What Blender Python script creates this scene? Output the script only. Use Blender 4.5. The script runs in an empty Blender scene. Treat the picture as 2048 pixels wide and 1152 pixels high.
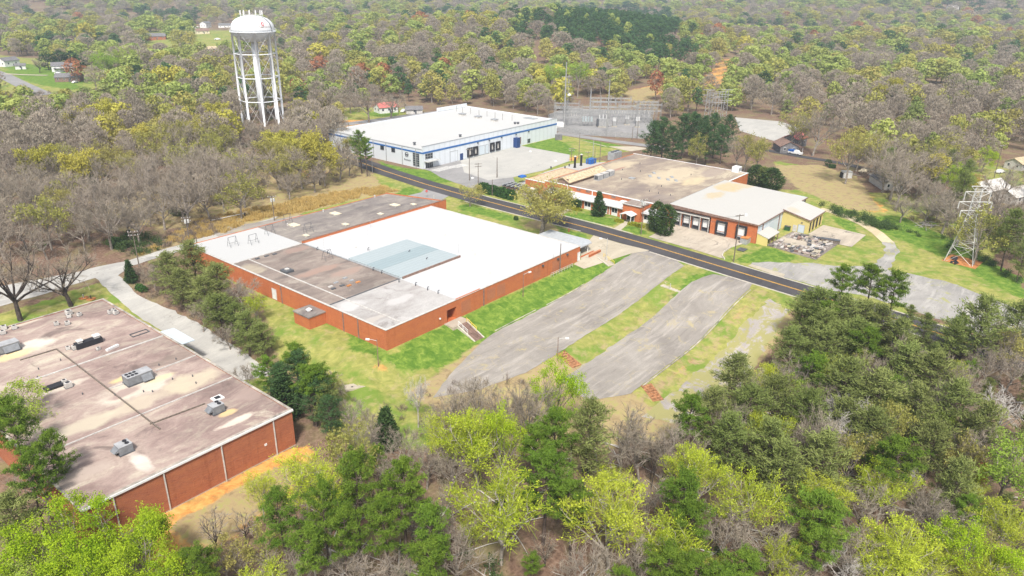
import bpy, bmesh, math, random
import numpy as np

D = bpy.data
C = bpy.context.scene.collection
SC = bpy.context.scene
rad = math.radians

# ------------------------------------------------------------------ camera
# the view was surveyed from the photograph: world X runs along the long brick front, Y across it, metres, drone at 70 m
CAM_H = 70.0
F_PX = 1482.176            # focal length in pixels of the 2048 px wide frame
ROT = np.array([[0.63715247, -0.77062689, 0.01307383],
                [-0.28900665, -0.25460632, -0.92284927],
                [0.71450115, 0.58421727, -0.38493934]])   # rows: right, down, forward
cam = D.cameras.new("camera")
cam.sensor_width = 36.0
cam.lens = F_PX / 2048 * 36.0
cam.clip_start = 1.0
cam.clip_end = 9000.0
cam_o = D.objects.new("camera", cam)
C.objects.link(cam_o)
from mathutils import Matrix, Vector
_m = Matrix(((ROT[0][0], -ROT[1][0], -ROT[2][0]),
             (ROT[0][1], -ROT[1][1], -ROT[2][1]),
             (ROT[0][2], -ROT[1][2], -ROT[2][2])))
cam_o.matrix_world = Matrix.Translation((0, 0, CAM_H)) @ _m.to_4x4()
SC.camera = cam_o

# ------------------------------------------------------------------ sky, sun, exposure
SUN_EL, SUN_AZ = rad(52), rad(232)      # azimuth measured clockwise from +Y
w = D.worlds.new("World")
SC.world = w
w.use_nodes = True
nt = w.node_tree
bg = nt.nodes["Background"]
sky = nt.nodes.new("ShaderNodeTexSky")
sky.sky_type = 'NISHITA'
sky.sun_disc = False
sky.sun_elevation = SUN_EL
sky.sun_rotation = SUN_AZ
sky.dust_density = 3.0
sky.air_density = 1.0
soft = nt.nodes.new("ShaderNodeHueSaturation")      # thin overcast greys the blue
soft.inputs["Saturation"].default_value = 0.42
nt.links.new(sky.outputs[0], soft.inputs["Color"])
nt.links.new(soft.outputs[0], bg.inputs[0])
bg.inputs[1].default_value = 0.10
sun = D.lights.new("sun", 'SUN')
sun.energy = 2.8
sun.angle = rad(7)
sun.color = (1.0, 0.95, 0.88)
sun_o = D.objects.new("sun", sun)
C.objects.link(sun_o)
_d = Vector((math.sin(SUN_AZ) * math.cos(SUN_EL), math.cos(SUN_AZ) * math.cos(SUN_EL), math.sin(SUN_EL)))
sun_o.rotation_euler = (-_d).to_track_quat('-Z', 'Y').to_euler()
sun_o.location = (0, 0, 300)
SC.view_settings.view_transform = 'Standard'
SC.view_settings.look = 'None'
SC.view_settings.exposure = 0.97
SC.view_settings.gamma = 1.0
SC.cycles.max_bounces = 6
SC.cycles.diffuse_bounces = 3
SC.cycles.volume_bounces = 1

# ------------------------------------------------------------------ terrain and survey helpers
def sm(t):
    t = np.clip(t, 0.0, 1.0)
    return t * t * (3 - 2 * t)

def road_x(y):
    return np.interp(y, [-120, 9.5, 27, 52, 97, 118, 164, 193, 219, 300], [150, 169.4, 172.7, 175.6, 180.6, 182.5, 182.8, 185.1, 188.4, 199])

def terr(x, y):
    x = np.asarray(x, float); y = np.asarray(y, float)
    d = np.interp(y, [-40, 20, 50, 56.8, 61.2, 74.8, 80.6, 96.6, 104.3, 105.5, 130],
                  [-8.5, -7.2, -6.0, -5.6, -4.3, -4.1, -2.9, -2.7, -0.6, -0.5, -0.4])
    rx = road_x(y)
    f = 1 - sm((x - (rx - 42)) / 35.0)
    front = d * f * (1 - sm((y - 105) / 40) * 0.0)
    front = np.where(y > 105, -0.5 * f, front)
    wst = -3.6 * sm((86 - x) / 20.0) * sm((188 - y) / 26.0) - 0.5 * sm((88 - x) / 10.0)
    z = np.minimum(front, wst)
    # the left side keeps falling gently, far country rolls and climbs
    r = np.hypot(x, y)
    roll = 7 * np.sin(x / 170 + 1.3) * np.cos(y / 210 + .4) + 4 * np.sin(x / 83 + y / 121)
    z = z + roll * sm((r - 430) / 500)
    z = z + 75 * sm((r - 1300) / 1900) + 18 * sm((r - 1500) / 600) * np.sin(x / 310 + 2) * np.cos(y / 370)
    # pine hill beyond the substation
    z = z + 22 * np.exp(-((x - 690) ** 2 + (y - 480) ** 2) / (2 * 120 ** 2))
    return z

def ray(px, py):
    return ROT.T @ np.array([(px - 1024) / F_PX, (py - 576) / F_PX, 1.0])

def site(px, py, z=0.0):
    d = ray(px, py)
    t = (CAM_H - z) / -d[2]
    return d[0] * t, d[1] * t

def gnd(px, py, dz=0.0):
    """the spot of ground that a mark of the photograph stands on"""
    z = 0.0
    for _ in range(25):
        x, y = site(px, py, z + dz)
        z = 0.5 * z + 0.5 * float(terr(x, y))
    return x, y, z

def shot(x, y, z):
    v = ROT @ np.array([x, y, z - CAM_H])
    return v[0] / v[2] * F_PX + 1024, v[1] / v[2] * F_PX + 576, v[2]

def tall(px, py, qx, qy):
    """height of something whose foot shows at p and top at q"""
    x, y, z = gnd(px, py)
    d = ray(qx, qy)
    k = math.hypot(x, y) / math.hypot(d[0], d[1])
    return CAM_H + d[2] * k - z

# ------------------------------------------------------------------ mesh builder
class MB:
    def __init__(self):
        self.v = []; self.f = []; self.t = []
    def add(self, vs, fs, t=0.5):
        n = len(self.v)
        self.v.extend(vs)
        self.f.extend([tuple(i + n for i in q) for q in fs])
        self.t.extend([t] * len(fs))
    def box(self, x0, y0, z0, x1, y1, z1, t=0.5):
        if x0 > x1: x0, x1 = x1, x0
        if y0 > y1: y0, y1 = y1, y0
        if z0 > z1: z0, z1 = z1, z0
        self.add([(x0, y0, z0), (x1, y0, z0), (x1, y1, z0), (x0, y1, z0), (x0, y0, z1), (x1, y0, z1), (x1, y1, z1), (x0, y1, z1)],
                 [(0, 3, 2, 1), (4, 5, 6, 7), (0, 1, 5, 4), (1, 2, 6, 5), (2, 3, 7, 6), (3, 0, 4, 7)], t)
        return self
    def obox(self, c, u, hu, hv, z0, z1):
        """box of half sizes hu along unit u and hv across it"""
        v = (-u[1], u[0])
        p = [(c[0] + s * hu * u[0] + q * hv * v[0], c[1] + s * hu * u[1] + q * hv * v[1]) for s, q in ((-1, -1), (1, -1), (1, 1), (-1, 1))]
        return self.prism(p, z0, z1)
    def prism(self, pts, z0, z1):
        n = len(pts)
        a = sum(pts[i][0] * pts[(i + 1) % n][1] - pts[(i + 1) % n][0] * pts[i][1] for i in range(n))
        if a < 0: pts = pts[::-1]
        z0f = z0 if callable(z0) else (lambda x, y: z0)
        z1f = z1 if callable(z1) else (lambda x, y: z1)
        vs = [(x, y, z0f(x, y)) for x, y in pts] + [(x, y, z1f(x, y)) for x, y in pts]
        fs = [tuple(range(n - 1, -1, -1)), tuple(range(n, 2 * n))]
        fs += [(i, (i + 1) % n, n + (i + 1) % n, n + i) for i in range(n)]
        self.add(vs, fs)
        return self
    def tube(self, path, radii, s=6, cap=True, t=0.5):
        P = np.asarray(path, float)
        if np.isscalar(radii): radii = [radii] * len(P)
        n = len(self.v); k = len(P)
        T = np.gradient(P, axis=0)
        T /= np.linalg.norm(T, axis=1)[:, None] + 1e-9
        ref = np.array([0, 0, 1.0]) if abs(T[0][2]) < 0.8 else np.array([1.0, 0.1, 0])
        A = np.cross(T, ref); A /= np.linalg.norm(A, axis=1)[:, None] + 1e-9
        B = np.cross(T, A)
        ang = np.arange(s) * 2 * math.pi / s
        for i in range(k):
            for a in ang:
                self.v.append(tuple(P[i] + radii[i] * (A[i] * math.cos(a) + B[i] * math.sin(a))))
        for i in range(k - 1):
            for j in range(s):
                self.f.append((n + i * s + j, n + (i + 1) * s + j, n + (i + 1) * s + (j + 1) % s, n + i * s + (j + 1) % s))
                self.t.append(t)
        if cap:
            self.f.append(tuple(n + (k - 1) * s + j for j in range(s))); self.t.append(t)
            self.f.append(tuple(n + j for j in range(s - 1, -1, -1))); self.t.append(t)
        return self
    def rod(self, a, b, r, s=6):
        return self.tube([a, b], r, s)
    def lathe(self, cx, cy, prof, s=24, t=0.5):
        n = len(self.v)
        for r, z in prof:
            for j in range(s):
                a = 2 * math.pi * j / s
                self.v.append((cx + r * math.cos(a), cy + r * math.sin(a), z))
        for i in range(len(prof) - 1):
            for j in range(s):
                self.f.append((n + i * s + j, n + i * s + (j + 1) % s, n + (i + 1) * s + (j + 1) % s, n + (i + 1) * s + j)); self.t.append(t)
        k = len(prof) - 1
        if prof[k][0] > 1e-3:
            self.f.append(tuple(n + k * s + j for j in range(s))); self.t.append(t)
        if prof[0][0] > 1e-3:
            self.f.append(tuple(n + j for j in range(s - 1, -1, -1))); self.t.append(t)
        return self
    def mesh(self, name, m, off=(0, 0, 0), tint=False, smooth=False):
        me = D.meshes.new(name)
        vs = np.array(self.v, float).reshape(-1, 3) - np.array(off, float)
        me.from_pydata(vs.tolist(), [], self.f)
        if tint:
            at = me.attributes.new("tint", 'FLOAT', 'FACE')
            at.data.foreach_set("value", np.array(self.t, np.float32))
        if smooth:
            me.polygons.foreach_set("use_smooth", [True] * len(me.polygons))
        if m is not None:
            me.materials.append(m)
        me.update()
        return me
    def build(self, name, m, parent=None, off=None, smooth=False, label=None):
        if off is None:
            off = ROOT_LOC.get(parent.name, (0, 0, 0)) if parent is not None else (0, 0, 0)
        o = D.objects.new(name, self.mesh(name, m, off, smooth=smooth))
        C.objects.link(o)
        if parent is not None:
            o.parent = parent
            ROOT_LOC[o.name] = tuple(off)
        if label: o["label"] = label
        return o

ROOT_LOC = {}

def thing(name, label, cat, loc=(0, 0, 0), group=None, rz=0.0):
    o = D.objects.new(name, None)
    C.objects.link(o)
    o.empty_display_size = 0.5
    o.location = loc
    o.rotation_euler = (0, 0, rz)
    ROOT_LOC[o.name] = tuple(loc)
    return tag(o, label, cat, group)

def tag(o, label, cat, group=None):
    o["label"] = label; o["category"] = cat
    if group: o["group"] = group
    return o

def kind(o, k):
    o["kind"] = k
    return o

def copy_tree(root, loc, rz=0.0, scale=None, label=None, group=None):
    def cp(o, par):
        c = o.copy(); C.objects.link(c)
        if par is not None: c.parent = par
        for ch in o.children: cp(ch, c)
        return c
    r = cp(root, None)
    r.location = loc
    r.rotation_euler = (0, 0, rz)
    if scale is not None: r.scale = scale if hasattr(scale, '__len__') else (scale,) * 3
    if label: r["label"] = label
    if group: r["group"] = group
    return r
# ------------------------------------------------------------------ materials
def new_mat(name):
    m = D.materials.new(name); m.use_nodes = True
    t = m.node_tree; t.nodes.clear()
    out = t.nodes.new("ShaderNodeOutputMaterial")
    return m, t, out

def N(t, ty, **kw):
    n = t.nodes.new(ty)
    for k, v in kw.items():
        if k.startswith("i_"):
            n.inputs[int(k[2:])].default_value = v
        else:
            setattr(n, k, v)
    return n

def bsdf(t, out, col, rough=0.8, metal=0.0, spec=0.3, bump=None, bstr=0.3):
    b = t.nodes.new("ShaderNodeBsdfPrincipled")
    if isinstance(col, tuple): b.inputs["Base Color"].default_value = (*col, 1)
    else: t.links.new(col, b.inputs["Base Color"])
    if isinstance(rough, (int, float)): b.inputs["Roughness"].default_value = rough
    else: t.links.new(rough, b.inputs["Roughness"])
    b.inputs["Metallic"].default_value = metal
    b.inputs["Specular IOR Level"].default_value = spec
    if bump is not None:
        bn = t.nodes.new("ShaderNodeBump"); bn.inputs["Strength"].default_value = bstr; bn.inputs["Distance"].default_value = 0.05
        t.links.new(bump, bn.inputs["Height"]); t.links.new(bn.outputs[0], b.inputs["Normal"])
    t.links.new(b.outputs[0], out.inputs[0])
    return b

def pos(t, scale=(1, 1, 1), rotz=0.0, loc=(0, 0, 0)):
    g = t.nodes.new("ShaderNodeNewGeometry")
    mp = t.nodes.new("ShaderNodeMapping")
    mp.inputs["Scale"].default_value = scale
    mp.inputs["Rotation"].default_value = (0, 0, rotz)
    mp.inputs["Location"].default_value = loc
    t.links.new(g.outputs["Position"], mp.inputs[0])
    return mp.outputs[0]

def noise(t, vec, scale, detail=5.0, rough=0.6, dist=0.0):
    n = N(t, "ShaderNodeTexNoise")
    n.inputs["Scale"].default_value = scale; n.inputs["Detail"].default_value = detail
    n.inputs["Roughness"].default_value = rough; n.inputs["Distortion"].default_value = dist
    t.links.new(vec, n.inputs["Vector"])
    return n.outputs["Fac"]

def ramp(t, fac, stops, interp='LINEAR'):
    r = N(t, "ShaderNodeValToRGB")
    cr = r.color_ramp; cr.interpolation = interp
    while len(cr.elements) < len(stops): cr.elements.new(0.5)
    for e, (p, c) in zip(cr.elements, stops):
        e.position = p
        e.color = (c, c, c, 1) if isinstance(c, (int, float)) else (*c, 1)
    t.links.new(fac, r.inputs[0])
    return r.outputs[0]

def mix(t, fac, a, b, mode='MIX'):
    n = t.nodes.new("ShaderNodeMix"); n.data_type = 'RGBA'; n.blend_type = mode
    for sock, v in ((0, fac), (6, a), (7, b)):
        if isinstance(v, (int, float)): n.inputs[sock].default_value = v
        elif isinstance(v, tuple): n.inputs[sock].default_value = (*v, 1)
        else: t.links.new(v, n.inputs[sock])
    return n.outputs[2]

def mth(t, op, a, b=0.0, clamp=False):
    n = t.nodes.new("ShaderNodeMath"); n.operation = op; n.use_clamp = clamp
    for s, v in ((0, a), (1, b)):
        if isinstance(v, (int, float)): n.inputs[s].default_value = v
        else: t.links.new(v, n.inputs[s])
    return n.outputs[0]

def plain(name, col, rough=0.6, metal=0.0, var=0.12, vs=1.2, spec=0.3):
    m, t, out = new_mat(name)
    n = noise(t, pos(t), vs, 6)
    d = tuple(c * (1 - 2.2 * var) for c in col); l = tuple(min(1, c * (1 + 1.2 * var)) for c in col)
    bsdf(t, out, ramp(t, n, [(0.3, d), (0.7, l)]), rough, metal, spec)
    return m

def brick(name, c1, c2, mortar, wear=(0.2, 0.12, 0.09)):
    m, t, out = new_mat(name)
    g = t.nodes.new("ShaderNodeNewGeometry")
    sx = t.nodes.new("ShaderNodeSeparateXYZ"); t.links.new(g.outputs["Position"], sx.inputs[0])
    cx = t.nodes.new("ShaderNodeCombineXYZ")
    t.links.new(mth(t, 'ADD', sx.outputs[0], sx.outputs[1]), cx.inputs[0]); t.links.new(sx.outputs[2], cx.inputs[1])
    bt = N(t, "ShaderNodeTexBrick")
    t.links.new(cx.outputs[0], bt.inputs["Vector"])
    bt.inputs["Scale"].default_value = 1.0
    bt.inputs["Brick Width"].default_value = 0.42; bt.inputs["Row Height"].default_value = 0.16
    bt.inputs["Mortar Size"].default_value = 0.022
    bt.inputs["Color1"].default_value = (*c1, 1); bt.inputs["Color2"].default_value = (*c2, 1); bt.inputs["Mortar"].default_value = (*mortar, 1)
    n1 = noise(t, pos(t, (0.25, 0.25, 0.9)), 1.0, 6, 0.65)
    c = mix(t, ramp(t, n1, [(0.42, 0.0), (0.72, 0.6)]), bt.outputs["Color"], wear)
    n2 = noise(t, pos(t, (1.3, 1.3, 0.12)), 1.0, 4, 0.6)      # water streaks run down the wall
    c = mix(t, ramp(t, n2, [(0.55, 0.0), (0.8, 0.5)]), c, tuple(x * 0.45 for x in c1))
    n3 = noise(t, pos(t), 9.0, 3)
    c = mix(t, ramp(t, n3, [(0.3, 0.25), (0.7, 0.0)]), c, tuple(x * 0.6 for x in c2))
    bsdf(t, out, c, 0.9, 0, 0.15)
    return m

def stains(t, c, spots, zs, mid, under):
    # the stains that have a place of their own: runoff below units, ponding, bare felt
    nn = N(t, "ShaderNodeTexNoise"); nn.inputs["Scale"].default_value = 0.22; nn.inputs["Detail"].default_value = 8; nn.inputs["Roughness"].default_value = 0.65
    t.links.new(pos(t), nn.inputs["Vector"])
    for sx_, sy_, ra, rb, sc_ in spots:
        x, y = site(sx_, sy_, zs)
        wv = t.nodes.new("ShaderNodeVectorMath"); wv.operation = 'MULTIPLY_ADD'
        g = t.nodes.new("ShaderNodeNewGeometry"); t.links.new(nn.outputs["Color"], wv.inputs[0]); wv.inputs[1].default_value = (ra * 1.5, rb * 1.7, 0); t.links.new(g.outputs["Position"], wv.inputs[2])
        sb = t.nodes.new("ShaderNodeVectorMath"); sb.operation = 'SUBTRACT'; t.links.new(wv.outputs[0], sb.inputs[0]); sb.inputs[1].default_value = (x + ra * .75, y + rb * .85, zs)
        ml = t.nodes.new("ShaderNodeVectorMath"); ml.operation = 'MULTIPLY'; t.links.new(sb.outputs[0], ml.inputs[0]); ml.inputs[1].default_value = (1 / ra, 1 / rb, 0)
        ln = t.nodes.new("ShaderNodeVectorMath"); ln.operation = 'LENGTH'; t.links.new(ml.outputs[0], ln.inputs[0])
        c = mix(t, ramp(t, ln.outputs["Value"], [(0.62, 0.82), (1.0, 0.0)]), c, mix(t, ramp(t, mid, [(.35, 0.0), (.65, 0.45)]), sc_, under))
    return c

def roof_mat(name, cols, streak=0.0, scale=0.07, seed=0.0, spots=(), zs=0.0):
    """weathered built-up roofing: broad stains, blotches, drifted grit"""
    m, t, out = new_mat(name)
    p = pos(t, (1, 1, 1), streak, (seed, seed * 2.1, 0))
    ps = pos(t, (0.55, 1.25, 1), streak, (seed, seed, 0))
    big = noise(t, p, scale, 9, 0.62, 0.6)
    mid = noise(t, ps, scale * 4.5, 8, 0.65, 1.2)
    fine = noise(t, p, 2.6, 6, 0.7)
    a = ramp(t, big, [(0.34, cols[0]), (0.45, cols[1]), (0.54, cols[2]), (0.68, cols[3])])
    b = ramp(t, mid, [(0.36, cols[1]), (0.5, cols[2]), (0.64, cols[4])])
    c = mix(t, 0.5, a, b)
    sp = noise(t, ps, scale * 2.0, 10, 0.75, 0.8)
    c = mix(t, ramp(t, sp, [(0.56, 0.0), (0.63, 0.75)]), c, cols[4])
    c = mix(t, ramp(t, noise(t, p, scale * 1.4, 10, 0.7, 1.5), [(0.57, 0.0), (0.66, 0.7)]), c, cols[0])
    c = mix(t, ramp(t, fine, [(0.35, 0.22), (0.65, 0.0)]), c, tuple(x * 0.5 for x in cols[0]))
    c = stains(t, c, spots, zs, mid, cols[2])
    bsdf(t, out, c, 0.92, 0, 0.2, fine, 0.25)
    return m

def white_roof(name, col=(0.80, 0.81, 0.82), dirt=(0.45, 0.43, 0.40), amount=0.5, seam=True):
    m, t, out = new_mat(name)
    p = pos(t)
    n = noise(t, pos(t, (1, 0.3, 1), 0.4), 0.5, 10, 0.75, 1.0)
    big = noise(t, p, 0.05, 6, 0.6)
    c = mix(t, ramp(t, n, [(0.63, 0.0), (0.72, amount)]), col, dirt)
    c = mix(t, ramp(t, big, [(0.4, 0.0), (0.7, 0.25)]), c, tuple(x * 0.86 for x in col))
    if seam:
        wv = N(t, "ShaderNodeTexWave"); wv.wave_type = 'BANDS'; wv.bands_direction = 'X'
        wv.inputs["Scale"].default_value = 0.105
        t.links.new(p, wv.inputs["Vector"])
        c = mix(t, ramp(t, wv.outputs["Fac"], [(0.0, 0.22), (0.03, 0.0)]), c, tuple(x * 0.7 for x in col))
        c = mix(t, ramp(t, noise(t, pos(t, (1, .25, 1)), 0.11, 8, 0.7), [(0.5, 0.0), (0.62, 0.22)]), c, tuple(x * 0.80 for x in col))
    bsdf(t, out, c, 0.55, 0, 0.35)
    return m

def ribbed(name, col, period=0.45, axis='X', rough=0.45, rust=None, amt=0.5, rs=0.05, bias=0.5, spots=(), zs=0.0):
    m, t, out = new_mat(name)
    p = pos(t)
    wv = N(t, "ShaderNodeTexWave"); wv.wave_type = 'BANDS'; wv.bands_direction = axis
    wv.inputs["Scale"].default_value = 0.314 / period
    t.links.new(p, wv.inputs["Vector"])
    c = mix(t, ramp(t, wv.outputs["Fac"], [(0.0, 0.3), (0.35, 0.0)]), col, tuple(x * 0.72 for x in col))
    n = noise(t, p, 0.8, 8, 0.7)
    c = mix(t, ramp(t, n, [(0.4, 0.0), (0.75, 0.25)]), c, tuple(x * 0.75 for x in col))
    if rust is not None:
        r = noise(t, pos(t, (0.4, 1, 1)), rs, 6, 0.6)
        c = mix(t, ramp(t, r, [(bias, 0.0), (bias + 0.14, amt)]), c, rust)
    if spots: c = stains(t, c, spots, zs, n, col)
    bsdf(t, out, c, rough, 0, 0.4, wv.outputs["Fac"], 0.4)
    return m

def asphalt(name, base, light, crack, weeds=None, patch=0.5, wd=0.02, ang=0.0):
    m, t, out = new_mat(name)
    p = pos(t)
    pr = pos(t, (0.22, 1.5, 1), ang)
    n1 = noise(t, p, 0.09, 8, 0.65, 0.8); n2 = noise(t, pr, 0.35, 8, 0.7, 0.6); n3 = noise(t, p, 3.5, 5, 0.7)
    c = mix(t, ramp(t, n1, [(0.36, 0.0), (0.66, 1.0)]), base, light)
    c = mix(t, ramp(t, n2, [(0.5, 0.0), (0.66, patch)]), c, tuple(x * 1.22 for x in light))
    c = mix(t, ramp(t, n2, [(0.34, patch * 0.8), (0.44, 0.0)]), c, tuple(x * 0.8 for x in base))
    c = mix(t, ramp(t, n3, [(0.3, 0.25), (0.6, 0.0)]), c, tuple(x * 0.6 for x in base))
    vo = N(t, "ShaderNodeTexVoronoi"); vo.feature = 'DISTANCE_TO_EDGE'; vo.inputs["Scale"].default_value = 0.16
    wob = t.nodes.new("ShaderNodeVectorMath"); wob.operation = 'MULTIPLY_ADD'
    nn = N(t, "ShaderNodeTexNoise"); nn.inputs["Scale"].default_value = 0.35; nn.inputs["Detail"].default_value = 5
    t.links.new(p, nn.inputs["Vector"])
    t.links.new(nn.outputs["Color"], wob.inputs[0]); wob.inputs[1].default_value = (7, 7, 0)
    t.links.new(p, wob.inputs[2]); t.links.new(wob.outputs[0], vo.inputs["Vector"])
    cm = ramp(t, noise(t, p, 0.12, 4), [(0.45, 0.0), (0.6, 1.0)])
    ck = mth(t, 'MULTIPLY', ramp(t, vo.outputs["Distance"], [(wd * 0.4, 0.8), (wd * 1.6, 0.0)]), cm)
    c = mix(t, ck, c, crack)
    if weeds:
        c = mix(t, ramp(t, noise(t, p, 0.22, 10, 0.75, 0.7), [(weeds[1], 0.0), (weeds[1] + 0.05, 0.9)]), c, weeds[0])
    bsdf(t, out, c, 0.93, 0, 0.15, n3, 0.3)
    return m

def leaf_mat(name, a, b, c=None, trans=0.3, hue=0.25):
    """leaf, needle or twig tone a..b varies leaf by leaf, c varies tree by tree"""
    m, t, out = new_mat(name)
    at = N(t, "ShaderNodeAttribute", attribute_name="tint")
    oi = N(t, "ShaderNodeObjectInfo")
    col = mix(t, at.outputs["Fac"], a, b)
    if c is not None:
        col = mix(t, ramp(t, oi.outputs["Random"], [(0.2, 0.0), (1.0, hue)]), col, c)
    hsv = t.nodes.new("ShaderNodeHueSaturation")
    v = ramp(t, mth(t, 'FRACT', mth(t, 'MULTIPLY', oi.outputs["Random"], 7.31)), [(0, 0.78), (1, 1.0)])
    t.links.new(mth(t, 'MULTIPLY', v, 1.12), hsv.inputs["Value"])
    t.links.new(col, hsv.inputs["Color"])
    col = hsv.outputs[0]
    d = t.nodes.new("ShaderNodeBsdfDiffuse"); t.links.new(col, d.inputs[0])
    if trans > 0:
        tr = t.nodes.new("ShaderNodeBsdfTranslucent"); t.links.new(col, tr.inputs[0])
        mx = t.nodes.new("ShaderNodeMixShader"); mx.inputs[0].default_value = trans
        t.links.new(d.outputs[0], mx.inputs[1]); t.links.new(tr.outputs[0], mx.inputs[2])
        t.links.new(mx.outputs[0], out.inputs[0])
    else:
        t.links.new(d.outputs[0], out.inputs[0])
    return m

M = {}
M['brick'] = brick("orange_red_brick", (0.50, 0.138, 0.046), (0.41, 0.102, 0.036), (0.43, 0.20, 0.11), (0.54, 0.19, 0.07))
M['brick_dark'] = brick("dark_red_brick", (0.37, 0.105, 0.043), (0.25, 0.068, 0.032), (0.40, 0.20, 0.13), (0.46, 0.18, 0.08))
M['roof_purple'] = roof_mat("weathered_purple_roof", [(0.125, 0.095, 0.086), (0.24, 0.170, 0.152), (0.37, 0.28, 0.245), (0.475, 0.395, 0.33), (0.53, 0.47, 0.37)], 0.25, 0.05, 3.0,
    spots=[(276, 775, 7, 4.5, (0.62, 0.56, 0.46)), (258, 752, 3.6, 1.4, (0.74, 0.58, 0.24)), (320, 757, 3.2, 1.2, (0.66, 0.58, 0.34)), (60, 692, 5.0, 3.0, (0.74, 0.68, 0.58)), (24, 712, 5.2, 1.8, (0.72, 0.58, 0.28)), (455, 826, 1.8, 1.1, (0.70, 0.50, 0.22)), (470, 842, 3.8, 1.0, (0.68, 0.60, 0.50)), (276, 920, 1.3, 4.0, (0.66, 0.60, 0.53)), (120, 775, 5.5, 1.6, (0.60, 0.53, 0.44)), (380, 765, 6.5, 3.6, (0.52, 0.46, 0.33)), (360, 712, 6, 2.2, (0.22, 0.175, 0.145)), (270, 810, 5.5, 2.6, (0.50, 0.44, 0.33)), (170, 850, 7, 2.5, (0.50, 0.45, 0.34)), (250, 785, 3.0, 1.5, (0.27, 0.19, 0.175)), (20, 655, 7, 1.3, (0.56, 0.50, 0.40)), (505, 785, 4, 2.2, (0.30, 0.23, 0.20)), (140, 960, 6, 2.2, (0.42, 0.35, 0.30))], zs=2.88)
M['roof_brown'] = roof_mat("weathered_brown_roof", [(0.105, 0.092, 0.083), (0.185, 0.150, 0.132), (0.265, 0.215, 0.186), (0.325, 0.268, 0.228), (0.37, 0.325, 0.275)], 0.5, 0.06, 9.0,
    spots=[(640, 540, 7, 2.2, (0.33, 0.225, 0.18)), (690, 545, 5, 2, (0.34, 0.24, 0.195)), (590, 500, 5, 2, (0.30, 0.205, 0.17)), (585, 548, 6, 1.3, (0.11, 0.095, 0.088)), (610, 575, 5, 1.0, (0.12, 0.10, 0.092)), (720, 580, 4, 1.8, (0.15, 0.13, 0.118)), (700, 520, 5, 1.0, (0.14, 0.115, 0.105)), (500, 540, 4, 4, (0.40, 0.35, 0.26))], zs=3.8)
M['roof_grey'] = roof_mat("patched_grey_roof", [(0.22, 0.195, 0.18), (0.36, 0.34, 0.325), (0.43, 0.415, 0.40), (0.46, 0.445, 0.43), (0.49, 0.47, 0.455)], 0.3, 0.07, 14.0,
    spots=[(836, 572, 5, 1.2, (0.26, 0.23, 0.22)), (770, 568, 4, 1.5, (0.38, 0.33, 0.30)), (745, 640, 6, 1.4, (0.42, 0.38, 0.34)), (700, 612, 4.5, 2.6, (0.50, 0.49, 0.485)), (800, 600, 5, 2, (0.48, 0.46, 0.45))], zs=3.8)
M['roof_wing'] = roof_mat("dark_grit_roof", [(0.11, 0.10, 0.098), (0.18, 0.158, 0.148), (0.25, 0.22, 0.20), (0.29, 0.262, 0.228), (0.36, 0.325, 0.275)], 0.2, 0.06, 21.0)
M['roof_tan'] = roof_mat("tan_stained_roof", [(0.15, 0.12, 0.107), (0.235, 0.188, 0.16), (0.33, 0.27, 0.21), (0.45, 0.38, 0.275), (0.52, 0.45, 0.33)], 0.6, 0.035, 31.0,
    spots=[(1345, 352, 20, 9, (0.52, 0.44, 0.31)), (1245, 330, 9, 5, (0.50, 0.42, 0.29)), (1320, 318, 15, 4.5, (0.205, 0.165, 0.148)), (1260, 382, 13, 4.5, (0.185, 0.15, 0.136)), (1240, 337, 6, 1.0, (0.30, 0.14, 0.11)), (1390, 362, 9, 3.5, (0.56, 0.46, 0.29)), (1425, 345, 9, 4, (0.30, 0.245, 0.21)), (1190, 385, 9, 2, (0.27, 0.21, 0.18)), (1330, 395, 5, 4, (0.20, 0.168, 0.155)), (1190, 350, 7, 2, (0.36, 0.27, 0.19))], zs=5.1)
M['white_roof'] = white_roof("white_membrane", (0.505, 0.507, 0.508), (0.31, 0.32, 0.31), 0.6)
M['white_patch'] = white_roof("scuffed_white_coating", (0.46, 0.46, 0.452), (0.28, 0.25, 0.23), 0.85, False)
M['white_wh'] = white_roof("clean_white_membrane", (0.48, 0.478, 0.462), (0.39, 0.42, 0.38), 0.35, False)
M['skylight'] = ribbed("pale_green_sheeting", (0.345, 0.395, 0.405), 1.25, 'Y', 0.35)
M['skylight_mid'] = ribbed("greener_translucent_sheeting", (0.27, 0.335, 0.35), 1.25, 'Y', 0.3)
M['metal_roof'] = ribbed("ribbed_pale_metal_roof", (0.47, 0.455, 0.42), 0.6, 'Y', 0.45, (0.46, 0.36, 0.20), 0.5, 0.03, 0.58, spots=[(1460, 375, 9, 5, (0.50, 0.36, 0.14)), (1430, 392, 6, 3, (0.47, 0.36, 0.18)), (1490, 372, 5, 3, (0.47, 0.38, 0.22)), (1590, 418, 3, 2.5, (0.46, 0.38, 0.27))], zs=6.2)
M['metal_blue'] = ribbed("pale_blue_metal_siding", (0.52, 0.585, 0.63), 0.5, 'X', 0.5)
M['yellow'] = ribbed("yellow_painted_siding", (0.60, 0.50, 0.19), 0.5, 'X', 0.55)
M['wh_wall'] = ribbed("white_precast_wall", (0.60, 0.635, 0.67), 3.0, 'X', 0.6)
M['blue'] = plain("blue_stripe_paint", (0.035, 0.13, 0.36), 0.5)
M['navy'] = plain("navy_paint", (0.02, 0.05, 0.16), 0.5)
M['white'] = plain("white_paint", (0.68, 0.68, 0.67), 0.5, var=0.05)
M['tank'] = plain("tank_white_paint", (0.68, 0.70, 0.72), 0.45, var=0.03, vs=0.3)
M['dirty_white'] = plain("dirty_white", (0.50, 0.48, 0.45), 0.6)
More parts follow.
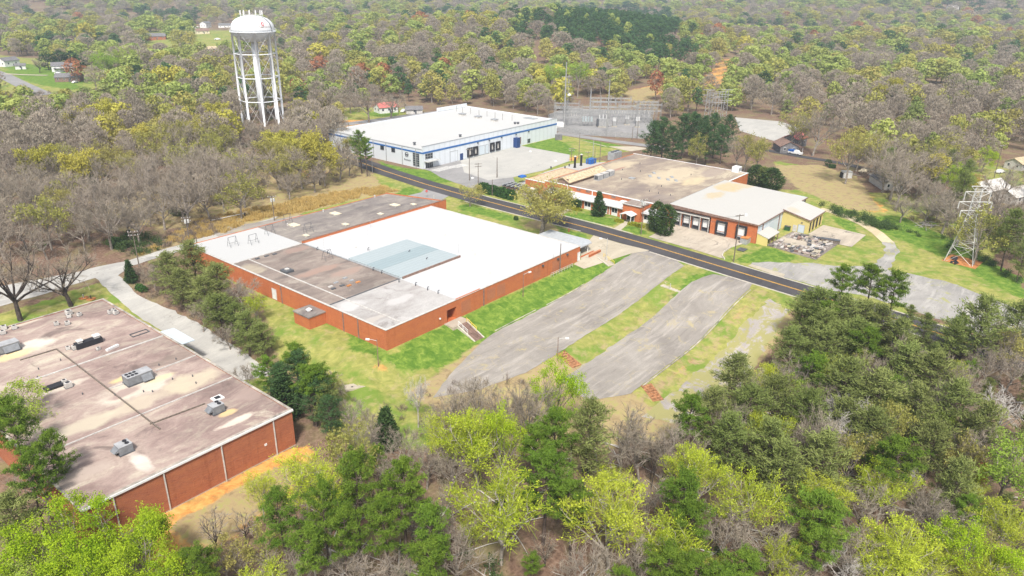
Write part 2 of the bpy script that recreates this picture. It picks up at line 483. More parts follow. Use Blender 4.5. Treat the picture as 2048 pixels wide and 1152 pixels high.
M['cream'] = plain("cream_panel", (0.68, 0.60, 0.44), 0.6)
M['grey'] = plain("galvanised_grey", (0.36, 0.37, 0.38), 0.5, 0.2)
M['steel'] = plain("pale_galvanised_steel", (0.50, 0.50, 0.48), 0.5, 0.1)
M['dgrey'] = plain("dark_grey_metal", (0.10, 0.105, 0.115), 0.5, 0.1)
M['black'] = plain("black_rubber", (0.025, 0.025, 0.03), 0.7)
M['glass'] = plain("dark_window_glass", (0.025, 0.032, 0.04), 0.12, 0.0, 0.1, 0.5, 0.8)
M['pale_glass'] = plain("pale_window_blind", (0.45, 0.48, 0.5), 0.25, spec=0.6)
M['wood'] = plain("weathered_pole_wood", (0.17, 0.14, 0.115), 0.9, var=0.25, vs=3)
M['concrete'] = asphalt("tan_concrete", (0.38, 0.335, 0.255), (0.47, 0.415, 0.325), (0.22, 0.2, 0.16), None, 0.35, 0.012)
M['concrete_old'] = asphalt("stained_concrete", (0.36, 0.31, 0.25), (0.47, 0.41, 0.33), (0.12, 0.11, 0.1), ((0.20, 0.18, 0.12), 0.62), 0.5, 0.02)
M['roof_edge'] = plain("weathered_roof_edge", (0.40, 0.36, 0.31), 0.8, var=0.3, vs=0.5)
M['rubble'] = asphalt("rubble_strewn_floor", (0.13, 0.115, 0.105), (0.30, 0.255, 0.22), (0.06, 0.05, 0.05), ((0.40, 0.35, 0.30), 0.55), 0.8, 0.06)
M['kerb'] = plain("kerb_concrete", (0.50, 0.46, 0.39), 0.9)
M['road'] = asphalt("dark_road_asphalt", (0.060, 0.057, 0.060), (0.085, 0.08, 0.083), (0.04, 0.04, 0.045), None, 0.3, 0.01, 1.5)
M['lot'] = asphalt("grey_cracked_asphalt", (0.235, 0.213, 0.19), (0.325, 0.298, 0.265), (0.36, 0.31, 0.21), ((0.37, 0.32, 0.19), 0.585), 0.9, 0.02)
M['lot_old'] = asphalt("broken_asphalt", (0.28, 0.255, 0.24), (0.38, 0.345, 0.315), (0.36, 0.32, 0.14), ((0.29, 0.272, 0.10), 0.46), 0.6, 0.05)
M['lot_new'] = asphalt("grey_yard_asphalt", (0.23, 0.225, 0.22), (0.29, 0.28, 0.275), (0.15, 0.15, 0.15), None, 0.4, 0.01)
M['yard'] = asphalt("pale_concrete_yard", (0.37, 0.36, 0.335), (0.43, 0.415, 0.38), (0.25, 0.24, 0.22), None, 0.3, 0.008)
M['lane'] = asphalt("pale_grey_lane", (0.34, 0.33, 0.31), (0.45, 0.435, 0.40), (0.2, 0.19, 0.17), ((0.40, 0.35, 0.26), 0.64), 0.5, 0.012)
M['gravel'] = asphalt("grey_gravel", (0.255, 0.245, 0.232), (0.37, 0.352, 0.325), (0.2, 0.2, 0.19), ((0.31, 0.31, 0.12), 0.565), 0.7, 0.01)
M['dirt'] = asphalt("tan_dirt_track", (0.48, 0.40, 0.26), (0.58, 0.50, 0.34), (0.4, 0.34, 0.2), None, 0.5, 0.01)
M['yline'] = plain("yellow_road_paint", (0.68, 0.38, 0.06), 0.7)
M['wline'] = plain("white_road_paint", (0.75, 0.74, 0.70), 0.7)
M['clayred'] = plain("red_clay", (0.50, 0.21, 0.07), 0.95, var=0.25, vs=0.8)
M['red'] = plain("red_paint", (0.5, 0.035, 0.03), 0.5)
M['redroof'] = plain("red_metal_roof", (0.55, 0.16, 0.14), 0.5, var=0.1)
M['shingle'] = plain("grey_shingle", (0.17, 0.165, 0.17), 0.9, var=0.2)
M['shingle_br'] = plain("brown_shingle", (0.23, 0.15, 0.12), 0.9, var=0.2)
M['green'] = plain("dark_green_paint", (0.03, 0.09, 0.04), 0.5)
M['tarp'] = plain("blue_tarp", (0.02, 0.12, 0.42), 0.5, var=0.3)
M['yellowrail'] = plain("yellow_rail_paint", (0.70, 0.50, 0.08), 0.5)
M['tanboard'] = plain("tan_roof_gravel", (0.50, 0.40, 0.26), 0.9, var=0.2)
M['steel_dull'] = plain("dull_grey_steel", (0.30, 0.30, 0.295), 0.6, 0.1)
M['brick_patch'] = brick("patched_brick", (0.40, 0.13, 0.06), (0.34, 0.10, 0.045), (0.42, 0.22, 0.14), (0.5, 0.2, 0.09))
M['canopy_grey'] = plain("grey_canopy_sheet", (0.40, 0.42, 0.44), 0.5, var=0.08)
M['unit_grey'] = plain("dull_unit_grey", (0.20, 0.21, 0.225), 0.5, 0.1)
M['unit_top'] = plain("paler_unit_top", (0.36, 0.365, 0.375), 0.5)  # top panels are a paler grey than the cabinets
M['rust_step'] = plain("rusty_brick_step", (0.36, 0.175, 0.085), 0.9, var=0.3, vs=2.0)
M['deb'] = plain("grey_slab", (0.42, 0.38, 0.35), 0.95, var=0.35, vs=0.7)
M['pink'] = plain("pinkish_slab", (0.46, 0.37, 0.33), 0.95, var=0.3, vs=0.7)
M['bark_grey'] = plain("grey_bark", (0.27, 0.235, 0.20), 0.95, var=0.3, vs=2)
M['bark_pale'] = plain("pale_bark", (0.36, 0.325, 0.275), 0.95, var=0.25, vs=2)
M['bark_pine'] = plain("pine_bark", (0.115, 0.085, 0.07), 0.95, var=0.3, vs=2)
M['bark_dark'] = plain("dark_bark", (0.085, 0.068, 0.058), 0.95, var=0.3, vs=2)
M['bark_white'] = plain("bleached_dead_wood", (0.42, 0.39, 0.36), 0.95, var=0.2, vs=2)

# foliage
L = {}
L['pine'] = leaf_mat("loblolly_needles", (0.042, 0.092, 0.012), (0.23, 0.33, 0.045), (0.12, 0.22, 0.03), 0.25, 0.5)
L['grove'] = leaf_mat("dark_blue_green_needles", (0.030, 0.068, 0.028), (0.10, 0.175, 0.062), (0.065, 0.125, 0.045), 0.2, 0.6)
L['brushwood'] = leaf_mat("dull_brush_twigs", (0.13, 0.10, 0.078), (0.26, 0.21, 0.165), None, 0.0)
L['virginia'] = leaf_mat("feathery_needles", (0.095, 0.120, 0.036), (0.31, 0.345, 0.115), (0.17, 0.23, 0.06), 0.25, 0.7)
L['cedar'] = leaf_mat("dark_scale_leaves", (0.028, 0.06, 0.022), (0.085, 0.135, 0.045), (0.04, 0.09, 0.035), 0.15, 0.5)
L['poplar'] = leaf_mat("yellow_green_leaves", (0.32, 0.42, 0.03), (0.60, 0.68, 0.07), (0.52, 0.52, 0.08), 0.4, 0.5)
L['fresh'] = leaf_mat("fresh_green_leaves", (0.15, 0.27, 0.03), (0.38, 0.54, 0.09), (0.40, 0.46, 0.09), 0.4, 0.7)
L['lime'] = leaf_mat("bright_lime_leaves", (0.16, 0.30, 0.012), (0.42, 0.56, 0.03), (0.42, 0.50, 0.04), 0.4, 0.5)
L['oak'] = leaf_mat("olive_buds", (0.23, 0.235, 0.06), (0.42, 0.42, 0.11), (0.42, 0.355, 0.12), 0.35, 0.6)
L['gold'] = leaf_mat("golden_catkins", (0.33, 0.315, 0.05), (0.53, 0.505, 0.10), (0.46, 0.40, 0.09), 0.35, 0.6)
L['maple'] = leaf_mat("rusty_red_buds", (0.28, 0.12, 0.065), (0.46, 0.21, 0.11), (0.40, 0.20, 0.09), 0.35, 0.6)
L['bare'] = leaf_mat("grey_twigs", (0.225, 0.192, 0.148), (0.385, 0.335, 0.262), (0.335, 0.28, 0.23), 0.15, 0.6)
L['fresh_far'] = leaf_mat("soft_spring_leaves", (0.20, 0.265, 0.065), (0.40, 0.48, 0.14), (0.42, 0.44, 0.13), 0.4, 0.7)
L['dead'] = leaf_mat("bleached_twigs", (0.42, 0.39, 0.35), (0.58, 0.55, 0.51), None, 0.0)
L['shrub'] = leaf_mat("clipped_dark_leaves", (0.022, 0.065, 0.018), (0.08, 0.16, 0.04), (0.05, 0.11, 0.025), 0.15, 0.4)
L['yshrub'] = leaf_mat("yellow_green_clipped_leaves", (0.20, 0.22, 0.02), (0.38, 0.38, 0.04), None, 0.2)
L['holly'] = leaf_mat("glossy_dark_leaves", (0.035, 0.065, 0.022), (0.12, 0.17, 0.06), (0.07, 0.13, 0.035), 0.2, 0.5)
L['straw'] = leaf_mat("dry_straw", (0.42, 0.30, 0.10), (0.62, 0.47, 0.20), (0.52, 0.36, 0.12), 0.25, 0.6)
L['blossom'] = leaf_mat("pink_blossom", (0.35, 0.2, 0.24), (0.5, 0.32, 0.36), None, 0.2)

def ground_mat():
    m, t, out = new_mat("ground_cover")
    p = pos(t)
    at = N(t, "ShaderNodeVertexColor", layer_name="cover")
    sp = t.nodes.new("ShaderNodeSeparateColor"); t.links.new(at.outputs["Color"], sp.inputs[0])
    wob = noise(t, p, 0.35, 8, 0.7, 0.5)
    f = noise(t, p, 1.6, 7, 0.7); g = noise(t, p, 0.14, 7, 0.62, 0.4); v = noise(t, p, 0.5, 8, 0.7, 0.6)
    far = noise(t, p, 0.012, 6, 0.6)
    lit = ramp(t, f, [(0.3, (0.085, 0.052, 0.036)), (0.5, (0.17, 0.108, 0.076)), (0.7, (0.28, 0.188, 0.135))])
    lit = mix(t, ramp(t, g, [(0.48, 0.0), (0.66, 0.65)]), lit, (0.22, 0.21, 0.09))
    lit = mix(t, ramp(t, far, [(0.5, 0.0), (0.7, 0.5)]), lit, (0.28, 0.23, 0.15))
    lush = ramp(t, v, [(0.30, (0.055, 0.125, 0.016)), (0.46, (0.105, 0.185, 0.027)), (0.60, (0.19, 0.27, 0.045)), (0.74, (0.31, 0.32, 0.10))])
    lush = mix(t, ramp(t, f, [(0.35, 0.4), (0.6, 0.0)]), lush, (0.05, 0.12, 0.012))
    dull = ramp(t, v, [(0.3, (0.15, 0.175, 0.04)), (0.48, (0.245, 0.25, 0.068)), (0.66, (0.345, 0.33, 0.10)), (0.8, (0.40, 0.35, 0.15))])
    dull = mix(t, ramp(t, g, [(0.40, 0.8), (0.52, 0.0)]), dull, (0.125, 0.21, 0.03))
    clay = ramp(t, v, [(0.28, (0.20, 0.14, 0.06)), (0.42, (0.48, 0.22, 0.065)), (0.56, (0.60, 0.33, 0.10)), (0.68, (0.56, 0.40, 0.15)), (0.78, (0.24, 0.24, 0.07))])
    clay = mix(t, ramp(t, g, [(0.52, 0.0), (0.64, 0.8)]), clay, (0.23, 0.215, 0.085))
    dry = ramp(t, v, [(0.3, (0.20, 0.15, 0.08)), (0.5, (0.34, 0.26, 0.14)), (0.64, (0.30, 0.29, 0.10)), (0.78, (0.46, 0.36, 0.19))])
    dull = mix(t, ramp(t, noise(t, p, 0.4, 8, 0.72, 0.4), [(0.52, 0.0), (0.66, 0.75)]), dull, (0.36, 0.295, 0.15))
    c = lit
    for s, col in ((sp.outputs[1], dull), (sp.outputs[0], lush), (sp.outputs[2], clay), (at.outputs["Alpha"], dry)):
        fac = mth(t, 'ADD', s, mth(t, 'MULTIPLY', mth(t, 'SUBTRACT', wob, 0.5), 1.5))
        c = mix(t, ramp(t, fac, [(0.38, 0.0), (0.60, 1.0)]), c, col)
    bsdf(t, out, c, 0.97, 0, 0.1, f, 0.5)
    return m
M['ground'] = ground_mat()
# ------------------------------------------------------------------ tree shapes
class Tree:
    """collects wood tubes and leaf faces as arrays"""
    def __init__(self, seed):
        self.r = np.random.default_rng(seed)
        self.wood = MB(); self.lv = []; self.lt = []; self.fine = MB()
    def limb(self, path, r0, r1, s, fine=False, t=0.5):
        (self.fine if fine else self.wood).tube(path, list(np.linspace(r0, r1, len(path))), s, cap=False, t=t)
    def leaves(self, c, n, spread, size, asp=1.0, up=0.0, tint=None, dirn=None):
        r = self.r
        P = np.asarray(c) + r.normal(0, 1, (n, 3)) * np.array([spread, spread, spread * 0.7])
        a = r.normal(0, 1, (n, 3))
        if dirn is not None: a = a * 0.55 + np.asarray(dirn)
        a[:, 2] += up
        a /= np.linalg.norm(a, axis=1)[:, None] + 1e-9
        b = np.cross(a, r.normal(0, 1, (n, 3))); b /= np.linalg.norm(b, axis=1)[:, None] + 1e-9
        s = size * r.uniform(0.7, 1.3, (n, 1))
        h = a * s * 0.5; g = b * s * 0.5 * asp
        self.lv.append(np.stack([P - h - g, P + h - g * .6, P + h + g * .6, P - h + g], 1))
        self.lt.append(np.clip((r.uniform(0, 1) if tint is None else tint) * 0.6 + r.uniform(0, 0.4, n), 0, 1))
    def leaf_mb(self):
        mb = self.fine
        if self.lv:
            q = np.concatenate(self.lv).reshape(-1, 3); t = np.concatenate(self.lt)
            n0 = len(mb.v)
            mb.v.extend(map(tuple, q.tolist()))
            n = len(t)
            mb.f.extend([(n0 + 4 * i, n0 + 4 * i + 1, n0 + 4 * i + 2, n0 + 4 * i + 3) for i in range(n)])
            mb.t.extend(t.tolist())
        return mb

def wob_path(r, a, d, L, n, bend, trop):
    p = [np.array(a, float)]; d = np.array(d, float); d /= np.linalg.norm(d)
    for _ in range(n):
        d = d + r.normal(0, bend, 3) + np.array([0, 0, trop]); d /= np.linalg.norm(d)
        p.append(p[-1] + d * L / n)
    return p, d

def perp(r, d, ang):
    q = np.cross(d, r.normal(0, 1, 3)); q /= np.linalg.norm(q) + 1e-9
    v = d * math.cos(ang) + q * math.sin(ang)
    return v / np.linalg.norm(v)

def broadleaf(seed, H, R, fork=0.35, leaf=0, lsize=0.35, lspread=0.45, nl=(7, 6, 6), tw=True, top=False, narrow=1.0, lod=0, trunk_r=None, edge=0.45):
    """forked hardwood: trunk, limbs, branches, fine twigs; leaf = leaf faces for each twig end"""
    T = Tree(seed); r = T.r
    tr = trunk_r or H * 0.016
    P, d = wob_path(r, (0, 0, -0.4), (0, 0, 1), H * fork + .4, 4, 0.05, 0.0)
    T.limb(P, tr * 1.25, tr * 0.85, 7 if lod == 0 else 5)
    def env(p):   # distance inside an egg-shaped crown
        zc = H * (0.5 + fork * 0.35); hz = H - zc
        return math.hypot(p[0], p[1]) ** 2 / R ** 2 + ((p[2] - zc) / hz) ** 2
    n1 = nl[0] if lod == 0 else max(4, nl[0] - 2)
    ends = []
    a0 = r.uniform(0, 6.28)
    for i in range(n1):
        lead = i == 0
        a = a0 + i * 2.4 + r.normal(0, 0.3)
        tilt = (0.06 if lead else r.uniform(0.3, 0.95)) * narrow
        dv = np.array([math.cos(a) * math.sin(tilt), math.sin(a) * math.sin(tilt), math.cos(tilt)])
        st = np.array(P[-1]) if i < 4 else np.array(P[-2]) * r.uniform(0.2, 0.6) + np.array(P[-1]) * 0.5
        st = st if i < 4 else np.array(P[-1]) * r.uniform(0.62, 1.0) + np.array([0, 0, 0])
        if i >= 4: st[0] = P[-1][0]; st[1] = P[-1][1]
        Lh = (H - st[2]) * 0.92
        L1 = min(Lh / max(0.35, math.cos(tilt)), math.hypot(R * 0.95, Lh * 0.6)) * r.uniform(0.85, 1.05)
        p1, d1 = wob_path(r, st, dv, L1, 5, 0.13, 0.05)
        T.limb(p1, tr * 0.6, tr * 0.12, 5 if lod == 0 else 4)
        for j in range(nl[1]):
            u = 0.28 + 0.72 * (j + r.uniform(0, 1)) / nl[1]
            k = min(4, int(u * 5)); s2 = np.array(p1[k]) * (1 - (u * 5 - k)) + np.array(p1[min(5, k + 1)]) * (u * 5 - k) if k < 5 else np.array(p1[5])
            dd = np.array(p1[min(5, k + 1)]) - np.array(p1[k]); dd /= np.linalg.norm(dd) + 1e-9
            L2 = L1 * r.uniform(0.26, 0.5) * (1.15 - 0.55 * u)
            p2, d2 = wob_path(r, s2, perp(r, dd, r.uniform(0.5, 1.1)), L2, 3, 0.18, 0.09)
            if env(p2[-1]) > 1.25: p2 = [p2[0] + (q - p2[0]) * 0.6 for q in p2]
            T.limb(p2, tr * 0.2, tr * 0.06, 4 if lod == 0 else 3)
            for m in range(nl[2]):
                v = 0.25 + 0.75 * (m + r.uniform(0, 1)) / nl[2]
                k2 = min(2, int(v * 3)); s3 = np.array(p2[k2]) + (np.array(p2[k2 + 1]) - np.array(p2[k2])) * (v * 3 - k2)
                L3 = L2 * r.uniform(0.3, 0.6)
                p3, d3 = wob_path(r, s3, perp(r, d2, r.uniform(0.4, 1.0)), L3, 2, 0.2, 0.12)
                ends.append((p3[-1], d3, L3, p3))
    wr = 0.032 if lod == 0 else 0.05
    for p, d, L3, p3 in ends:
        tone = r.uniform(0, 1)
        if tw:
            T.limb(p3, wr, wr * 0.5, 3, True, tone * 0.8)
            if tw > 1:
                for q in range(int(tw)):
                    pp, _ = wob_path(r, p3[1] + (p3[2] - p3[1]) * r.uniform(-0.8, 0.9), perp(r, d, r.uniform(0.3, 1.0)), L3 * r.uniform(0.5, 0.9) + 0.25, 1, 0.2, 0.1)
                    T.limb(pp, wr * 0.8, wr * 0.4, 3, True, r.uniform(0, 1))
        if leaf:
            e = env(p)
            if top and r.uniform() > np.clip((p[2] / H - 0.30) * 1.7, 0.08, 1): continue
            if e < edge * r.uniform(0.5, 1.3): continue
            T.leaves(p, leaf, lspread, lsize, 0.8, 0.0, tone)
    return T

def pine(seed, H, R, base=0.4, nb=46, tuft=5, tn=12, feather=False, lod=0, shape=1.0, droop=0.0):
    T = Tree(seed); r = T.r
    tr = H * 0.0135
    P, d = wob_path(r, (0, 0, -0.4), (0, 0, 1), H + .4, 7, 0.03, 0.02)
    T.limb(P, tr * 1.2, 0.03, 6 if lod == 0 else 4)
    P = np.array(P)
    def at(z):
        k = np.clip((z + .4) / (H + .4) * 7, 0, 6.999); i = int(k)
        return P[i] + (P[i + 1] - P[i]) * (k - i)
    a = r.uniform(0, 6.28)
    for i in range(nb):
        u = (i + r.uniform(0, 0.8)) / nb
        z = H * (base + (0.985 - base) * u)
        a += 2.4 + r.normal(0, 0.35)
        prof = (math.sin(math.pi * min(1, 0.20 + 0.80 * u)) ** 0.75 if shape == 1 else (1 - u) ** 0.75 * min(1, 0.35 + 3 * u))
        L = R * max(0.13, prof) * r.uniform(0.55, 1.15)
        el = (0.15 + 0.75 * u - droop) + r.normal(0, 0.12)
        dv = np.array([math.cos(a) * math.cos(el), math.sin(a) * math.cos(el), math.sin(el)])
        pb, db = wob_path(r, at(z), dv, L, 3, 0.12, 0.05 if not feather else -0.03)
        T.limb(pb, 0.02 + L * 0.016, 0.02, 4 if lod == 0 else 3)
        nt = max(2, int(round(tuft * (0.55 + L / R))))
        tone = r.uniform(0, 1)
        for j in range(nt):
            v = 0.30 + 0.72 * (j + r.uniform(0, 1)) / nt
            k = min(2, int(v * 3)); c = pb[k] + (pb[k + 1] - pb[k]) * (min(v, 1.0) * 3 - k)
            side = np.cross(db, [0, 0, 1.0]); side /= np.linalg.norm(side) + 1e-9
            c = c + side * r.normal(0, L * 0.20 * (1.25 - v)) + np.array([0, 0, r.normal(0.1, 0.12)])
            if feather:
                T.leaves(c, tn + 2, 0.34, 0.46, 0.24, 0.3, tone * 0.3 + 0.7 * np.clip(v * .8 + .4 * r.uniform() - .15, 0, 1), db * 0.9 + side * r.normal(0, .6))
            else:
                T.leaves(c, tn, 0.27, 0.46, 0.18, 0.75, tone * 0.35 + 0.65 * r.uniform())
    return T

def cone_tree(seed, H, R, n=900, size=0.5, round_=False, base=0.04):
    """dense evergreen: stem and short sprays packed through the crown's volume"""
    T = Tree(seed); r = T.r
    T.limb([(0, 0, -0.3), (0, 0, H * 0.5), (0, 0, H * 0.95)], H * 0.02 + 0.04, 0.03, 5)
    lobes = [(r.uniform(0, 6.28), r.uniform(0.1, 0.9), r.uniform(0.75, 1.15)) for _ in range(14)]
    k = 0
    while k < n:
        u = r.uniform(0, 1) ** (1.25 if not round_ else 1.0); a = r.uniform(0, 6.28)
        prof = (math.sin(math.pi * (0.12 + 0.86 * u)) ** 0.6) if round_ else (1 - u) ** 0.7 * min(1, 0.55 + 3.5 * u)
        w = 1.0
        for la, lu, lw in lobes:
            da = (a - la + math.pi) % (2 * math.pi) - math.pi
            w = w + (lw - 1) * math.exp(-(da / 0.5) ** 2 - ((u - lu) / 0.16) ** 2) * 1.6
        rr = R * prof * w * math.sqrt(r.uniform(0.25, 1.0))
        c = (rr * math.cos(a), rr * math.sin(a), H * (base + (1 - base) * u))
        T.leaves(c, 4, size * 0.45, size, 0.45, 0.35, None, (math.cos(a) * .8, math.sin(a) * .8, 0.3)); k += 4
    return T

PROTO = {}     # kind -> list of (trunk mesh, crown mesh, nominal H, nominal R)
FARP = {}      # kind -> list of joined mesh objects for the wood mass

def reg(kind_, T, bark, leafm, H, R, far=False):
    lm = T.leaf_mb()
    if not far:
        PROTO.setdefault(kind_, []).append((T.wood.mesh("trunk", M[bark]), lm.mesh("crown", L[leafm], tint=True), H, R))
    j = MB(); j.add(T.wood.v, T.wood.f); nw = len(j.f)
    j.add(lm.v, lm.f); j.t = [0.5] * nw + list(lm.t)
    me = j.mesh("woodland_tree", M[bark], tint=True)
    me.materials.append(L[leafm])
    mi = np.zeros(len(j.f), np.int32); mi[nw:] = 1
    me.polygons.foreach_set("material_index", mi)
    FARP.setdefault(kind_ + ("_far" if far else ""), []).append((me, H, R))

for s in range(3):
    reg('pine', pine(10 + s, 18, 4.4, 0.46 + 0.05 * s, 32, 4, 40), 'bark_pine', 'pine', 18, 4.4)
    reg('grove', pine(15 + s, 16, 5.0, 0.20, 60, 5, 16), 'bark_pine', 'grove', 16, 5.0)
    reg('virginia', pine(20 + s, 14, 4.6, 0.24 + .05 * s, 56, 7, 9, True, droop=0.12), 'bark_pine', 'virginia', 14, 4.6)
    reg('poplar', broadleaf(30 + s, 18, 4.4, 0.26, 8, 0.185, 0.34, (12, 7, 7), 2, True, 0.60, edge=0.35, trunk_r=.2), 'bark_pale', 'poplar', 18, 4.4)
    reg('fresh', broadleaf(40 + s, 16, 4.8, 0.32, 19, 0.20, 0.38, (9, 7, 6), 1, False, 0.85, edge=0.3, trunk_r=.2), 'bark_grey', 'fresh', 16, 4.8)
    reg('lime', broadleaf(45 + s, 14, 5.2, 0.30, 26, 0.165, 0.36, (10, 7, 7), 1, False, 1.0, edge=0.35, trunk_r=.18), 'bark_grey', 'lime', 14, 5.2)
    reg('oak', broadleaf(50 + s, 16, 6.0, 0.32, 5, 0.34, 0.55, (9, 7, 7), 2, False, 1.05), 'bark_grey', 'oak', 16, 6.0)
    reg('bare', broadleaf(60 + s, 16, 5.4, 0.30, 0, nl=(9, 7, 7), tw=3, narrow=1.0), 'bark_grey', 'bare', 16, 5.4)
for s in range(2):
    reg('gold', broadleaf(70 + s, 15, 6.4, 0.30, 12, 0.36, 0.5, (9, 7, 6), 1, False, 1.1, edge=0.2), 'bark_dark', 'gold', 15, 6.4)
    reg('maple', broadleaf(80 + s, 14, 4.8, 0.32, 8, 0.32, 0.45, (8, 6, 6), 2), 'bark_grey', 'maple', 14, 4.8)
    reg('dead', broadleaf(90 + s, 13, 4.6, 0.34, 0, nl=(8, 7, 6), tw=2), 'bark_white', 'dead', 13, 4.6)
    reg('cedar', cone_tree(100 + s, 8, 2.3, 3000, 0.42), 'bark_dark', 'cedar', 8, 2.3)
    reg('holly', cone_tree(110 + s, 8, 3.2, 3600, 0.42, True), 'bark_dark', 'holly', 8, 3.2)
    reg('sapling', broadleaf(120 + s, 9, 2.2, 0.25, 0, nl=(7, 5, 4), tw=2, narrow=0.7), 'bark_dark', 'bare', 9, 2.2)
    reg('openoak', broadleaf(130 + s, 14, 6.6, 0.26, 0, nl=(8, 7, 6), tw=3, narrow=1.2, trunk_r=0.36), 'bark_dark', 'bare', 14, 6.6)
    reg('streettree', broadleaf(140 + s, 19, 6.0, 0.20, 7, 0.30, 0.5, (12, 8, 7), 3, False, 0.8, trunk_r=0.42, edge=.2), 'bark_grey', 'oak', 19, 6.0)
# light versions for the far wood mass: trunk, a few limbs and a crown of many leafy puffs
def crown(seed, H, R, base=0.28, puffs=15, per=30, size=1.0, asp=0.8, flat=1.0, cone=0.0, feather=False):
    T = Tree(seed); r = T.r
    tr = H * 0.016
    P, d = wob_path(r, (0, 0, -0.5), (0, 0, 1), H * .72, 4, 0.05, 0.0)
    T.limb(P, tr * 1.2, tr * .4, 5)
    for i in range(puffs):
        u = (i + r.uniform(0, 1)) / puffs
        zz = H * (base + (0.90 - base) * u)
        prof = math.sin(math.pi * (0.22 + 0.68 * u)) * (1 - cone * u)
        a = i * 2.4 + r.normal(0, .3); q = R * prof * math.sqrt(r.uniform(0.15, 0.62)) if u < .93 else R * .1
        c = np.array([q * math.cos(a), q * math.sin(a), zz])
        pr = R * r.uniform(.30, .46) * (1 - .35 * cone * u)
        k = min(3, int(zz * .8 / (H * .72 + .01) * 4)); st = P[k]
        T.limb([st, (st + c) / 2 + r.normal(0, .2, 3), c], tr * .35, tr * .1, 3)
        tone = r.uniform(0, 1)
        n = r.normal(0, 1, (per, 3)); n /= np.linalg.norm(n, axis=1)[:, None]
        n[:, 2] = np.where(n[:, 2] < -.35, -n[:, 2], n[:, 2])
        pts_ = c + n * pr * np.array([1, 1, .8 * flat]) * r.uniform(.72, 1.08, (per, 1))
        nn = n + r.normal(0, .45, (per, 3)); nn /= np.linalg.norm(nn, axis=1)[:, None]
        b = np.cross(nn, r.normal(0, 1, (per, 3))); b /= np.linalg.norm(b, axis=1)[:, None] + 1e-9
        a2 = np.cross(nn, b)
        if feather:
            a2 = nn + np.array([0, 0, .7]); a2 /= np.linalg.norm(a2, axis=1)[:, None]; b = np.cross(a2, b); b /= np.linalg.norm(b, axis=1)[:, None] + 1e-9
        s_ = size * r.uniform(.6, 1.3, (per, 1)) * .5
        h = a2 * s_; g = b * s_ * asp
        T.lv.append(np.stack([pts_ - h - g * .7, pts_ + h - g, pts_ + h * .8 + g, pts_ - h + g], 1))
        T.lt.append(np.clip(tone * .7 + .05 + r.uniform(0, .25, per), 0, 1))
    return T
for s in range(4):
    reg('bare', crown(200 + s, 16, 6.0, .30, 22, 80, 0.85, .20, feather=True), 'bark_grey', 'bare', 16, 6.0, True)
    reg('oak', crown(210 + s, 15, 6.4, .26, 18, 40, 0.85, .65), 'bark_grey', 'oak', 15, 6.4, True)
    reg('fresh', crown(220 + s, 16, 5.8, .24, 17, 48, 0.85, .8), 'bark_grey', 'fresh_far', 16, 5.8, True)
for s in range(3):
    reg('pine', crown(230 + s, 18, 4.8, .40, 15, 40, 0.85, .5, .8, .35), 'bark_pine', 'grove', 18, 4.8, True)
reg('virginia', crown(240, 15, 5.0, .25, 16, 40, 0.85, .45, .8, .4), 'bark_pine', 'virginia', 15, 5.0, True)
reg('gold', crown(250, 14, 6.2, .24, 18, 44, 0.85, .8), 'bark_grey', 'gold', 14, 6.2, True)
reg('maple', crown(260, 13, 5, .28, 15, 40, 0.8, .6), 'bark_grey', 'maple', 13, 5, True)
reg('cedar', cone_tree(270, 11, 3.6, 500, 0.9, True, 0.1), 'bark_dark', 'cedar', 11, 3.6, True)

# low growth
def brush(seed, H=1.6, n=16, leaf=0, size=0.25):
    T = Tree(seed); r = T.r
    for i in range(n):
        a = r.uniform(0, 6.28); tl = r.uniform(0.1, 0.9)
        p, d = wob_path(r, (r.normal(0, .35), r.normal(0, .35), -0.1), (math.cos(a) * tl, math.sin(a) * tl, 1), H * r.uniform(0.5, 1.1), 2, 0.25, -0.05)
        T.limb(p, 0.028, 0.012, 3, True, r.uniform(0, 1))
        for _ in range(2):
            q, _d = wob_path(r, p[1], perp(r, d, 0.8), H * 0.4, 1, .2, 0)
            T.limb(q, 0.018, 0.01, 3, True, r.uniform(0, 1))
        if leaf: T.leaves(p[-1], leaf, 0.35, size, 0.6)
    return T
FARP_MISC = {}
def regm(k, T, leafm):
    me = T.leaf_mb().mesh("brush_tuft", L[leafm], tint=True)
    FARP_MISC.setdefault(k, []).append((me, 1.0, 1.0))
for s in range(3):
    regm('brush', brush(300 + s), 'brushwood')
    regm('greenbrush', brush(310 + s, 1.3, 12, 12, 0.22), 'holly')
    T = Tree(320 + s)
    for _ in range(26):
        a = T.r.uniform(0, 6.28)
        T.leaves((T.r.normal(0, .5), T.r.normal(0, .5), 0.35), 4, 0.18, 0.8, 0.10, 1.6, None, (0, 0, 1.2))
    regm('straw', T, 'straw')
    T = Tree(330 + s)
    for i in range(3):
        a = T.r.uniform(0, 6.28); l = T.r.uniform(2, 5)
        T.limb([(0, 0, .12), (math.cos(a) * l * .5, math.sin(a) * l * .5, .3), (math.cos(a) * l, math.sin(a) * l, .15)], .10, .04, 4, True, T.r.uniform(0.0, .6))
    regm('fallen', T, 'dead')
# ------------------------------------------------------------------ ground, roads, paved sheets
def inside(x, y, poly):
    x = np.asarray(x, float); y = np.asarray(y, float)
    c = np.zeros(x.shape, bool); n = len(poly); j = n - 1
    for i in range(n):
        xi, yi = poly[i]; xj, yj = poly[j]
        k = ((yi > y) != (yj > y)) & (x < (xj - xi) * (y - yi) / (yj - yi + 1e-12) + xi)
        c ^= k; j = i
    return c

def wp(*px):
    return [gnd(a, b)[:2] for a, b in px]

